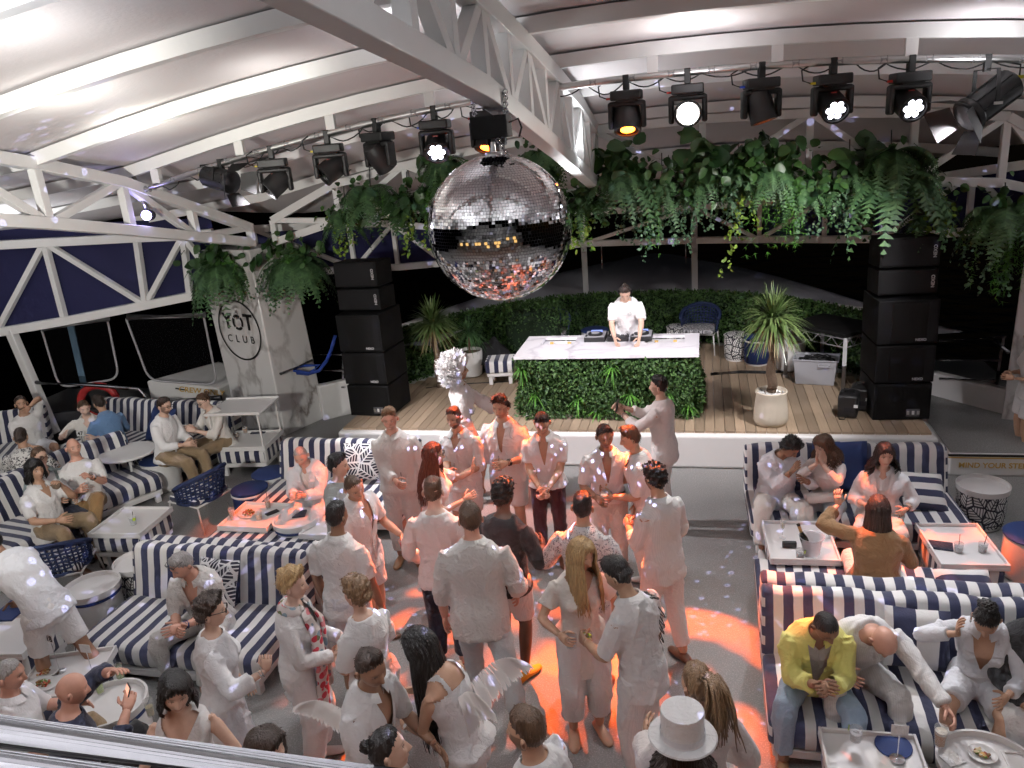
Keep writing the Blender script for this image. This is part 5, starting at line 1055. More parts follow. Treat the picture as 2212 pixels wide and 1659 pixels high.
class Raw:
    def __init__(s): s.v = []; s.f = []
    def loft(s, rings, n=16, ex=2.):
        o_ = len(s.v)
        for c, x, y, rx, ry in rings:
            for k in range(n):
                a = 2 * PI * k / n; ca, sa = math.cos(a), math.sin(a); ca = math.copysign(abs(ca) ** (2 / ex), ca); sa = math.copysign(abs(sa) ** (2 / ex), sa); s.v.append(c + x * (ca * rx) + y * (sa * ry))
        nr = len(rings); s.f += ring_faces(nr, n, o_) + [tuple(o_ + k for k in range(n))[::-1], tuple(o_ + (nr - 1) * n + k for k in range(n))]
    def limb(s, pts, rs, n=12, fl=1.):
        rings = []; px = None
        for i, q in enumerate(pts):
            d = pts[min(i + 1, len(pts) - 1)] - pts[max(i - 1, 0)]; x, y, d = frame_of(d, (0, 1, 0) if abs(d.normalized().y) < .9 else (0, 0, 1))
            if px is not None: x = (px - d * px.dot(d)).normalized(); y = d.cross(x)
            px = x; rings.append((q, x, y, rs[i], rs[i] * fl))
        s.loft(rings, n)
def ik(a, b_, l1, l2, hint):
    d = b_ - a; L = min(d.length, (l1 + l2) * .998); dn = d.normalized(); x = (l1 * l1 - l2 * l2 + L * L) / (2 * L); hh = math.sqrt(max(0, l1 * l1 - x * x)); pr = Vector(hint) - dn * Vector(hint).dot(dn)
    pr = pr.normalized() if pr.length > 1e-4 else Vector((0, 0, 1)); return a + dn * x + pr * hh, a + dn * L
def subd(pts, rs, k=3):   # refine a limb polyline
    P_, R_ = [], []
    for i in range(len(pts) - 1):
        for j in range(k): t = j / k; P_.append(pts[i].lerp(pts[i + 1], t)); R_.append(rs[i] + (rs[i + 1] - rs[i]) * t)
    return P_ + [pts[-1]], R_ + [rs[-1]]
def wrinkle(V, amp, rs, f=58.):
    g_ = np.random.default_rng(rs); W_ = np.zeros(len(V)); lo = lambda k: sum(np.sin(V @ (g_.normal(size=3) * k) + g_.uniform(0, 6.28)) for _ in range(3)) / 3
    wv = V + .02 * np.stack([lo(14.), lo(14.), lo(14.)], 1)
    for k in range(5):
        d = g_.normal(size=3) * np.array([1., 1., .6]); d /= np.linalg.norm(d); ph = wv @ d * f * g_.uniform(.55, 1.15) + g_.uniform(0, 6.28); W_ += (1.3 * np.exp(-(np.sin(ph * .5) / .45) ** 2) - .5) * np.clip(lo(9.) * 1.8 + .3, 0, 1)
    return np.maximum(W_ * amp * 1.1 + lo(22.) * amp * .7, -.003)
JOBS = []
PEOPLE = []
def person(label, px, py, hd, H=1.75, z0=0., sit=None, lean=4., side=0., twist=0., head=(0, 0, 0), rh='down', lh='down', rhand='relax', lhand='relax', rf=None, lf=None, fem=0., build=1., skin='light', hair=('short', 'dbrown'), beard=0., top=None, bottom=None, shoes='white', extras=(), group='guests', grip=None, relb=None, lelb=None, knees=.2, slump=0., inner=None, rdir=None, ldir=None, pos=None):
    PEOPLE.append(dict(locals()))
def solve(d):
    H = d['H']; s_ = H / 1.75; fem = d['fem']; bd = d['build']; V3 = Vector; sit = d['sit']; J = {}
    hipz = (.93 * s_) if sit is None else sit + .08
    pel = V3((0, 0, hipz + .03)); th = math.radians(d['lean']); sd = math.radians(d['side']); tw = math.radians(d['twist']); L = .50 * s_; sp = [pel]; fr = []
    ns = 12
    for i in range(ns + 1):
        u = i / ns; a = th * (.35 + .65 * u) + math.radians(d['slump']) * u * u; b_ = sd * (.3 + .7 * u); c = tw * u; up = V3((math.sin(b_) * math.cos(a), math.sin(a), math.cos(a) * math.cos(b_))).normalized(); xa = V3((math.cos(c), math.sin(c), 0)); xa = (xa - up * xa.dot(up)).normalized(); ya = up.cross(xa); fr.append((xa, ya, up))
        if i < ns: sp.append(sp[-1] + up * L / ns)
    J['sp'], J['fr'] = sp, fr
    def at(h_):   # frame at height h_ above the pelvis along the spine
        u = h_ / (.50 * s_); i = min(max(int(u * ns), 0), ns - 1); t = u * ns - i
        if u < 0: return sp[0] + fr[0][2] * h_, fr[0]
        return sp[i].lerp(sp[i + 1], t) if u <= 1 else sp[-1] + fr[-1][2] * (h_ - .5 * s_), fr[min(i + (t > .5), ns)]
    J['at'] = at; xa, ya, up = fr[-1]; nb = sp[-1]
    hy, hp, hr = (math.radians(a) for a in d['head']); q = Matrix((xa, ya, up)).transposed(); lv = .55   # head partly upright
    upm = (up * (1 - lv) + V3((0, 0, 1)) * lv).normalized(); x2 = (xa - upm * xa.dot(upm)).normalized(); y2 = upm.cross(x2); q = Matrix((x2, y2, upm)).transposed(); Rh = q @ Matrix.Rotation(hy, 3, 'Z') @ Matrix.Rotation(hp, 3, 'X') @ Matrix.Rotation(hr, 3, 'Y')
    J['Rh'] = Rh; J['hs'] = .98 * (1 + (s_ - 1) * .5); hs = J['hs']; J['hc'] = nb + up * .06 * s_ + (Rh @ V3((0, .022, .118))) * hs; J['nb'] = nb
    sw = (.182 - .026 * fem) * s_ * (.6 + .4 * bd); c_, f_ = at(.435 * s_)
    pre = dict(down=(.27, .04, .80), glass=(.14, .3, 1.12), lap=(.1, .33, .62), pocket=(.24, .04, .9), clasp=(.035, .27, 1.0))
    for sgn, k in ((1, 'r'), (-1, 'l')):
        sh = c_ + f_[0] * sw * sgn - f_[1] * .012; tg = d[k + 'h']
        if isinstance(tg, str): a, b_, z = pre[tg]; tg = V3((a * sgn, b_, z)) * s_ if sit is None or tg == 'lap' else V3((a * sgn, b_, z - .93 + hipz)) ; 
        else: tg = V3(tg)
        if d[k + 'h'] == 'lap' and sit is not None: tg = V3((.11 * sgn, .36, hipz + .14))
        if d[k + 'h'] == 'down' and sit is None: tg = sh + V3((.075 * sgn, .06, -.53)) * s_
        hint = d[k + 'elb'] or (.55 * sgn, -.75, -.5); e, w_ = ik(sh, tg, .29 * s_, .255 * s_, hint); J[k + 'arm'] = (sh, e, w_)
        hip = pel + fr[0][0] * .088 * sgn * s_ - V3((0, 0, .03)); ft = d[k + 'f']
        if sit is None: ft = V3((ft[0], ft[1], .085 if len(ft) < 3 else ft[2])) if ft else V3((.1 * sgn, -.02, .085)); kh = (.15 * sgn, 1, 0)
        else: ft = V3((ft[0], ft[1], .085 if len(ft) < 3 else ft[2])) if ft else V3((.15 * sgn, .5, .085)); kh = (d['knees'] * sgn, .5, 1)
        kn, an = ik(hip, ft, .43 * s_, .425 * s_, kh); J[k + 'leg'] = (hip, kn, an)
    return J
def body_rings(J, d, ease=0., z0=-.14, z1=.53, zs=None):
    s_ = d['H'] / 1.75; fem = d['fem']; bd = d['build']
    T_ = [(-.16, .135, .1, 0), (-.08, .163 + .012 * fem, .115, -.012), (0., .165 + .014 * fem, .115, -.015), (.1, .148 - .02 * fem, .1, -.004), (.17, .142 - .026 * fem, .098, .004), (.26, .152 - .02 * fem, .107, .008), (.34, .166 - .018 * fem, .116 + .012 * fem, .01), (.40, .172 - .02 * fem, .11, .0), (.45, .16 - .018 * fem, .095, -.008), (.49, .105, .078, -.012), (.525, .062, .062, -.004), (.6, .055, .056, .01)]
    out = []; zz = [q[0] for q in T_]
    hs = zs if zs is not None else [h_ for h_ in np.linspace(z0, z1, 14)]
    for h_ in hs:
        rx, ry, yo = (float(np.interp(h_, zz, [q[k] for q in T_])) for k in (1, 2, 3)); b_ = 1 + (bd - 1) * (1. if h_ < .4 else .4); c, (x, y, u) = J['at'](h_ * s_); belly = max(0, bd - 1) * .25 * math.exp(-((h_ - .1) / .14) ** 2)
        out.append((c + y * (yo + belly * .4) * s_, x, y, rx * s_ * b_ + ease, ry * s_ * (b_ + belly) + ease))
    return out
def feather_mat():
    mt, t, b = nodes('white_feather'); b.inputs['Base Color'].default_value = (.85, .84, .83, 1); b.inputs['Roughness'].default_value = .8; tr = N(t, 'BsdfTranslucent'); tr.inputs[0].default_value = (.85, .84, .83, 1); mx = N(t, 'MixShader'); mx.inputs[0].default_value = .5
    t.links.new(b.outputs[0], mx.inputs[1]); t.links.new(tr.outputs[0], mx.inputs[2]); t.links.new(mx.outputs[0], t.nodes['Material Output'].inputs[0]); return mt
FEATHER = feather_mat()
def make_raws(d):
    J = d['J'] = solve(d); s_ = d['H'] / 1.75; fem = d['fem']; bd = d['build']; am = (1 - .16 * fem) * (.75 + .25 * bd); jobs = []
    r = Raw(); r.loft(body_rings(J, d, 0., -.15, .53), 18, 2.3); nb = J['nb']; up = J['fr'][-1][2]
    r.limb([nb - up * .06, nb, nb.lerp(J['hc'], .5), J['hc'] + (J['Rh'] @ Vector((0, -.02, -.02)))], [.062 * s_, .056 * s_ * (1 - .1 * fem), .053 * s_ * (1 - .12 * fem), .05 * s_], 12)
    for k in 'rl':
        sh, e, w_ = J[k + 'arm']; p_, q = subd([sh, sh.lerp(e, .35), e, e.lerp(w_, .3), w_], [.056 * am, .052 * am, .041 * am, .043 * am, .0285 * am], 2); r.limb(p_, [x * s_ for x in q])
        hip, kn, an = J[k + 'leg']; p_, q = subd([hip, hip.lerp(kn, .3), kn, kn.lerp(an, .3), an], [.088, .08, .056, .058, .037], 2); r.limb(p_, [x * s_ * (.7 + .3 * bd) for x in q])
    if fem:
        c, (x, y, u) = J['at'](.32 * s_)
        for sg in (-1, 1): r.loft([(c + x * .07 * sg + y * (.075 + t * .02), x, u, rr * s_, rr * s_) for t, rr in ((-2, .05), (0, .066), (2, .055), (3.2, .02))], 12)
    jobs.append(('body', r))
    tp = d['top']; armf = {}
    if tp:
        ez = tp.get('ease', .018); hem = tp.get('hem', -.14); r = Raw(); zs = list(np.linspace(max(hem, -.2), tp.get('neck', .515), 15)); rings = body_rings(J, d, ez, zs=zs)
        if hem < -.2:
            c, (x, y, u) = J['at'](-.2 * s_); 
            for i, h_ in enumerate(np.linspace(hem, -.2, 6)[:-1]):
                c2 = c + Vector((0, 0, (h_ + .2) * s_)); fl = 1 + tp.get('flare', .25) * (-.2 - h_); base = body_rings(J, d, ez, zs=[-.15])[0]; rings.insert(i, (Vector((base[0].x, base[0].y, c2.z)), base[1], base[2], base[3] * fl * 1.08, base[4] * fl * 1.12))
        else:
            rings[0] = (*rings[0][:3], rings[0][3] + .034, rings[0][4] + .036); rings[1] = (*rings[1][:3], rings[1][3] + .02, rings[1][4] + .021)
        r.loft(rings, 20, 2.3); sl = tp.get('sleeve', 1.)
        for k in 'rl':
            sh, e, w_ = J[k + 'arm']; st = sh + (J['sp'][-1] - sh) * .12
            if sl <= 0: continue
            pts = [st, sh.lerp(e, .3), sh.lerp(e, .75), e, e.lerp(w_, .4), e.lerp(w_, .93)]; rs = [.058, .057, .053, .05, .048, .04]; tt = [0, .2, .4, .5, .7, 1.]; P_, R_ = subd(pts, rs, 3); TT = np.interp(np.arange(len(P_)), np.arange(0, len(P_), 3), tt); keep = [i for i in range(len(P_)) if TT[i] <= sl + .02]; lo = tp.get('loose', 0.)
            r.limb([P_[i] for i in keep], [R_[i] * am * s_ + ez * .55 + lo * TT[i] for i in keep], 14)
        if fem:
            c, (x, y, u) = J['at'](.32 * s_)
            for sg in (-1, 1): r.loft([(c + x * .07 * sg + y * (.075 + t * .02 + ez), x, u, rr * s_, rr * s_) for t, rr in ((-3, .05), (0, .068), (2, .058), (3.2, .02))], 12)
        jobs.append(('top', r))
    if d['inner']:
        r = Raw(); r.loft(body_rings(J, d, .009, zs=list(np.linspace(-.12, .5, 14))), 18, 2.3); jobs.append(('inner', r))
    bt = d['bottom']
    if bt:
        r = Raw(); ez = bt.get('ease', .016); r.loft(body_rings(J, d, ez * .8, zs=list(np.linspace(-.15, bt.get('waist', .07), 6))), 18, 2.3); ln = bt.get('len', .96)
        for k in 'rl':
            hip, kn, an = J[k + 'leg']; f1, f2 = bt.get('w', (.0, .0)); pts = [hip + Vector((0, 0, .03)), hip.lerp(kn, .3), kn, kn.lerp(an, .35), an.lerp(kn, .03)]; rs = [.094, .086 + f1 * .3, .064 + f1, .062 + f1 * .5 + f2 * .5, .047 + f2]; P_, R_ = subd(pts, rs, 4); TT = np.interp(np.arange(len(P_)), np.arange(0, len(P_), 4), [0, .15, .5, .68, 1.]); keep = [i for i in range(len(P_)) if TT[i] <= ln]
            r.limb([P_[i] for i in keep], [R_[i] * s_ * (.7 + .3 * bd) + ez for i in keep], 14)
        jobs.append(('bottom', r))
    return jobs
def voxel_jobs():
    tmp = []
    for d in PEOPLE:
        dist = math.hypot(*P(d['px'], min(d['py'], 1650), 1.5).xy); vx = .0115 if dist < 5.2 else .0135 if dist < 8 else .017
        d['lod'] = (44, 60) if dist < 8.4 else (30, 40); d['raw'] = {}
        for nm, r in make_raws(d):
            me = bpy.data.meshes.new('tmp'); me.from_pydata([tuple(v) for v in r.v], [], r.f); o = bpy.data.objects.new('tmp', me); COL.objects.link(o)
            m_ = o.modifiers.new('r', 'REMESH'); m_.mode = 'VOXEL'; m_.voxel_size = vx * (1.25 if nm != 'top' else 1.); m_ = o.modifiers.new('s', 'SMOOTH'); m_.factor = .5; m_.iterations = 4 if nm == 'body' else 3; tmp.append((d, nm, o))
    dg = bpy.context.evaluated_depsgraph_get()
    for d, nm, o in tmp:
        me = o.evaluated_get(dg).to_mesh(); n = len(me.vertices); V = np.empty(n * 3, np.float32); me.vertices.foreach_get('co', V); L = np.empty(len(me.loops), np.int32); me.loops.foreach_get('vertex_index', L)
        N_ = np.empty(n * 3, np.float32); me.vertices.foreach_get('normal', N_); d['raw'][nm] = (V.reshape(-1, 3), L.reshape(-1, 4), N_.reshape(-1, 3))
    for d, nm, o in tmp: me = o.data; bpy.data.objects.remove(o); bpy.data.meshes.remove(me)
def xform(V, R, c, s_=1.): return np.asarray(V) @ (np.array(R).T * s_) + np.array(c)
def locks(d, n, length, rs, spread=1., r=.017, phi=(.35, 1.), wave=.012, back=.02, curl=0., lift=0.):
    """falling locks of long hair, in person space"""
    J = d['J']; g_ = random.Random(rs); mb = MB(); R = J['Rh']; hc = J['hc']; hs = J['hs']
    for i in range(n):
        ph = g_.uniform(*phi) * PI * g_.choice((-1, 1)); el = math.asin(g_.uniform(-.1, .985)); sp_ = lambda e, k=1.: hc + R @ Vector((math.cos(e) * math.sin(ph) * .092 * k, math.cos(e) * math.cos(ph) * .114 * k, math.sin(e) * .136 + .002)) * hs
        o_ = R @ Vector((math.sin(ph), math.cos(ph), 0)); o_.z = 0; o_ = o_.normalized(); bk = R @ Vector((0, -1, 0)); ln = length * g_.uniform(.75, 1.1); ph0 = g_.uniform(0, 6); k_ = g_.uniform(.97, 1.06)
        pts = [sp_(el + (-.25 - el) * t, k_) for t in np.linspace(0, 1, 5)]; q0 = pts[-1]
        for j in range(1, 8):
            t = j / 7; pts.append(q0 + o_ * (spread * .05 * t + .015 * math.sin(t * PI)) + bk * back * t * 2 - Vector((0, 0, ln * t - lift * math.sin(t * PI))) + Vector((math.sin(ph0 + t * 7), math.cos(ph0 + t * 6), 0)) * (wave + curl) * t)
        m_ = len(pts); mb.tube(pts, [r * (.7 if j == 0 else 1) * (1 - .75 * (j / (m_ - 1)) ** 3) for j in range(m_)], 5, ell=[.6] * m_)
    return mb
# ------------------------------------------------------------------ glassware and small things
GLASS = M('clear_glass', (.9, .93, .95), .04, var=0, alpha=.22, spec=.8); ICE = M('ice', (.85, .88, .9), .15, var=0, alpha=.6)
LIQ = {k: M('drink_' + k, c, .1, var=.05, alpha=.85) for k, c in dict(water=(.55, .58, .6), amber=(.45, .17, .02), lime=(.35, .5, .03), red=(.5, .03, .04), cola=(.1, .03, .015), pale=(.6, .55, .3), foam=(.75, .7, .6)).items()}
def drink(label, loc, kind='tumbler', liq='water', straw=True, garnish=None, tilt=0.):
    r0, r1, H = dict(tumbler=(.034, .042, .09), tall=(.028, .034, .14), beer=(.032, .04, .14), flute=(.02, .026, .2))[kind]; nm = dict(tumbler='drink_glass', tall='tall_glass', beer='beer_glass', flute='champagne_flute')[kind]
    T = thing(nm, label, 'glass', loc, rnd.uniform(0, 6), 'drinks'); T.rotation_euler = (tilt, 0, T.rotation_euler.z)
    if kind == 'flute': MB().lathe([(.033, 0), (.033, .003), (.004, .006), (.0035, .09), (.02, .115), (.026, .2), (.0245, .2), (.018, .117), (.001, .1)], 16).build('glass', GLASS, T, smooth=40); lz, lh = .11, .05; r0, r1 = .012, .02
    else: MB().lathe([(r0, 0), (r1, H), (r1 - .003, H), (r0 - .003, .008), (.001, .008)], 18).build('glass', GLASS, T, smooth=40); lz, lh = .009, H * rnd.uniform(.5, .72)
    MB().lathe([(r0 - .004, lz), (r0 + (r1 - r0) * lh / H - .004, lz + lh), (.001, lz + lh)], 18).build('liquid', LIQ[liq], T, smooth=40)
    if kind == 'beer': MB().lathe([(r1 - .008, lz + lh), (r1 - .006, lz + lh + .02), (.001, lz + lh + .022)], 16).build('foam', LIQ['foam'], T)
    if kind == 'tumbler':
        for k in range(2): MB().box((rnd.uniform(-.01, .01), rnd.uniform(-.01, .01), lz + lh), (.022, .02, .02), Matrix.Rotation(k + .4, 3, 'X')).build('ice_cube', ICE, T)
    if straw: MB().tube([(0, 0, .02), (.02, .012, H + .075)], .0035, 6).build('straw', BLACK, T)
    if garnish: MB().tube([(r1, 0, H - .012), (r1 + .004, 0, H - .012)], .02, 12).build('garnish', M('lime_slice', (.35, .5, .05), .4), T)
    return T
def mesh_from(mb, name, mat, T, smooth=True): return mb.build(name, mat, T, smooth=smooth)
def shoe_geo(an, f, s_, up=Vector((0, 0, 1))):
    x = f.cross(up).normalized(); u = x.cross(f); mb = MB(); n = 12
    for y, w_, h_, zb_ in ((-.075, .022, .03, .03), (-.07, .034, .062, .0), (-.02, .038, .085, 0), (.04, .042, .07, 0), (.1, .047, .05, 0), (.15, .042, .04, .0), (.185, .024, .028, .004), (.19, .008, .012, .01)):
        for k in range(n): a = 2 * PI * k / n; mb.v.append(tuple(an + f * y * s_ + x * math.cos(a) * w_ * s_ + u * ((zb_ + h_ * (.5 + .5 * math.sin(a))) * s_ - .085)))
    mb.f = ring_faces(8, n) + [tuple(range(n))[::-1], tuple(7 * n + k for k in range(n))]; mb.mi = [0] * len(mb.f); return mb
GEM = M('silver_jewel', (.8, .8, .8), .2, 1.); FRAMEB = M('dark_frames', (.02, .015, .012), .3)
def hp_z(n_, fem): return head_shape(n_, fem)[:, 2]
def finish(d):
    J = d['J']; s_ = d['H'] / 1.75; fem = d['fem']; a = -math.radians(d['hd']); R3 = Matrix.Rotation(a, 3, 'Z'); hc, Rh, hs = J['hc'], J['Rh'], J['hs']; z0 = d['z0']; rs = int(d['px'] * 7 + d['py']) % 9973
    if d['pos']: base = Vector(d['pos'])
    else: w_ = P(d['px'], d['py'], z0 + hc.z); o_ = R3 @ hc; base = Vector((w_.x - o_.x, w_.y - o_.y, 0))
    T = thing('person', d['label'], 'person', (base.x, base.y, z0), a, d['group']); d['T'] = T; W = lambda v: Vector((base.x, base.y, z0)) + R3 @ Vector(v)
    for kk, key in enumerate(('top', 'bottom')):
        if d[key] and d[key]['mat'] in (CW, CW2): d[key] = dict(d[key], mat=WHITES[(rs // (3 + 4 * kk)) % len(WHITES)])
    # body with head and hands in one mesh
    V, Fq, Nn = d['raw']['body']; Vs = [V]; Fs = [Fq]; off = len(V); Cs = [np.zeros((len(V), 4))]
    n, F = HG[d['lod']]; hp = head_shape(n, fem); hairc = HAIRC[d['hair'][1]] if d['hair'][1] in HAIRC else (.05, .03, .02)
    Vs.append(xform(hp, Rh, hc, hs)); Fs.append(F + off); Cs.append(head_colors(hp, hairc if d['hair'][0] != 'bald' else (.16, .1, .07), d['beard'], fem, any(w in d['label'] for w in ('smil', 'grin', 'laugh', 'curly-haired man in an')))); off += len(hp)
    for sg in (-1, 1):   # ears
        if d['hair'][0] in ('bob', 'long', 'wig', 'afro'): continue
        m_ = 8; ev = [];
        for i in range(4):
            r_ = math.sin((i + .6) / 4.2 * PI) ; 
            for k in range(m_): q = 2 * PI * k / m_; ev.append((sg * (.07 + .0075 * i), -.012 + .017 * r_ * math.cos(q) - .004 * i, -.005 + .031 * r_ * math.sin(q)))
        ef = np.array(ring_faces(4, m_)); ef = ef[:, ::-1] if sg < 0 else ef; Vs.append(xform(ev, Rh, hc, hs)); Fs.append(ef + off); Cs.append(np.zeros((len(ev), 4))); off += len(ev)
    hold = {}; tris = []
    for k, sg in (('r', 1), ('l', -1)):
        sh, e, w_ = J[k + 'arm']; f = (w_ - e).normalized(); dr = d[k + 'dir']; pn = Vector((-sg * .9, 0, -.25))
        if dr: f, pn = Vector(dr[0]).normalized(), Vector(dr[1])
        elif d['sit'] is not None and d[k + 'h'] == 'lap': pn = Vector((-sg * .4, 0, -1))
        pn = (pn - f * pn.dot(f)).normalized(); Z_ = -pn; X_ = f.cross(Z_); hv, hf = HANDS[d[k + 'hand']]; hv = hv.copy() * s_ * (1 - .1 * fem)
        if sg > 0: hv[:, 0] *= -1
        hv = hv @ np.array([X_, f, Z_]) + np.array(w_ + f * .005)
        Vs.append(hv); Cs.append(np.zeros((len(hv), 4)))
        for q in hf:
            q = q if sg < 0 else q[::-1]
            if len(q) == 4: tris.append(tuple(off + i for i in q))
            else: tris += [(off + q[0], off + q[i], off + q[i + 1], off + q[i + 1]) for i in range(1, len(q) - 1)]
        off += len(hv); hold[k] = (w_ + f * .075 + pn * .04, f, pn)
    me = bpy.data.meshes.new('body'); AV = np.concatenate(Vs); quads = np.concatenate(Fs); fl = [tuple(q) for q in quads] + [tuple(dict.fromkeys(q)) for q in tris]; me.from_pydata(AV.tolist(), [], fl); me.polygons.foreach_set('use_smooth', [True] * len(me.polygons))
    ca = me.color_attributes.new('Col', 'FLOAT_COLOR', 'POINT'); ca.data.foreach_set('color', np.concatenate(Cs).astype(np.float32).ravel()); me.materials.append(SKIN[d['skin']]); me.update(); link('body', me, T)
    # hair
    st, hcname, *hx = d['hair']; hm = HAIR.get(hcname); fcap = None
    caps = dict(short=(.012, 'short', .003, 70., (.006, .004)), fade=(.003, 'short', .002, 60., (.016, .01)), quiff=(.006, 'short', .003, 60., (.02, .03)), curly=(.016, 'short', .011, 150., (.02, .012)), buzz=(.004, 'short', .001, 40., None), bob=(.026, 'bob', .004, 45., (.012, 0)), long=(.016, 'bob', .003, 60., (.008, 0)), wavy=(.02, 'bob', .005, 60., (.01, 0)), pony=(.01, 'short', .003, 80., (.008, .004)), rec=(.008, 'rec', .003, 60., (.006, 0)), pixie=(.02, 'short', .008, 110., (.02, .012)), wig=(.085, 'afro', .03, 90., (.03, -.02)))
    if st in caps:
        th, md, nzs, nf, tpz = caps[st]; hv, hf = hair_cap((44, 60), fem, th, md, rs, nzs, nf, tpz); hv = xform(hv, Rh, hc, hs); ht = [(hv, [tuple(q) for q in hf])]; mb = MB(); mb.add(hv.tolist(), [tuple(q) for q in hf])
        if st == 'long': q = locks(d, hx[1] if len(hx) > 1 else 70, hx[0] if hx else .4, rs, **(hx[2] if len(hx) > 2 else {})); mb.add(q.v, q.f)
        if st == 'wavy': q = locks(d, 170, hx[0] if hx else .2, rs, .9, .0095, wave=.02, curl=.01); mb.add(q.v, q.f)
        if st == 'bob': q = locks(d, 120, .1, rs, .2, .011, (.32, 1.), .004); mb.add(q.v, q.f)
        if st not in ('wig', 'buzz'):
            g_ = np.random.default_rng(rs); sel = g_.choice(len(hv), 420); hn, _f = HG[(44, 60)]; ok = hp_z(hn, fem)[sel] > hairline(hn, md)[sel] + .012; sel = sel[ok]; ln = {'curly': .03, 'pixie': .035, 'quiff': .03}.get(st, .022); nr_ = xform(hn[sel], Rh, (0, 0, 0)); tg = np.cross(nr_, g_.normal(size=(len(sel), 3)) * .5 + np.array([0, 0, 1.])); dn = np.cross(nr_, tg); dn[:, 2] -= .3; dn = dn / (np.linalg.norm(dn, axis=1)[:, None] + 1e-9) * .8 + nr_ * g_.uniform(.15, .6, (len(sel), 1)); sd_ = tg / (np.linalg.norm(tg, axis=1)[:, None] + 1e-9) * .0022
            b0 = hv[sel] - nr_ * .004; l_ = ln * g_.uniform(.5, 1.2, (len(sel), 1)); q = np.stack([b0 - sd_, b0 + sd_, b0 + dn * l_ * .6 + sd_ * .8 + nr_ * .004, b0 + dn * l_], 1).reshape(-1, 3); mb.add(q.tolist(), [(4 * i, 4 * i + 1, 4 * i + 2, 4 * i + 3) for i in range(len(sel))])
        def lump(c, r, k=40, nz=.25):
            g_ = np.random.default_rng(rs + k); n_, f_ = HG[(30, 40)]; W_ = 1 + nz * .3 * sum(np.sin(n_ @ g_.normal(size=3) * 9 + i) for i in range(3)); mb.add(xform(n_ * np.array(r) * W_[:, None], Rh, hc + Rh @ Vector(c) * hs).tolist(), [tuple(q) for q in f_])
        if st == 'pony':
            kind = hx[0] if hx else 'bun'
            if kind == 'bun': lump((0, -.1, .075), (.032, .032, .032))
            elif kind == 'topknot': lump((0, -.03, .135), (.028, .028, .034))
            elif kind == 'updo': lump((0, -.055, .125), (.055, .05, .05)); lump((.02, -.08, .1), (.05, .04, .04), 41)
            else:
                lump((0, -.085, .1), (.03, .03, .03)); g_ = random.Random(rs); p0 = hc + Rh @ Vector((0, -.1, .105)) * hs; bk = Rh @ Vector((0, -1, 0))
                for i in range(110):
                    o_ = Vector((g_.gauss(0, 1), g_.gauss(0, 1), 0)); ln = hx[1] * g_.uniform(.7, 1.1); pts = [p0 + bk * (.1 * math.sin(min(1, t * 2) * PI / 2)) + o_ * (.012 + .03 * t) - Vector((0, 0, ln * t ** 1.4 - .05 * math.sin(min(1, t * 2.5) * PI))) + Vector((math.sin(t * 8 + i), math.cos(t * 7 + i), 0)) * .012 * t for t in np.linspace(0, 1, 8)]; mb.tube(pts, [.0075 * (1 - .7 * t ** 2) for t in np.linspace(0, 1, 8)], 5)
        if st == 'wig':
            g_ = np.random.default_rng(5); nS = 5200; v = g_.normal(size=(nS, 3)); v /= np.linalg.norm(v, axis=1)[:, None]; v = v[~((v[:, 1] > .5) & (v[:, 2] < .4)) & (v[:, 2] > -.85)]; nS = len(v); rad = g_.uniform(.72, 1.06, (nS, 1)) ** .7
            cl = 1 + .1 * np.sin(v[:, :1] * 13) * np.sin(v[:, 1:2] * 11 + 1) + .08 * np.sin(v[:, 2:] * 17); c0 = v * np.array([.2, .19, .225]) * rad * cl + np.array([0, -.06, .02]); ax = g_.normal(size=(nS, 3)); ax /= np.linalg.norm(ax, axis=1)[:, None]; x_ = np.cross(ax, v); x_ /= np.linalg.norm(x_, axis=1)[:, None] + 1e-9; y_ = np.cross(ax, x_); r_ = g_.uniform(.012, .024, (nS, 1)); ring = []
            for t in np.linspace(0, 4.6, 7): q = c0 + (x_ * math.cos(t) + y_ * math.sin(t)) * r_ + ax * (.004 * t); ring += [q - ax * .0028, q + ax * .0028]
            Vw = xform(np.stack(ring, 1).reshape(-1, 3), Rh, hc, 1.); mb.add(Vw.tolist(), [(14 * i + 2 * j, 14 * i + 2 * j + 1, 14 * i + 2 * j + 3, 14 * i + 2 * j + 2) for i in range(nS) for j in range(6)])
        mb.build('hair', hm, T, smooth=True)
    # garments
    fr = J['fr'][-1]; nb = np.array(J['nb']); X_, Y_, U_ = (np.array(v) for v in fr)
    for nm, spec in (('inner', dict(mat=d['inner'], v=.05, part='undershirt') if d['inner'] else None), ('top', d['top']), ('bottom', d['bottom'])):
        if not spec: continue
        V, Fq, Nn = d['raw'][nm]; V = V + Nn * wrinkle(V, spec.get('wr', .0075 if nm == 'top' else .006), rs + len(nm), spec.get('wf', 58.))[:, None]
        if nm != 'bottom':
            rel = V - nb; u = rel @ X_; h_ = rel @ U_; f = rel @ Y_; vd = spec.get('v', 0.); rn = np.hypot(u, f - .005) + 1e-6; R0 = .069 * s_; kill = (h_ > -.05) & (rn < R0); ks = kill[Fq]; bn = np.zeros(len(V), bool); bn[np.unique(Fq[ks.any(1) & ~ks.all(1)])] = True; bn &= ~kill; k_ = np.where(bn, R0 / rn - 1, 0)[:, None]; V = V + (X_ * u[:, None] + Y_ * (f - .005)[:, None]) * k_
            if vd:
                hw = spec.get('vw', .07) * np.clip(1 + h_ / vd, 0, 1) + .002; kv = (f > .015) & (h_ < .05) & (h_ > -vd) & (np.abs(u) < hw); kill |= kv
                ks = kv[Fq]; bd_ = np.zeros(len(V), bool); bd_[np.unique(Fq[ks.any(1) & ~ks.all(1)])] = True; bd_ &= ~kv & (f > .015); V = V + np.where(bd_, np.sign(u) * hw - u, 0)[:, None] * X_
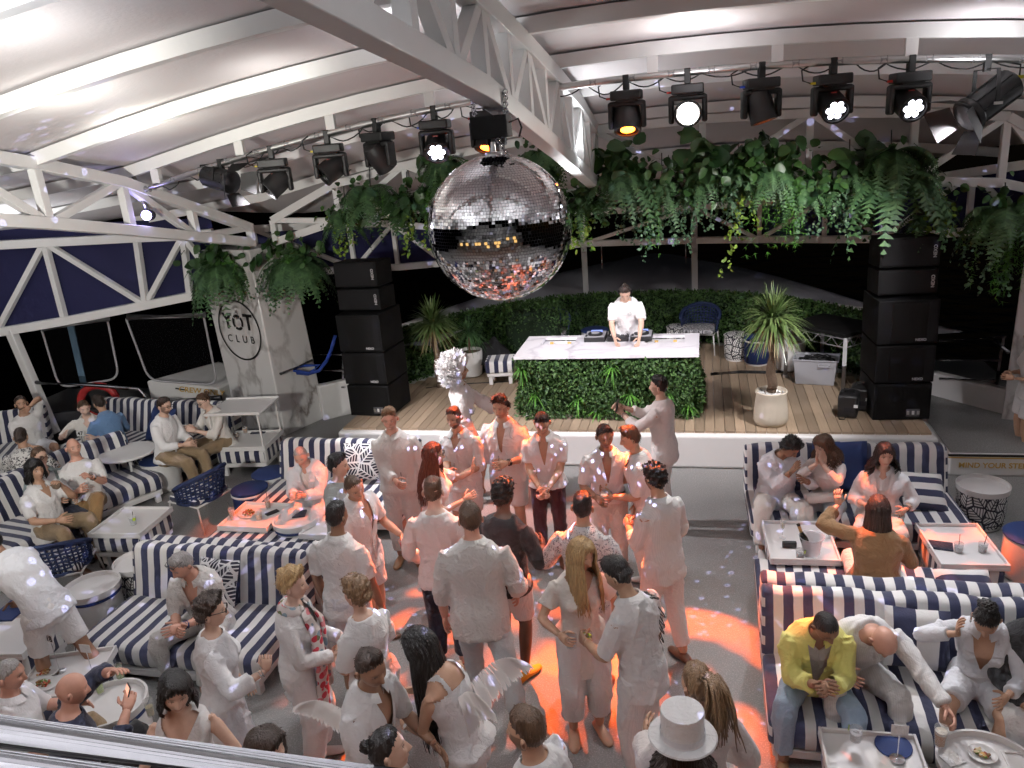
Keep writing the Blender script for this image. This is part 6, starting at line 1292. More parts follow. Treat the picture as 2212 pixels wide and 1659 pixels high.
            if spec.get('strap'): kill |= (h_ > spec['strap']) & (np.abs(u) < 9) & ((np.abs(np.abs(u) - .085) > .018))
            Fq = Fq[~kill[Fq].any(1)]
        o = np_mesh(spec.get('part', 'shirt' if nm == 'top' else 'trousers'), V, Fq, spec['mat'], T, smooth=True)
        if nm == 'top' and spec.get('collar'):
            mb = MB(); n_ = 26; gap = .35 if spec.get('v') else .12; c0 = Vector(nb) + fr[2] * .0; rows = ((.08, -.002), (.066, .045), (.073, .051), (.108, .006))
            for k in range(n_ + 1):
                q = -PI / 2 + 0 + gap + (2 * PI - 2 * gap) * k / n_ ; q = PI / 2 + gap + (2 * PI - 2 * gap) * k / n_; ed = abs(k / n_ - .5) * 2; dp = -.028 * ed ** 3
                for r_, z in rows: mb.v.append(tuple(c0 + fr[0] * math.cos(q) * r_ * s_ * 1.02 + fr[1] * (math.sin(q) * r_ * s_ + .004) + fr[2] * (z * s_ + dp)))
            mb.f = [(k * 4 + j, k * 4 + j + 1, (k + 1) * 4 + j + 1, (k + 1) * 4 + j) for k in range(n_) for j in range(3)]; mb.mi = [0] * len(mb.f); mb.build('collar', spec['mat'], o, smooth=True)
        if nm == 'top' and spec.get('collar') and not spec.get('lapel') and d['hd'] > 90 and d['hd'] < 270:
            mb = MB(); lo_, hi_ = max(spec.get('hem', -.15), -.15) + .01, .47 - (spec.get('v') or 0) ; rr = body_rings(J, d, spec.get('ease', .018) + .009, zs=list(np.linspace(lo_, hi_, 12)))
            for c, x, y, rx, ry in rr: mb.v += [tuple(c + y * ry - x * .017), tuple(c + y * (ry + .003) - x * .016), tuple(c + y * (ry + .003) + x * .016), tuple(c + y * ry + x * .017)]
            mb.f = [(k * 4 + j, k * 4 + j + 1, (k + 1) * 4 + j + 1, (k + 1) * 4 + j) for k in range(11) for j in range(3)]; mb.mi = [0] * len(mb.f); mb.build('placket', spec['mat'], o)
        if nm == 'top' and spec.get('lapel'):
            for sg in (-1, 1):
                mb = MB(); c1, f1 = J['at'](.49 * s_); c2, f2 = J['at']((.49 - spec['v'] * .95) * s_); c3, f3 = J['at']((.49 - spec['v'] * .4) * s_)
                q = [c1 + f1[0] * .07 * sg + f1[1] * .02, c3 + f3[0] * .055 * sg + f3[1] * .15, c2 + f2[0] * .012 * sg + f2[1] * .148, c3 + f3[0] * .118 * sg + f3[1] * .138, c1 + f1[0] * .105 * sg + f1[1] * .045]; q = [v * 1. for v in q]; mb.add(q, [(0, 1, 4), (1, 3, 4), (1, 2, 3)]); mb.build('lapel', spec['mat'], o)
        if nm == 'bottom' and spec.get('belt'):
            rg_ = body_rings(J, d, spec.get('ease', .016) + .006, zs=[.055, .085]); mb = MB()
            for c, x, y, rx, ry in rg_:
                for k in range(28): q = 2 * PI * k / 28; mb.v.append(tuple(c + x * math.copysign(abs(math.cos(q)) ** .87, math.cos(q)) * rx + y * math.copysign(abs(math.sin(q)) ** .87, math.sin(q)) * ry))
            mb.f = ring_faces(2, 28); mb.mi = [0] * 28; mb.build('belt', SHOE['brown'], T, smooth=True)
    for k, sg in (('r', 1), ('l', -1)):
        hip, kn, an = J[k + 'leg']; f = Vector((math.sin(.2) * sg, math.cos(.2), 0)); up = Vector((0, 0, 1))
        if an.z > .16: sn = (an - kn).normalized(); f = (Vector((0, 1, -.25)) - sn * sn.dot(Vector((0, 1, -.25)))).normalized(); up = -sn
        if d['shoes']: mb = shoe_geo(an, f, s_, up); mb.build('shoe' if d['shoes'] != 'bare' else 'foot', SHOE.get(d['shoes'], SKIN[d['skin']]), T, smooth=True)
    # extras
    HL = lambda v: hc + Rh @ Vector(v) * hs
    for ex in d['extras']:
        k = ex[0]; mb = MB()
        if k in ('glasses', 'sunglasses'):
            zz, yy = (.012, .1) if k == 'glasses' else (.085, .085)
            for sg in (-1, 1):
                mb.tube([HL((sg * .033 + .021 * math.cos(t), yy, zz + .016 * math.sin(t))) for t in np.linspace(0, 2 * PI, 13)], .0028, 5, cap=False); mb.tube([HL((sg * .054, yy, zz + .004)), HL((sg * .078, .0, zz + .008))], .003, 5)
                if k == 'sunglasses': mb.add([HL((sg * .033 + .02 * math.cos(t), yy + .001, zz + .015 * math.sin(t))) for t in np.linspace(0, 2 * PI, 12, endpoint=False)], [tuple(range(12))])
            mb.tube([HL((-.012, yy, zz)), HL((.012, yy, zz))], .003, 5); mb.build(k, FRAMEB, T)
        elif k == 'headphones':
            mb.tube([HL((.09 * math.sin(t), -.01, .005 + .125 * math.cos(t))) for t in np.linspace(-1.6, 1.6, 15)], .009, 6)
            for sg in (-1, 1): mb.tube([HL((sg * .075, -.005, 0)), HL((sg * .1, -.005, 0))], .036, 14)
            mb.tube([HL((-.09, .02, -.03)), HL((-.08, .06, -.12)), HL((-.05, .13, -.3)), HL((-.05, .2, -.5))], .004, 5); mb.build('headphones', BLACK, T, smooth=True)
        elif k == 'tophat':
            mb.lathe([(.145, .0), (.165, .012), (.16, .02), (.108, .012), (.1, .03), (.104, .15), (.1, .158), (.001, .16)], 32); mb.v = [tuple(HL(Vector(v) + Vector((0, -.005, .055)))) for v in mb.v]; o = mb.build('top_hat', CW2, T, smooth=40)
            q = MB(); q.lathe([(.106, .022), (.108, .05), (.106, .052)], 32, cap=False); q.v = [tuple(HL(Vector(v) + Vector((0, -.005, .055)))) for v in q.v]; q.build('hat_band', CW4, T, smooth=True)
        elif k == 'necklace':
            c = J['nb']; 
            mb.tube([c + fr[0] * math.sin(t) * .085 + fr[1] * (.05 + .075 * math.cos(t)) - fr[2] * (.02 + .05 * (1 + math.cos(t)) / 1.1) for t in np.linspace(-2.2, 2.2, 19)], .003, 5)
            for i in range(9 if len(ex) > 1 else 1): t = (i - 4) * .3 if len(ex) > 1 else 0; q = c + fr[0] * math.sin(t) * .085 + fr[1] * (.055 + .075 * math.cos(t)) - fr[2] * (.04 + .05 * (1 + math.cos(t)) / 1.1); mb.tube([q, q - fr[2] * .015, q - fr[2] * .034], [.003, .011, .003], 6)
            mb.build('necklace', GEM, T, smooth=True)
        elif k == 'scarf':
            c = J['nb']; mb.tube([c + fr[0] * math.sin(t) * .085 + fr[1] * (.0 + .075 * math.cos(t)) + fr[2] * .0 for t in np.linspace(-2.6, 2.6, 15) + PI], .04, 8)
            for sg in (-1, 1): mb.tube([c + fr[0] * .055 * sg + fr[1] * .085, c + fr[0] * .08 * sg + fr[1] * .155 - fr[2] * .15, c + fr[0] * .075 * sg + fr[1] * .175 - fr[2] * .4, c + fr[0] * .085 * sg + fr[1] * .17 - fr[2] * (.6 + .1 * sg), c + fr[0] * .09 * sg + fr[1] * .17 - fr[2] * (.78 + .1 * sg)], [.04, .055, .06, .065, .07], 10, ell=[.45] * 5)
            mb.build('scarf', SCARF, T, smooth=True)
        elif k == 'wings':
            sc = ex[1]; g_ = random.Random(3)
            for sg in ex[2]:
                c, f_ = J['at'](.36 * s_); a0 = c - f_[1] * .13 + f_[0] * .05 * sg; rows = []; q = MB()
                for i in range(26):
                    t = i / 25; root = a0 + f_[0] * sg * sc * (.04 + .2 * t) - f_[1] * .42 * t * sc + Vector((0, 0, sc * (.16 * math.sin(t * 2.2)))); tip = root + f_[0] * sg * sc * (.02 + .05 * t) - f_[1] * (.1 + .14 * t) * sc + Vector((0, 0, -sc * (.48 - .24 * t) * g_.uniform(.9, 1.08))); w_ = (tip - root); x = w_.cross(f_[0]).normalized()
                    ring = []
                    for u, ww in ((0, .012), (.3, .024), (.7, .026), (.93, .014), (1, .003)): m_ = root + w_ * u - f_[1] * .02 * math.sin(u * 3); ring += [m_ - x * ww * sc - f_[1] * .004 * (i % 2), m_ + x * ww * sc - f_[1] * .004 * (i % 2)]
                    q.add(ring, [(2 * j, 2 * j + 1, 2 * j + 3, 2 * j + 2) for j in range(4)])
                q.build('wing', FEATHER, T)
        elif k == 'hoop': mb.tube([HL((ex[1] * .085 + .006, -.01 + .03 * math.cos(t), -.055 + .03 * math.sin(t))) for t in np.linspace(0, 2 * PI, 15)], .006, 6); mb.build('earring', GEM, T, smooth=True)
        elif k == 'drops':
            for sg in (-1, 1): mb.tube([HL((sg * .082, -.01, -.03)), HL((sg * .085, -.01, -.05)), HL((sg * .087, -.01, -.085))], [.003, .01, .003], 6)
            mb.build('earring', GEM, T, smooth=True)
        elif k == 'watch':
            sh, e, w_ = J[ex[1] + 'arm']; f = (w_ - e).normalized(); mb.tube([w_ - f * .05, w_ - f * .028], .036 * s_, 12); mb.build('wristwatch', GEM if len(ex) < 3 else ex[2], T, smooth=True)
        elif k == 'studs':   # dark studded shoulder panel and chain loops
            c, f_ = J['at'](.44 * s_)
            for i in range(7):
                for j in range(5): q = c + f_[0] * (.07 + .018 * i) - f_[1] * (.03 + .0 * j) + f_[1] * (-.05 + .035 * j) + fr[2] * (.062 - .0035 * i * i * .35 - .012 * abs(j - 2)); mb.box(q, (.013, .013, .012))
            mb.build('stud_panel', BLACK, T); mb = MB()
            for i in range(7):
                A_ = c + f_[0] * (.15 - .01 * i) + fr[2] * .045 - f_[1] * .02; B2 = c + f_[0] * (.19 - .012 * i) + f_[1] * (.02) - fr[2] * (.06 + .015 * i)
                mb.tube([A_.lerp(B2, t) - f_[1] * (.125 * math.sin(PI * t)) + f_[0] * .02 * math.sin(PI * t) - Vector((0, 0, (.14 + .05 * i) * math.sin(PI * t))) for t in np.linspace(0, 1, 12)], .0035, 5)
            mb.build('chain_loops', BLACK, T, smooth=True)
        elif k == 'print':   # small chest print
            c, f_ = J['at'](.36 * s_)
            for q_, r_ in ((0, .03), (1, .018)): mb.tube([c - f_[0] * .06 + f_[1] * .158 + f_[0] * r_ * math.cos(t) + fr[2] * r_ * math.sin(t) for t in np.linspace(0, 2 * PI, 15)], .003, 4)
            mb.build('chest_print', GREYB, T)
        elif k == 'brows': pass
    for g_ in (d['grip'] or ()):
        k, kd, lb, *r_ = g_; pos, f, pn = hold[k]; w_ = W(pos)
        if kd == 'phone':
            ph = thing('mobile_phone', lb, 'phone', w_, a); fw = Vector(r_[0]); R = Matrix.Rotation(math.radians(r_[1]), 3, 'X'); MB().box((0, .0, .03), (.078, .01, .155), R).build('case', BLACK, ph, bevel=.004)
            if len(r_) > 2: MB().box(R @ Vector((0, -.0065, 0)) + Vector((0, 0, .03)), (.07, .002, .145), R).build('screen', M('lit_screen', (.3, .2, .15), .3, var=.5, vs=30., emit=(1, .5, .35), es=.9), ph)
        elif kd == 'clutch': o = MB().box((0, 0, 0), (.26, .1, .08)).build('clutch_bag', CW3, None, bevel=.03, loc=w_, rz=a); tag(o, lb, 'bag')
        elif kd == 'folder': o = MB().box((0, 0, 0), (.3, .22, .02)).build('menu_folder', NAVY, None, bevel=.004, loc=w_, rz=a + .2); tag(o, lb, 'menu')
        elif kd == 'coconut': T2 = thing('coconut_cup', lb, 'cup', w_ - Vector((0, 0, .04)), 0, 'drinks'); MB().lathe([(.02, 0), (.045, .02), (.052, .05), (.045, .08), (.04, .08), (.001, .06)], 16).build('cup', BARK, T2, smooth=True); MB().tube([(0, 0, .05), (.03, .02, .14)], .004, 6).build('straw', BLACK, T2)
        else: drink(lb, w_ - Vector((0, 0, .055)), kd, *r_)
# ------------------------------------------------------------------ people: who stands where
def SH(mat=CW, sleeve=.62, v=.16, hem=-.15, **k): return dict(mat=mat, sleeve=sleeve, v=v, hem=hem, collar=True, **k)
def TEE(mat=CW2, sleeve=.42, v=0., hem=-.13, **k): return dict(mat=mat, sleeve=sleeve, v=v, hem=hem, part='t_shirt', **k)
def TR(mat=CW, **k): return dict(mat=mat, **k)
def SHO(mat=CW, **k): return dict(mat=mat, len=.44, ease=.024, part='shorts', **k)
GD, GS = 'guests standing on the dance floor', 'guests seated on sofas'
person('smiling blond man in a white sweater over a collar', 842, 906, 168, 1.82, twist=-6, head=(8, -4, 0), rh=(-.02, .3, 1.12), rhand='grip', build=1.08, skin='ruddy', hair=('quiff', 'lbrown'), beard=.3, top=dict(mat=CW3, sleeve=1., hem=-.1, collar=True, part='sweater', wr=.003), bottom=TR(CW2), shoes='tan', group=GD, grip=[('r', 'tumbler', 'small drink held by the blond man in the sweater', 'water')])
person('dark-bearded smiling man lit orange in a white shirt and shorts', 981, 903, 188, 1.76, head=(-5, -6, 4), rh=(.02, .3, 1.15), lh=(-.1, .28, 1.1), rhand='grip', skin='tan', hair=('fade', 'dbrown'), beard=.9, top=SH(CW, .6, .14), bottom=SHO(CW), shoes='white', group=GD, grip=[('r', 'tumbler', 'drink held by the dark-bearded man', 'water')])
person('curly-haired man in an open white shirt and shorts holding a drink', 1081, 880, 186, 1.84, head=(-6, -4, 0), lh=(-.1, .3, 1.2), lhand='grip', skin='tan', hair=('curly', 'dbrown'), beard=.4, build=1.08, top=SH(CW, .72, .3, vw=.05), bottom=SHO(CW2), shoes='tan', group=GD, grip=[('l', 'tumbler', 'drink held at the chest by the curly-haired man', 'water')], extras=[('watch', 'l', BLACK)])
person('man in maroon trousers and a short-sleeved white shirt', 1171, 915, 176, 1.75, head=(0, -22, 0), rh=(.05, .27, 1.0), lh=(-.04, .29, 1.0), rhand='grip', lhand='grip', skin='tan', hair=('fade', 'black'), beard=.5, top=SH(CW, .4, .28, -.05, vw=.055), bottom=TR(MAROON, ease=.008, waist=.09), shoes='brown', group=GD, grip=[('r', 'beer', 'amber drink held in both hands by the man in maroon trousers', 'amber', False)])
person('grinning man in an open white shirt and brown belt with a beer', 1307, 943, 168, 1.72, head=(10, -8, 5), rh=(.13, .32, 1.1), rhand='grip', lh=(-.24, .2, .95), skin='brown', hair=('short', 'black'), beard=.3, top=SH(CW, .45, .3, -.02, vw=.05), bottom=TR(CW2, belt=True, waist=.09), shoes='brown', group=GD, grip=[('r', 'beer', 'beer glass held by the grinning man with the belt', 'pale', False)])
person('man in profile with orange-lit shoulders facing left', 1362, 948, 262, 1.72, lean=10, head=(0, -8, 0), rh=(.1, .32, 1.1), lh=(-.08, .3, 1.05), rhand='grip', skin='tan', hair=('quiff', 'brown'), top=SH(CW, .45, .1), bottom=TR(CW), shoes='white', group=GD, grip=[('l', 'tumbler', 'amber drink held by the man with orange-lit shoulders', 'amber', False)])
person('man with thick black hair in white shirt and trousers, back to camera', 1415, 1035, 308, 1.8, head=(-10, -6, 0), lh=(-.05, .33, 1.18), rh=(.18, .22, 1.0), lhand='grip', skin='tan', hair=('curly', 'black'), beard=.5, top=SH(CW, .85, 0), bottom=TR(CW2), shoes='brown', rf=(.1, -.12), lf=(-.1, .12), group=GD, grip=[('l', 'tumbler', 'drink held by the black-haired man seen from behind', 'amber', False)])
person('man in profile photographing with his phone in front of the booth', 1423, 835, 282, 1.8, lean=2, rh=(.03, .45, 1.4), lh=(-.05, .44, 1.36), rhand='grip', lhand='grip', skin='light', hair=('fade', 'black'), beard=.4, top=SH(SHEER, .8, .15), bottom=TR(CW), shoes='white', group=GD, grip=[('r', 'phone', 'dark phone held up by the man photographing', (0, 1, 0), 10)], extras=[('watch', 'l')])
person('woman with long red-lit hair raising her palm', 937, 983, 82, 1.68, head=(0, 5, 0), fem=1., lh=(-.16, .36, 1.32), ldir=((0, .15, 1), (0, 1, 0)), lhand='flat', rh=(.1, .3, 1.15), skin='light', hair=('long', 'red', .42, 240, dict(r=.008)), top=dict(mat=CW, sleeve=.4, hem=-.15, v=.08, part='blouse'), bottom=TR(CW), group=GD, extras=[('glasses',)])
person('man seen from behind in a long-sleeved white top and navy trousers', 936, 1062, 352, 1.8, rh=(.2, .22, 1.0), lh=(-.2, .2, .98), skin='fair', hair=('fade', 'brown'), build=.98, top=TEE(CW2, 1., hem=-.1), bottom=TR(NAVT), shoes='brown', group=GD)
person('tall man seen from behind in a white shirt and pale jeans', 1016, 1121, 350, 1.88, head=(14, 0, 0), rh=(.27, .2, 1.0), lh='down', build=1.14, skin='ruddy', hair=('short', 'brown'), beard=.4, top=SH(CW, .75, 0, -.17, ease=.024), bottom=TR(PJEAN, ease=.01), shoes='tan', rf=(.28, -.32), lf=(-.1, .1), group=GD)
person('man with curly black hair in a dark jacket and white shorts', 1088, 1070, 18, 1.78, rh=(.2, .25, 1.15), lh=(-.2, .24, 1.1), skin='dark', hair=('curly', 'black'), top=dict(mat=DGREY, sleeve=.78, hem=-.12, part='jacket', ease=.026), bottom=SHO(CW2), shoes='yellow', group=GD)
person('man in a small-print shirt seen from behind', 1259, 1096, 5, 1.74, rh=(.22, .2, 1.1), lh=(-.24, .25, 1.12), lhand='grip', skin='olive', hair=('fade', 'black'), top=SH(PRINTF, .7, 0), bottom=TR(CW2), shoes='brown', group=GD, grip=[('l', 'tumbler', 'clear cup held by the man in the small-print shirt', 'water', False)])
person('laughing man with head tilted in an unbuttoned white shirt and shorts', 765, 1052, 100, 1.8, lean=8, side=8, head=(-25, -16, 14), lh=(-.1, .36, 1.12), lhand='grip', rh='down', skin='tan', hair=('buzz', 'brown'), top=SH(CW, .42, .3, -.14, vw=.06), bottom=SHO(CW), shoes='brown', group=GD, grip=[('l', 'tumbler', 'red drink held by the laughing man', 'red', False)])
person('man seen from behind with short black hair in a short-sleeved white shirt', 728, 1116, 5, 1.78, head=(-10, 0, 0), rh='down', lh='down', skin='brown', hair=('fade', 'black'), top=SH(CW2, .42, 0, -.14), bottom=SHO(CW4), shoes='white', group=GD)
person('man with slicked black hair in a pale grey blazer facing right', 731, 1007, 80, 1.72, skin='light', hair=('quiff', 'black'), top=dict(mat=GREYB, sleeve=1., hem=-.18, v=.22, collar=True, part='blazer', ease=.026), inner=CW2, bottom=TR(CW2), group=GD)
person('older woman with short blonde hair and a floral scarf', 634, 1263, 78, 1.66, fem=1., head=(0, 0, 0), rh=(.08, .28, 1.02), lh=(-.06, .3, 1.06), skin='fair', hair=('pixie', 'blonde'), top=dict(mat=CW, sleeve=1., hem=-.22, v=.2, collar=True, part='jacket', ease=.028), inner=CW2, bottom=TR(CW, w=(.02, .02)), group=GD, extras=[('scarf',)])
person('woman with short brown hair in a white tunic facing left', 770, 1284, 292, 1.62, fem=1., head=(0, 4, 0), build=1.12, rh=(.1, .25, 1.0), lh=(-.1, .25, 1.0), skin='light', hair=('pixie', 'lbrown'), top=dict(mat=CW, sleeve=.45, hem=-.3, part='tunic', loose=.03, flare=.5), bottom=TR(CW2), group=GD)
person('woman with short dark hair and glasses raising her fist', 457, 1322, 62, 1.66, fem=1., build=1.05, rh=(.22, .34, 1.18), rhand='fist', rdir=((0, .2, 1), (-1, 0, 0)), lh=(-.2, .1, .85), skin='light', hair=('pixie', 'dbrown'), top=dict(mat=CW2, sleeve=.8, hem=-.42, part='tunic', loose=.02, flare=.5), bottom=TR(CW2), group=GD, extras=[('glasses',), ('watch', 'r')])
person('woman with shoulder-length black hair and a shell necklace', 380, 1498, 160, 1.64, fem=1., head=(20, -6, -6), rh=(.2, .3, 1.0), lh=(-.3, .25, .95), skin='light', hair=('bob', 'black'), top=dict(mat=CW2, sleeve=.0, hem=-.14, v=.16, vw=.11, part='top'), bottom=TR(CW2), group=GD, extras=[('necklace', 1)])
person('dark-haired man in an unbuttoned shirt with feathered wings', 801, 1444, 98, 1.78, lean=10, head=(-20, -10, 6), rh=(.16, .3, 1.0), lh=(-.14, .34, 1.05), skin='brown', hair=('fade', 'dbrown'), top=SH(CW2, .5, .36, -.14, vw=.06), bottom=TR(CW), shoes='red', group=GD, extras=[('wings', .4, (1,))])
person('woman with very long black hair and white angel wings', 909, 1397, 285, 1.72, fem=1., lean=20, slump=8, head=(0, -18, 0), rh=(.1, .38, 1.12), lh=(-.06, .38, .98), lhand='grip', skin='tan', hair=('long', 'black', .62, 320, dict(spread=.35, back=.03, r=.008)), top=dict(mat=CW2, sleeve=0., hem=-.02, v=.1, strap=-.1, part='halter_top', ease=.012), bottom=TR(CW2, ease=.012), shoes='red', group=GD, extras=[('wings', .55, (1, -1)), ('drops',), ('watch', 'l')], grip=[('l', 'tumbler', 'lime drink held by the woman with angel wings', 'water', False, True)])
person('woman with hair pulled back at the bottom edge, head only', 842, 1622, 62, 1.66, fem=1., head=(0, 14, -10), skin='light', hair=('pony', 'black', 'bun'), top=TEE(CW2, .4), bottom=TR(CW2), group=GD)
person('bearded man in a white shirt at the bottom edge facing left', 1138, 1579, 282, 1.82, lean=6, build=1.1, skin='tan', hair=('fade', 'brown'), beard=.75, rh=(.2, .3, 1.0), lh=(-.2, .3, 1.0), top=SH(CW2, .5, 0), bottom=TR(CW2), group=GD)
person('woman with long blonde hair in a white wrap and trousers', 1256, 1198, 158, 1.7, fem=1., head=(26, -6, -6), rh=(.2, .26, 1.12), rhand='grip', lh=(-.2, .2, 1.05), skin='tan', hair=('long', 'blonde', .36, 300, dict(spread=.25, back=-.02, phi=(.2, .95), r=.0075)), top=dict(mat=CW2, sleeve=.32, hem=-.34, v=.12, vw=.1, part='wrap_top', loose=.05, flare=.25), bottom=TR(CW2, w=(.02, .01), len=.9), shoes='bare', group=GD, grip=[('r', 'tumbler', 'clear drink held by the blonde woman', 'water', False)])
person('man with a black pompadour and a studded white shirt with chain loops', 1336, 1243, 300, 1.76, lean=12, head=(8, -20, 0), lh=(-.12, .36, 1.08), rh='down', lhand='grip', skin='olive', hair=('quiff', 'black'), top=SH(CW2, .45, 0, -.16), bottom=TR(CW2), shoes='black', group=GD, extras=[('studs',)], grip=[('l', 'tumbler', 'mint drink held by the man in the studded shirt', 'lime', False)])
person('person in a white top hat and fluffy stole at the bottom edge', 1475, 1612, 5, 1.72, skin='tan', hair=('wavy', 'dbrown', .12), top=dict(mat=CW2, sleeve=1., hem=-.14, part='coat', ease=.035, wr=.014, wf=110.), bottom=TR(CW2), group=GD, extras=[('tophat',)])
person('woman with a blonde ponytail seen from behind', 1505, 1478, 335, 1.68, fem=1., head=(10, 0, 0), rh=(.2, .2, 1.0), lh=(-.2, .3, 1.1), skin='tan', hair=('pony', 'lbrown', 'tail', .3), top=dict(mat=SHEER, sleeve=.9, hem=-.2, v=.0, part='lace_top', loose=.04, wr=.007), bottom=TR(CW2), group=GD)
person('man in a bright yellow blazer and pale jeans', 1784, 1354, 178, 1.76, sit=.37, lean=26, slump=6, head=(22, -24, 0), rh=(.04, .44, .74), lh=(-.03, .46, .74), rhand='grip', lhand='fist', skin='brown', hair=('buzz', 'black'), top=dict(mat=YELW, sleeve=.97, hem=-.2, v=.42, vw=.075, collar=True, lapel=True, part='blazer', ease=.032), inner=GREYT, bottom=TR(DENIM), shoes='tan', rf=(.24, .42), lf=(-.2, .5), group=GS, build=1.05)
person('bald man in a white knit leaning over to reach his beer', 1909, 1385, 172, 1.8, sit=.37, lean=42, side=-12, slump=14, head=(6, -38, 0), lh=(-.42, .78, .62), lhand='grip', rh=(.14, .3, .64), skin='ruddy', hair=('bald', 'grey'), build=1.1, top=dict(mat=CW2, sleeve=1., hem=-.1, part='sweater', ease=.022), bottom=TR(CW), group=GS, rf=(.18, .45), lf=(-.22, .5))
person('woman with black hair pinned up in a white playsuit', 2131, 1340, 196, 1.7, sit=.37, lean=10, slump=10, fem=1., head=(-4, -34, 0), rh=(.16, .26, .98), rhand='point', rdir=((.1, .3, 1), (-1, 0, .2)), lh=(-.14, .4, .68), skin='tan', hair=('pony', 'black', 'updo'), top=dict(mat=CW, sleeve=.9, hem=-.2, v=.26, vw=.085, collar=True, lapel=True, part='playsuit', ease=.026), bottom=SHO(CW, waist=.02), shoes='tan', group=GS, extras=[('hoop', 1)], rf=(.15, .46), lf=(-.1, .48))
person('person in a black jacket and white trousers cut by the right edge', 2262, 1325, 182, 1.78, sit=.37, lean=12, head=(20, -10, 0), skin='tan', hair=('short', 'black'), rh='lap', lh='lap', top=dict(mat=BLK, sleeve=1., hem=-.18, v=.3, collar=True, part='jacket', ease=.03), inner=CW2, bottom=TR(CW2), shoes='black', group=GS)
person('seated man in white bending his head toward the clapping woman', 1706, 967, 168, 1.76, sit=.37, lean=16, side=-4, head=(42, -34, 0), rh=(-.04, .36, .92), rhand='flat', lh=(-.2, .34, .8), skin='brown', hair=('curly', 'black'), build=1.12, top=SH(CW, .95, 0, -.14, ease=.026), bottom=TR(CW2, ease=.022), group=GS, rf=(.24, .4))
person('seated woman in white lace holding her palms together', 1779, 964, 205, 1.66, sit=.37, lean=8, fem=1., head=(-30, -14, 0), rh=(.02, .28, 1.0), lh=(-.02, .28, 1.0), rhand='flat', lhand='flat', rdir=((0, .5, 1), (-1, 0, 0)), ldir=((0, .5, 1), (1, 0, 0)), skin='fair', hair=('wavy', 'brown', .18), top=dict(mat=SHEER, sleeve=.85, hem=-.1, v=.06, part='lace_blouse', ease=.013, wr=.003), bottom=TR(CW2), group=GS)
person('seated woman with shoulder-length black hair in an open white shirt', 1911, 984, 190, 1.68, sit=.37, lean=6, fem=1., build=1.15, head=(14, 2, 0), rh=(.14, .26, .68), lh=(-.2, .24, .66), skin='light', hair=('wavy', 'black', .16), top=dict(mat=CW, sleeve=.85, hem=-.16, v=.34, vw=.07, collar=True, part='shirt', ease=.03), inner=CW2, bottom=TR(CW2), group=GS, extras=[('watch', 'l', BLACK)])
person('woman with very long dark hair in a camel corduroy jacket', 1897, 1101, 6, 1.7, sit=.37, lean=10, fem=1., build=1.2, head=(8, 0, 0), lh=(-.3, .28, 1.06), ldir=((-.1, .2, 1), (.3, 1, 0)), lhand='point', rh=(.2, .34, .66), skin='light', hair=('long', 'dbrown', .5, 320, dict(spread=.3, back=.015, phi=(.45, 1.), r=.008)), top=dict(mat=CAMEL, sleeve=.95, hem=-.19, part='jacket', ease=.036, wr=.006), bottom=TR(CW2), group=GS)
person('woman in a white T-shirt and shorts standing at the right edge', 2232, 722, 268, 1.72, fem=1., skin='tan', hair=('short', 'dbrown'), rh=(.05, .24, 1.12), lh=(-.1, .24, 1.1), top=TEE(CW2, .4), bottom=SHO(CW2), shoes='white', group='staff in white')
person('bearded man at the far left lifting a glass to his mouth', 46, 873, 118, 1.76, sit=.37, lean=4, head=(-10, 8, 0), lh=(-.04, .24, 1.14), lhand='grip', rh='lap', skin='tan', hair=('short', 'dbrown'), beard=.8, top=TEE(CW, .42), bottom=SHO(CW4), group=GS)
person('man in a light blue shirt leaning forward, back to camera', 215, 872, 296, 1.78, sit=.37, lean=22, head=(0, -8, 0), rh=(.14, .4, .74), lh=(-.14, .38, .72), skin='tan', hair=('quiff', 'dbrown'), top=SH(BLUES, .9, 0, -.1), bottom=TR(BLK), shoes='black', group=GS, rf=(.16, .5), lf=(-.12, .52))
person('man in a cream shirt half hidden behind the blue-shirted man', 182, 882, 150, 1.72, sit=.37, lean=14, head=(20, -10, 0), rh=(.3, .3, .82), lh=(-.1, .32, .72), skin='fair', hair=('short', 'brown'), top=SH(CW3, .45, .1), bottom=TR(BLK), group=GS)
person('man in a black-on-white print shirt with his back turned, far left', 46, 945, 338, 1.78, sit=.37, lean=8, skin='tan', build=1.12, hair=('fade', 'dbrown'), rh=(.2, .34, .72), lh=(-.2, .34, .72), top=SH(PRINTB, .45, 0, -.1), bottom=TR(KHAKI), group=GS)
person('bald man with a moustache in a white T-shirt and tan trousers', 159, 967, 128, 1.82, sit=.37, lean=-10, head=(10, -2, 0), build=1.14, rh=(.12, .26, .74), lh=(-.06, .3, .88), lhand='fist', skin='ruddy', hair=('bald', 'dbrown'), beard=.35, top=TEE(CW2, .44), bottom=TR(TANC), shoes='black', group=GS, rf=(.1, .8), lf=(.12, .68, .32), extras=[('watch', 'l')])
person('man with brown hair and glasses in a grey denim jacket', 86, 988, 108, 1.78, sit=.37, lean=-6, head=(6, 0, 0), rh=(.12, .3, .7), lh=(-.1, .34, .68), skin='light', hair=('short', 'brown'), top=dict(mat=GREYJ, sleeve=.95, hem=-.14, v=.4, vw=.07, collar=True, part='jacket', ease=.03), inner=CW4, bottom=TR(NAVT), shoes='black', group=GS, extras=[('glasses',)], rf=(.1, .62), lf=(-.05, .7))
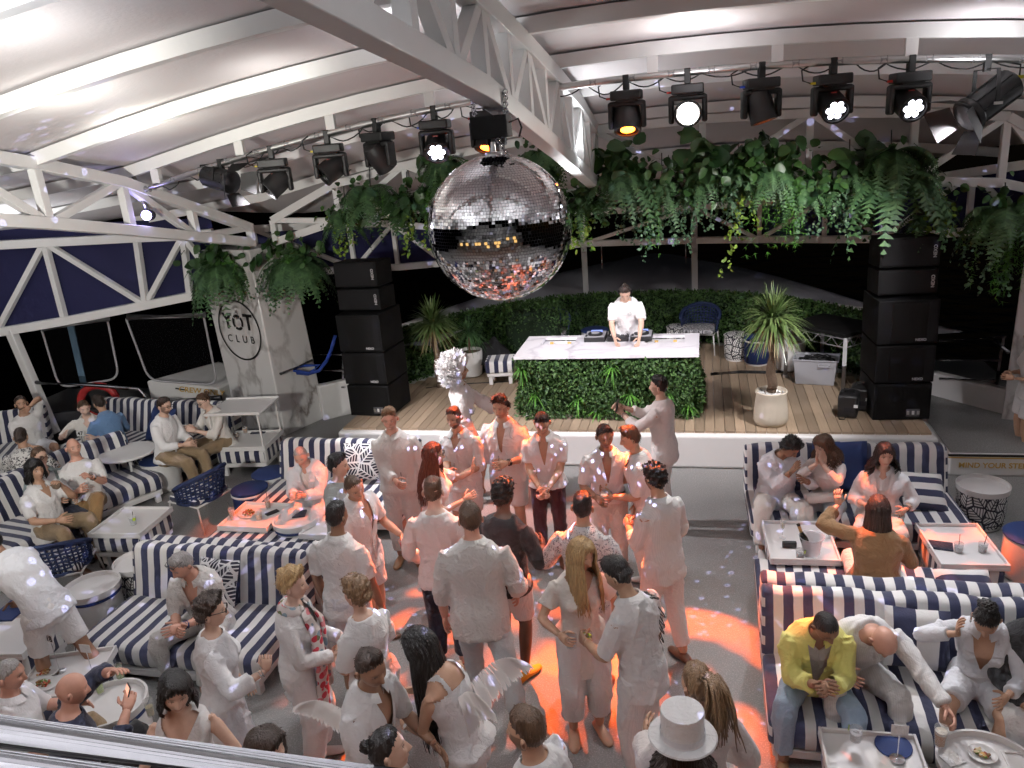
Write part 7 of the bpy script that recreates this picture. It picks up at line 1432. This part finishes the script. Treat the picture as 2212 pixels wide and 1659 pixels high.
person('man with thick black hair and khaki trousers sipping from a cup', 76, 1017, 96, 1.8, sit=.37, lean=2, head=(-6, 4, 0), build=1.08, lh=(-.06, .3, .98), lhand='grip', rh=(.16, .36, .66), skin='tan', hair=('bob', 'black'), top=SH(CW2, .42, .14), bottom=TR(KHAKI), shoes='brown', group=GS, grip=[('l', 'coconut', 'brown cup with straw held by the black-haired man in khaki')])
person('man with glasses in a white shirt on the round white stool', 355, 877, 92, 1.8, sit=.47, lean=8, slump=6, head=(0, -4, 0), build=1.05, rh=(.08, .36, .74), lh=(-.06, .38, .74), skin='light', hair=('short', 'dbrown'), beard=.7, top=SH(CW2, .97, 0, -.1), bottom=TR(KHAKI), shoes='black', group=GS, extras=[('glasses',)], rf=(.12, .46), lf=(-.1, .52))
person('person with glasses and a hair bun in a cream shirt', 440, 867, 205, 1.76, sit=.37, lean=14, slump=6, head=(6, -8, 0), rh=(.1, .4, .8), lh=(-.04, .4, .78), rhand='fist', skin='fair', hair=('pony', 'brown', 'bun'), top=SH(CW3, .7, .06, -.08), bottom=TR(KHAKI), shoes='brown', group=GS, extras=[('glasses',)])
person('waiter in white bending forward at the left edge with a navy menu', -22, 1172, 272, 1.8, lean=46, slump=10, head=(0, 10, 0), rh=(.14, .52, .82), lh=(-.12, .55, .84), lhand='grip', rhand='grip', skin='brown', hair=('short', 'black'), top=TEE(CW2, .44, hem=-.1, ease=.024), bottom=SHO(CW2), shoes='white', rf=(.14, -.35), lf=(-.1, .12), group='staff in white', grip=[('r', 'folder', 'navy menu folder in the bending waiter\'s hands')])
person('grey-haired man in a white shirt at the lower left edge', 21, 1458, 62, 1.8, sit=.37, lean=8, head=(-6, -6, 0), build=1.15, rh=(.2, .35, .7), lh=(-.2, .35, .7), skin='ruddy', hair=('buzz', 'grey'), top=SH(CW2, .5, 0), bottom=TR(KHAKI), group=GS)
person('bald man in a navy sweater filming with his phone', 156, 1490, 38, 1.8, sit=.37, lean=10, head=(-8, -8, 0), build=1.1, rh=(.24, .36, 1.0), lh=(-.1, .38, 1.1), rhand='grip', lhand='relax', skin='ruddy', hair=('bald', 'grey'), beard=.2, top=dict(mat=NAVS, sleeve=.8, hem=-.12, part='sweater', ease=.022), bottom=TR(BLK), group=GS, grip=[('r', 'phone', 'phone with a glowing orange picture in the bald man\'s hand', (0, 1, 0), -25, 1)])
person('DJ with a topknot and headphones in a white T-shirt', 1350, 632, 180, 1.8, z0=SZ, lean=10, slump=10, head=(4, -34, 0), rh=(.14, .4, 1.02), lh=(-.2, .42, 1.02), rhand='point', lhand='point', skin='light', hair=('pony', 'dbrown', 'topknot'), beard=.3, top=TEE(CW2, .44), bottom=TR(BLK), group='performers', extras=[('headphones',), ('necklace',), ('print',)])
person('performer in a huge curly white wig and sheer lace top', 992, 800, 66, 1.84, fem=1., lean=2, head=(-12, 8, 0), rh='down', lh=(-.1, .48, 1.1), skin='tan', hair=('wig', 'white'), top=dict(mat=SHEER, sleeve=1., hem=.16, part='lace_top', ease=.02, loose=.05, wr=.01), bottom=TR(CW2, ease=.006), shoes='white', group='performers', extras=[('hoop', 1)])
person('man in a white suit lit orange sitting with clasped hands', 650, 985, 176, 1.76, sit=.37, lean=16, slump=8, head=(6, -14, 0), rh=(.04, .42, .74), lh=(-.03, .44, .74), rhand='grip', lhand='fist', skin='ruddy', hair=('buzz', 'grey'), top=dict(mat=CW4, sleeve=.97, hem=-.18, v=.3, vw=.06, collar=True, lapel=True, part='suit_jacket', ease=.03), inner=CW3, bottom=TR(CW4), group=GS)
person('grey-haired man in a loose white shirt with sunglasses on his head', 392, 1222, 172, 1.82, sit=.37, lean=18, slump=6, head=(-26, -14, 0), rh=(.06, .42, .68), lh=(.0, .44, .7), rhand='grip', lhand='point', skin='ruddy', hair=('short', 'grey'), top=SH(CW2, .5, .28, -.16, ease=.024), bottom=TR(CW2, ease=.01), group=GS, extras=[('sunglasses',), ('watch', 'l', NAVY)], rf=(.3, .3), lf=(-.1, .5))
person('person at the bottom edge of whom only dark hair shows', 577, 1622, 90, 1.62, fem=1., skin='light', hair=('bob', 'dbrown'), top=TEE(CW2, .4), bottom=TR(CW2), group=GD)

voxel_jobs()
for d in PEOPLE: finish(d)
# ------------------------------------------------------------------ things on the tables
PLATE = POTW; FOOD = [M('food_' + k, c, .6, var=.3, vs=60.) for k, c in dict(green=(.1, .2, .03), brown=(.16, .07, .02), red=(.3, .04, .02), gold=(.4, .22, .05), cream=(.55, .45, .28)).items()]
def plate(label, loc, r=.12, oval=1., n=22, name='plate', cat='plate', mats=None):
    T = thing(name, label, cat, loc, rnd.uniform(0, 3)); mb = MB(); mb.lathe([(r * .6, 0), (r * .9, .008), (r, .016), (r * .97, .018), (r * .62, .007), (.001, .006)], 32); mb.v = [(x, y * oval, z) for x, y, z in mb.v]; mb.build('dish', PLATE, T, smooth=40)
    for k, m_ in enumerate(mats or FOOD):
        q = MB()
        for i in range(n // 4): a, d_ = rnd.uniform(0, 6.28), r * .5 * math.sqrt(rnd.random()); q.box((d_ * math.cos(a), d_ * math.sin(a) * oval, .014 + rnd.uniform(0, .012)), (rnd.uniform(.012, .035), rnd.uniform(.01, .02), rnd.uniform(.006, .014)), Matrix.Rotation(rnd.uniform(0, 3), 3, 'Z') @ Matrix.Rotation(rnd.uniform(-.5, .5), 3, 'X'))
        tag(q.build('food', m_, T), None, kind='stuff')
    return T
def menu(label, loc, deg, w_=.22, d_=.16): return tag(MB().box((0, 0, .008), (w_, d_, .014)).build('menu_folder', NAVT, bevel=.003, loc=loc, rz=math.radians(deg)), label, 'menu')
def tsign(label, loc, txt, H=.26, rz=0.):
    T = thing('table_sign', label, 'sign', loc, rz); MB().lathe([(.045, 0), (.045, .006), (.01, .012), (.001, .013)], 20).build('base', CHROME, T, smooth=40); MB().tube([(0, 0, .01), (0, 0, H)], .004, 6).build('stem', CHROME, T); MB().box((0, -.004, H + .03), (.1, .003, .075)).build('card', CW2, T)
    if txt: text('number', txt, .075, INK, T, basis((0, -.007, H + .03), (1, 0, 0), (0, 0, 1)), bold=.002)
TZ, DZ, GZ = .434, .474, .51
drink('tall clear drink on the navy mat table, lower right', P(1848, 1598, .5), 'tumbler', 'water', False, True)
tag(MB().lathe([(.11, 0), (.112, .004), (.11, .012), (.001, .013)], 40).build('round_mat', NAVY, smooth=30, loc=P(1930, 1612, TZ)), 'round navy mat on the front right table', 'mat')
tsign('small table number stand beside the round navy mat', P(1938, 1640, TZ + .01), None, .2)
drink('half-drunk beer glass at the reaching man\'s hand', P(2030, 1610, .53), 'beer', 'amber', False)
plate('small plate with leftovers on the round table, lower right', P(2122, 1632, .46), .085, 1., 12)
tag(MB().box((0, 0, .003), (.12, .1, .004)).build('paper_napkin', CW2, loc=P(2058, 1640, .46), rz=.5), 'folded paper napkin on the round table, lower right', 'napkin')
# right ottoman tables
bk = thing('ice_bucket', 'clear fluted ice bucket on the right ottoman table', 'bucket', P(1752, 1198, TZ)); mb = MB(); n = 40
for r, z in ((.07, 0), (.075, .02), (.095, .17), (.11, .185), (.112, .195), (.1, .19), (.09, .17), (.068, .02)):
    for k in range(n): a = 2 * PI * k / n; rr = r * (1 + .025 * (k % 2)); mb.v.append((rr * math.cos(a), rr * math.sin(a), z))
mb.f = ring_faces(8, n); mb.mi = [0] * len(mb.f); mb.build('bowl', M('fluted_acrylic', (.75, .75, .8), .1, var=0, alpha=.4), bk, smooth=30)
bo_ = thing('champagne_bottle', 'dark champagne bottle tilted in the ice bucket', 'bottle', bk.location + Vector((-.02, 0, .03))); mb = MB(); mb.lathe([(.03, 0), (.036, .02), (.036, .15), (.014, .22), (.013, .28), (.016, .285), (.016, .3), (.001, .3)], 20); mb.v = [tuple(Matrix.Rotation(-.35, 3, 'Y') @ Vector(v)) for v in mb.v]; mb.build('glass', M('dark_bottle', (.01, .016, .008), .1, var=0), bo_, smooth=40)
q = MB(); q.lathe([(.0155, .205), (.0145, .29), (.001, .302)], 16); q.v = [tuple(Matrix.Rotation(-.35, 3, 'Y') @ Vector(v)) for v in q.v]; q.build('foil', M('gold_foil', (.45, .3, .12), .35, .8), bo_, smooth=True)
drink('champagne flute left of the ice bucket', P(1690, 1162, TZ), 'flute', 'pale', False); drink('champagne flute right of the ice bucket', P(1790, 1160, TZ), 'flute', 'pale', False); drink('lime water glass in front of the ice bucket', P(1728, 1206, TZ), 'tumbler', 'water', False, True)
tag(MB().box((0, 0, .03), (.13, .04, .06)).build('glasses_case', BLACK, bevel=.008, loc=P(1705, 1182, TZ), rz=.05), 'black glasses case on the ice bucket table', 'case')
menu('navy menu on the orange-lit table, right', P(2032, 1180, TZ), -12, .2, .15); drink('empty straw glass beside the navy menu, right', P(2070, 1192, TZ), 'tumbler', 'water'); drink('empty straw glass at the right end of the orange-lit table', P(2122, 1192, TZ), 'tumbler', 'water')
# left tables
drink('short lime drink alone on the plain white table', P(289, 1133, TZ), 'tumbler', 'water', True, True)
plate('wooden platter of snacks on the orange-lit table', P(538, 1110, TZ), .15, .8, 60, 'snack_platter', 'platter')
for k, (x, y, l_, kd) in enumerate(((503, 1122, 'amber', 'tall'), (580, 1098, 'amber', 'tall'), (560, 1122, 'pale', 'tumbler'))): drink('%s drink by the snack platter' % ('left amber', 'far amber', 'pale')[k], P(x, y, TZ), kd, l_, k < 2)
tag(MB().box((0, 0, .005), (.075, .15, .009)).build('mobile_phone', BLACK, loc=P(588, 1108, TZ), rz=-.6), 'dark phone lying beside the snack platter', 'phone')
menu('navy menu on the orange-lit drum table', P(640, 1112, GZ - .04), 18)
plate('oval plate of salad on the front left table', P(95, 1480, TZ), .13, .7, 30, mats=FOOD[:3]); plate('oval plate of pasta on the front left table', P(95, 1456, TZ), .12, .7, 24, mats=FOOD[1:])
tsign('table number 18 stand on the front left table', P(130, 1452, TZ), '18', .3, -.2); tsign('second table number stand by the round drum table', P(205, 1470, TZ), None, .28)
drink('lime green drink on the round table by the man filming', P(262, 1468, DZ + .02), 'tall', 'lime', False); drink('mojito glass beside the man filming', P(218, 1496, DZ + .02), 'tall', 'lime', False)
drink('yellow lemon drink on the small tray', P(327, 1545, TZ + .02), 'tall', 'pale', False)
tsign('table number 47 sign behind the bald man', P(187, 985, .45), '47', .32, .35)
bw = thing('snack_bowl', 'white bowl of crisps on the striped seat by the pillar', 'bowl', P(473, 953, .4)); MB().lathe([(.05, 0), (.07, .01), (.12, .06), (.115, .062), (.06, .015), (.001, .014)], 28).build('dish', POTW, bw, smooth=40); mb = MB()
for i in range(40): a, d_ = rnd.uniform(0, 6.28), .08 * math.sqrt(rnd.random()); mb.box((d_ * math.cos(a), d_ * math.sin(a), .04 + rnd.uniform(0, .02)), (.035, .03, .004), Matrix.Rotation(rnd.uniform(0, 3), 3, 'Z') @ Matrix.Rotation(rnd.uniform(-.6, .6), 3, 'X'))
tag(mb.build('crisps', FOOD[3], bw), None, kind='stuff')
drink('left amber drink under the raised white tier', P(511, 945, TZ), 'tumbler', 'amber'); drink('right amber drink under the raised white tier', P(531, 935, TZ), 'tumbler', 'amber'); menu('navy menu under the raised white tier', P(560, 933, TZ), 10)
drink('black straw tumbler on the striped table by sign 47', P(122, 993, .42), 'tumbler', 'cola')
tag(MB().box((0, 0, .004), (.18, .14, .006)).build('paper_napkin', CW2, loc=P(455, 915, .4), rz=.3), 'white napkin on the sofa between the two seated men', 'napkin')
tag(pillow_extrude(roundpoly([(-.05, -.04), (.05, -.04), (.05, .04), (-.05, .04)], .03), .3, 3, .003, 6).build('clutch_bag', [CW3, CW3], smooth=True, loc=P(1772, 1075, .6), rz=.2), 'rolled cream clutch bag on the lace woman\'s lap', 'bag')
# cushions' napkin on the left sofa
tag(MB().box((0, 0, .01), (.16, .12, .016)).build('cloth_napkin', CW2, bevel=.004, loc=P(352, 1250, .4), rz=.7), 'crumpled white cloth beside the grey-haired man on the sofa', 'cloth')
# ------------------------------------------------------------------ lamps of the place, and added fill
def roof_hit(x, y):
    d = ray(x, y); o_ = Vector((0, 0, CAMH)); t = .5
    while t < 20:
        q = o_ + d * t
        if q.z > zr(q.x, q.y) + .1: return q
        t += .02
    return q
UPN = ('left near the truss', 'far left', 'left of the middle truss', 'right of the middle truss', 'far right', 'top left corner', 'left between two ribs')
for k, (x, y, e, c) in enumerate(((330, 262, 20, (1, 1, .88)), (180, 205, 20, (1, 1, .9)), (900, 30, 24, (.96, .97, 1)), (1500, 62, 18, (1, .97, 1)), (2120, 45, 20, (.99, .97, 1)), (90, 70, 12, (1, .99, .95)), (600, 150, 9, (1, .99, .93)))):
    h_ = roof_hit(x, y); loc = h_ + Vector((0, -.3, -.52))
    spot('uplight_and_fill_lamp', loc + Vector((0, 0, .05)), h_ + Vector((0, .35, .6)), e, c, 155, 1., .15)
for k, (x, y, e) in enumerate(((-4.5, .8, 900), (1.5, .8, 900), (-9.3, 5.0, 420), (5.0, 4.6, 420), (5.0, 8.8, 220), (-9.6, 8.6, 120), (.6, 2.6, 330), (-3.6, 2.6, 330), (-1.4, 9.0, 120))):
    spot('uplight_and_fill_lamp', (x, y, zr(x, y) - .85), (x, y, 9), e, (.94, .97, 1), 165, 1., .3)  # unseen upward lamps added as fill, bounced off the ceiling
# white and orange stage beams
for k, (tx, ty), e, c, a in (('h7', (-.8, 4.5), 300, (1, .95, .9), 80), ('h4', (-3.4, 4.8), 240, (.95, .95, 1), 75), ('h9', (1.6, 4.8), 210, (.95, .94, 1), 70), ('h10', (2.6, 6.2), 210, (.95, .94, 1), 70)):
    spot('beam_lamp', HEADS[k], (tx, ty, .5), e, c, a, .8, .07)
def gobo(o, scale, seed):
    l = o.data; l.use_nodes = True; t = l.node_tree; em = t.nodes['Emission']; tc = N(t, 'TexCoord'); mp = N(t, 'Mapping'); mp.inputs['Location'].default_value = (seed, seed * .7, 0); mp.inputs['Scale'].default_value = (scale, scale, 0)
    sp = N(t, 'SeparateXYZ'); t.links.new(tc.outputs['Normal'], sp.inputs[0])
    cx = N(t, 'CombineXYZ'); t.links.new(math_(t, 'DIVIDE', sp.outputs[0], sp.outputs[2]), cx.inputs[0]); t.links.new(math_(t, 'DIVIDE', sp.outputs[1], sp.outputs[2]), cx.inputs[1]); t.links.new(cx.outputs[0], mp.inputs[0])
    return t, em, mp
for k, (tx, ty), e, a, sd in (('h5', (-1.9, 5.5), 3500, 38, 21.), ('h6', (-.25, 5.2), 4400, 32, 4.), ('h8', (2.0, 6.7), 2300, 26, 7.), ('h5', (-4.9, 7.5), 1300, 20, 11.), ('h6', (-2.2, 8.0), 900, 30, 13.)):
    o = spot('orange_beam_lamp', HEADS[k], (tx, ty, .3), e, (1, .11, .0), a, .15, .02)
    t, em, mp = gobo(o, 5.5, sd); n = N(t, 'TexNoise', i_Scale=1.6, i_Detail=2., i_Roughness=.4); t.links.new(mp.outputs[0], n.inputs[0])
    f = N(t, 'MapRange', i_From_Min=.45, i_From_Max=.58); t.links.new(n.outputs[0], f.inputs[0]); t.links.new(f.outputs[0], em.inputs['Strength'])
# patterned point lamp added under the mirror ball, standing in for its thrown dots
l = bpy.data.lights.new('added_ball_dot_lamp', 'POINT'); l.energy = 620; l.color = (.55, .55, 1); l.shadow_soft_size = .004; o = link('added_ball_dot_lamp', l); o.location = BC - Vector((0, 0, .58)); l.use_nodes = True; t = l.node_tree; em = t.nodes['Emission']; tc = N(t, 'TexCoord')
v = N(t, 'TexVoronoi', i_Scale=32.); t.links.new(tc.outputs['Normal'], v.inputs[0]); n = N(t, 'TexNoise', i_Scale=2.6); t.links.new(tc.outputs['Normal'], n.inputs[0])
f = math_(t, 'MULTIPLY', math_(t, 'LESS_THAN', math_(t, 'ABSOLUTE', math_(t, 'SUBTRACT', v.outputs[0], .15)), .085), math_(t, 'MULTIPLY', math_(t, 'GREATER_THAN', n.outputs[0], .5), 1.)); t.links.new(f, em.inputs['Strength'])
spot('pin_spot_lamp', dl[2] + Vector((.1, -.12, -.05)), BC, 160, (.5, .45, 1), 30, .3, .03)
# stage washes from the two barn-door spots and the head beside the truss
spot('booth_lamp', HEADS['h6'] + Vector((.3, .2, .1)), (-1.2, 10.8, 1.2), 360, (.92, .88, 1), 42, .5, .08)
spot('fresnel_lamp', PY(2128, 222, 8.0) + Vector((-.2, .1, -.2)), (-.6, 11.6, .9), 700, (1, .95, .95), 75, .8, .12)
spot('fresnel_lamp', PY(478, 388, 8.0) + Vector((.25, -.05, -.1)), (-3.1, 9.0, 1.6), 1000, (1, .95, .98), 80, .8, .12)
# work lamp out of the frame on the left that lights truss and pillar
spot('work_lamp', (-3.6, .9, 3.7), (-6.5, 7.5, 3.7), 1000, (1, .97, .9), 75, .9, .15)
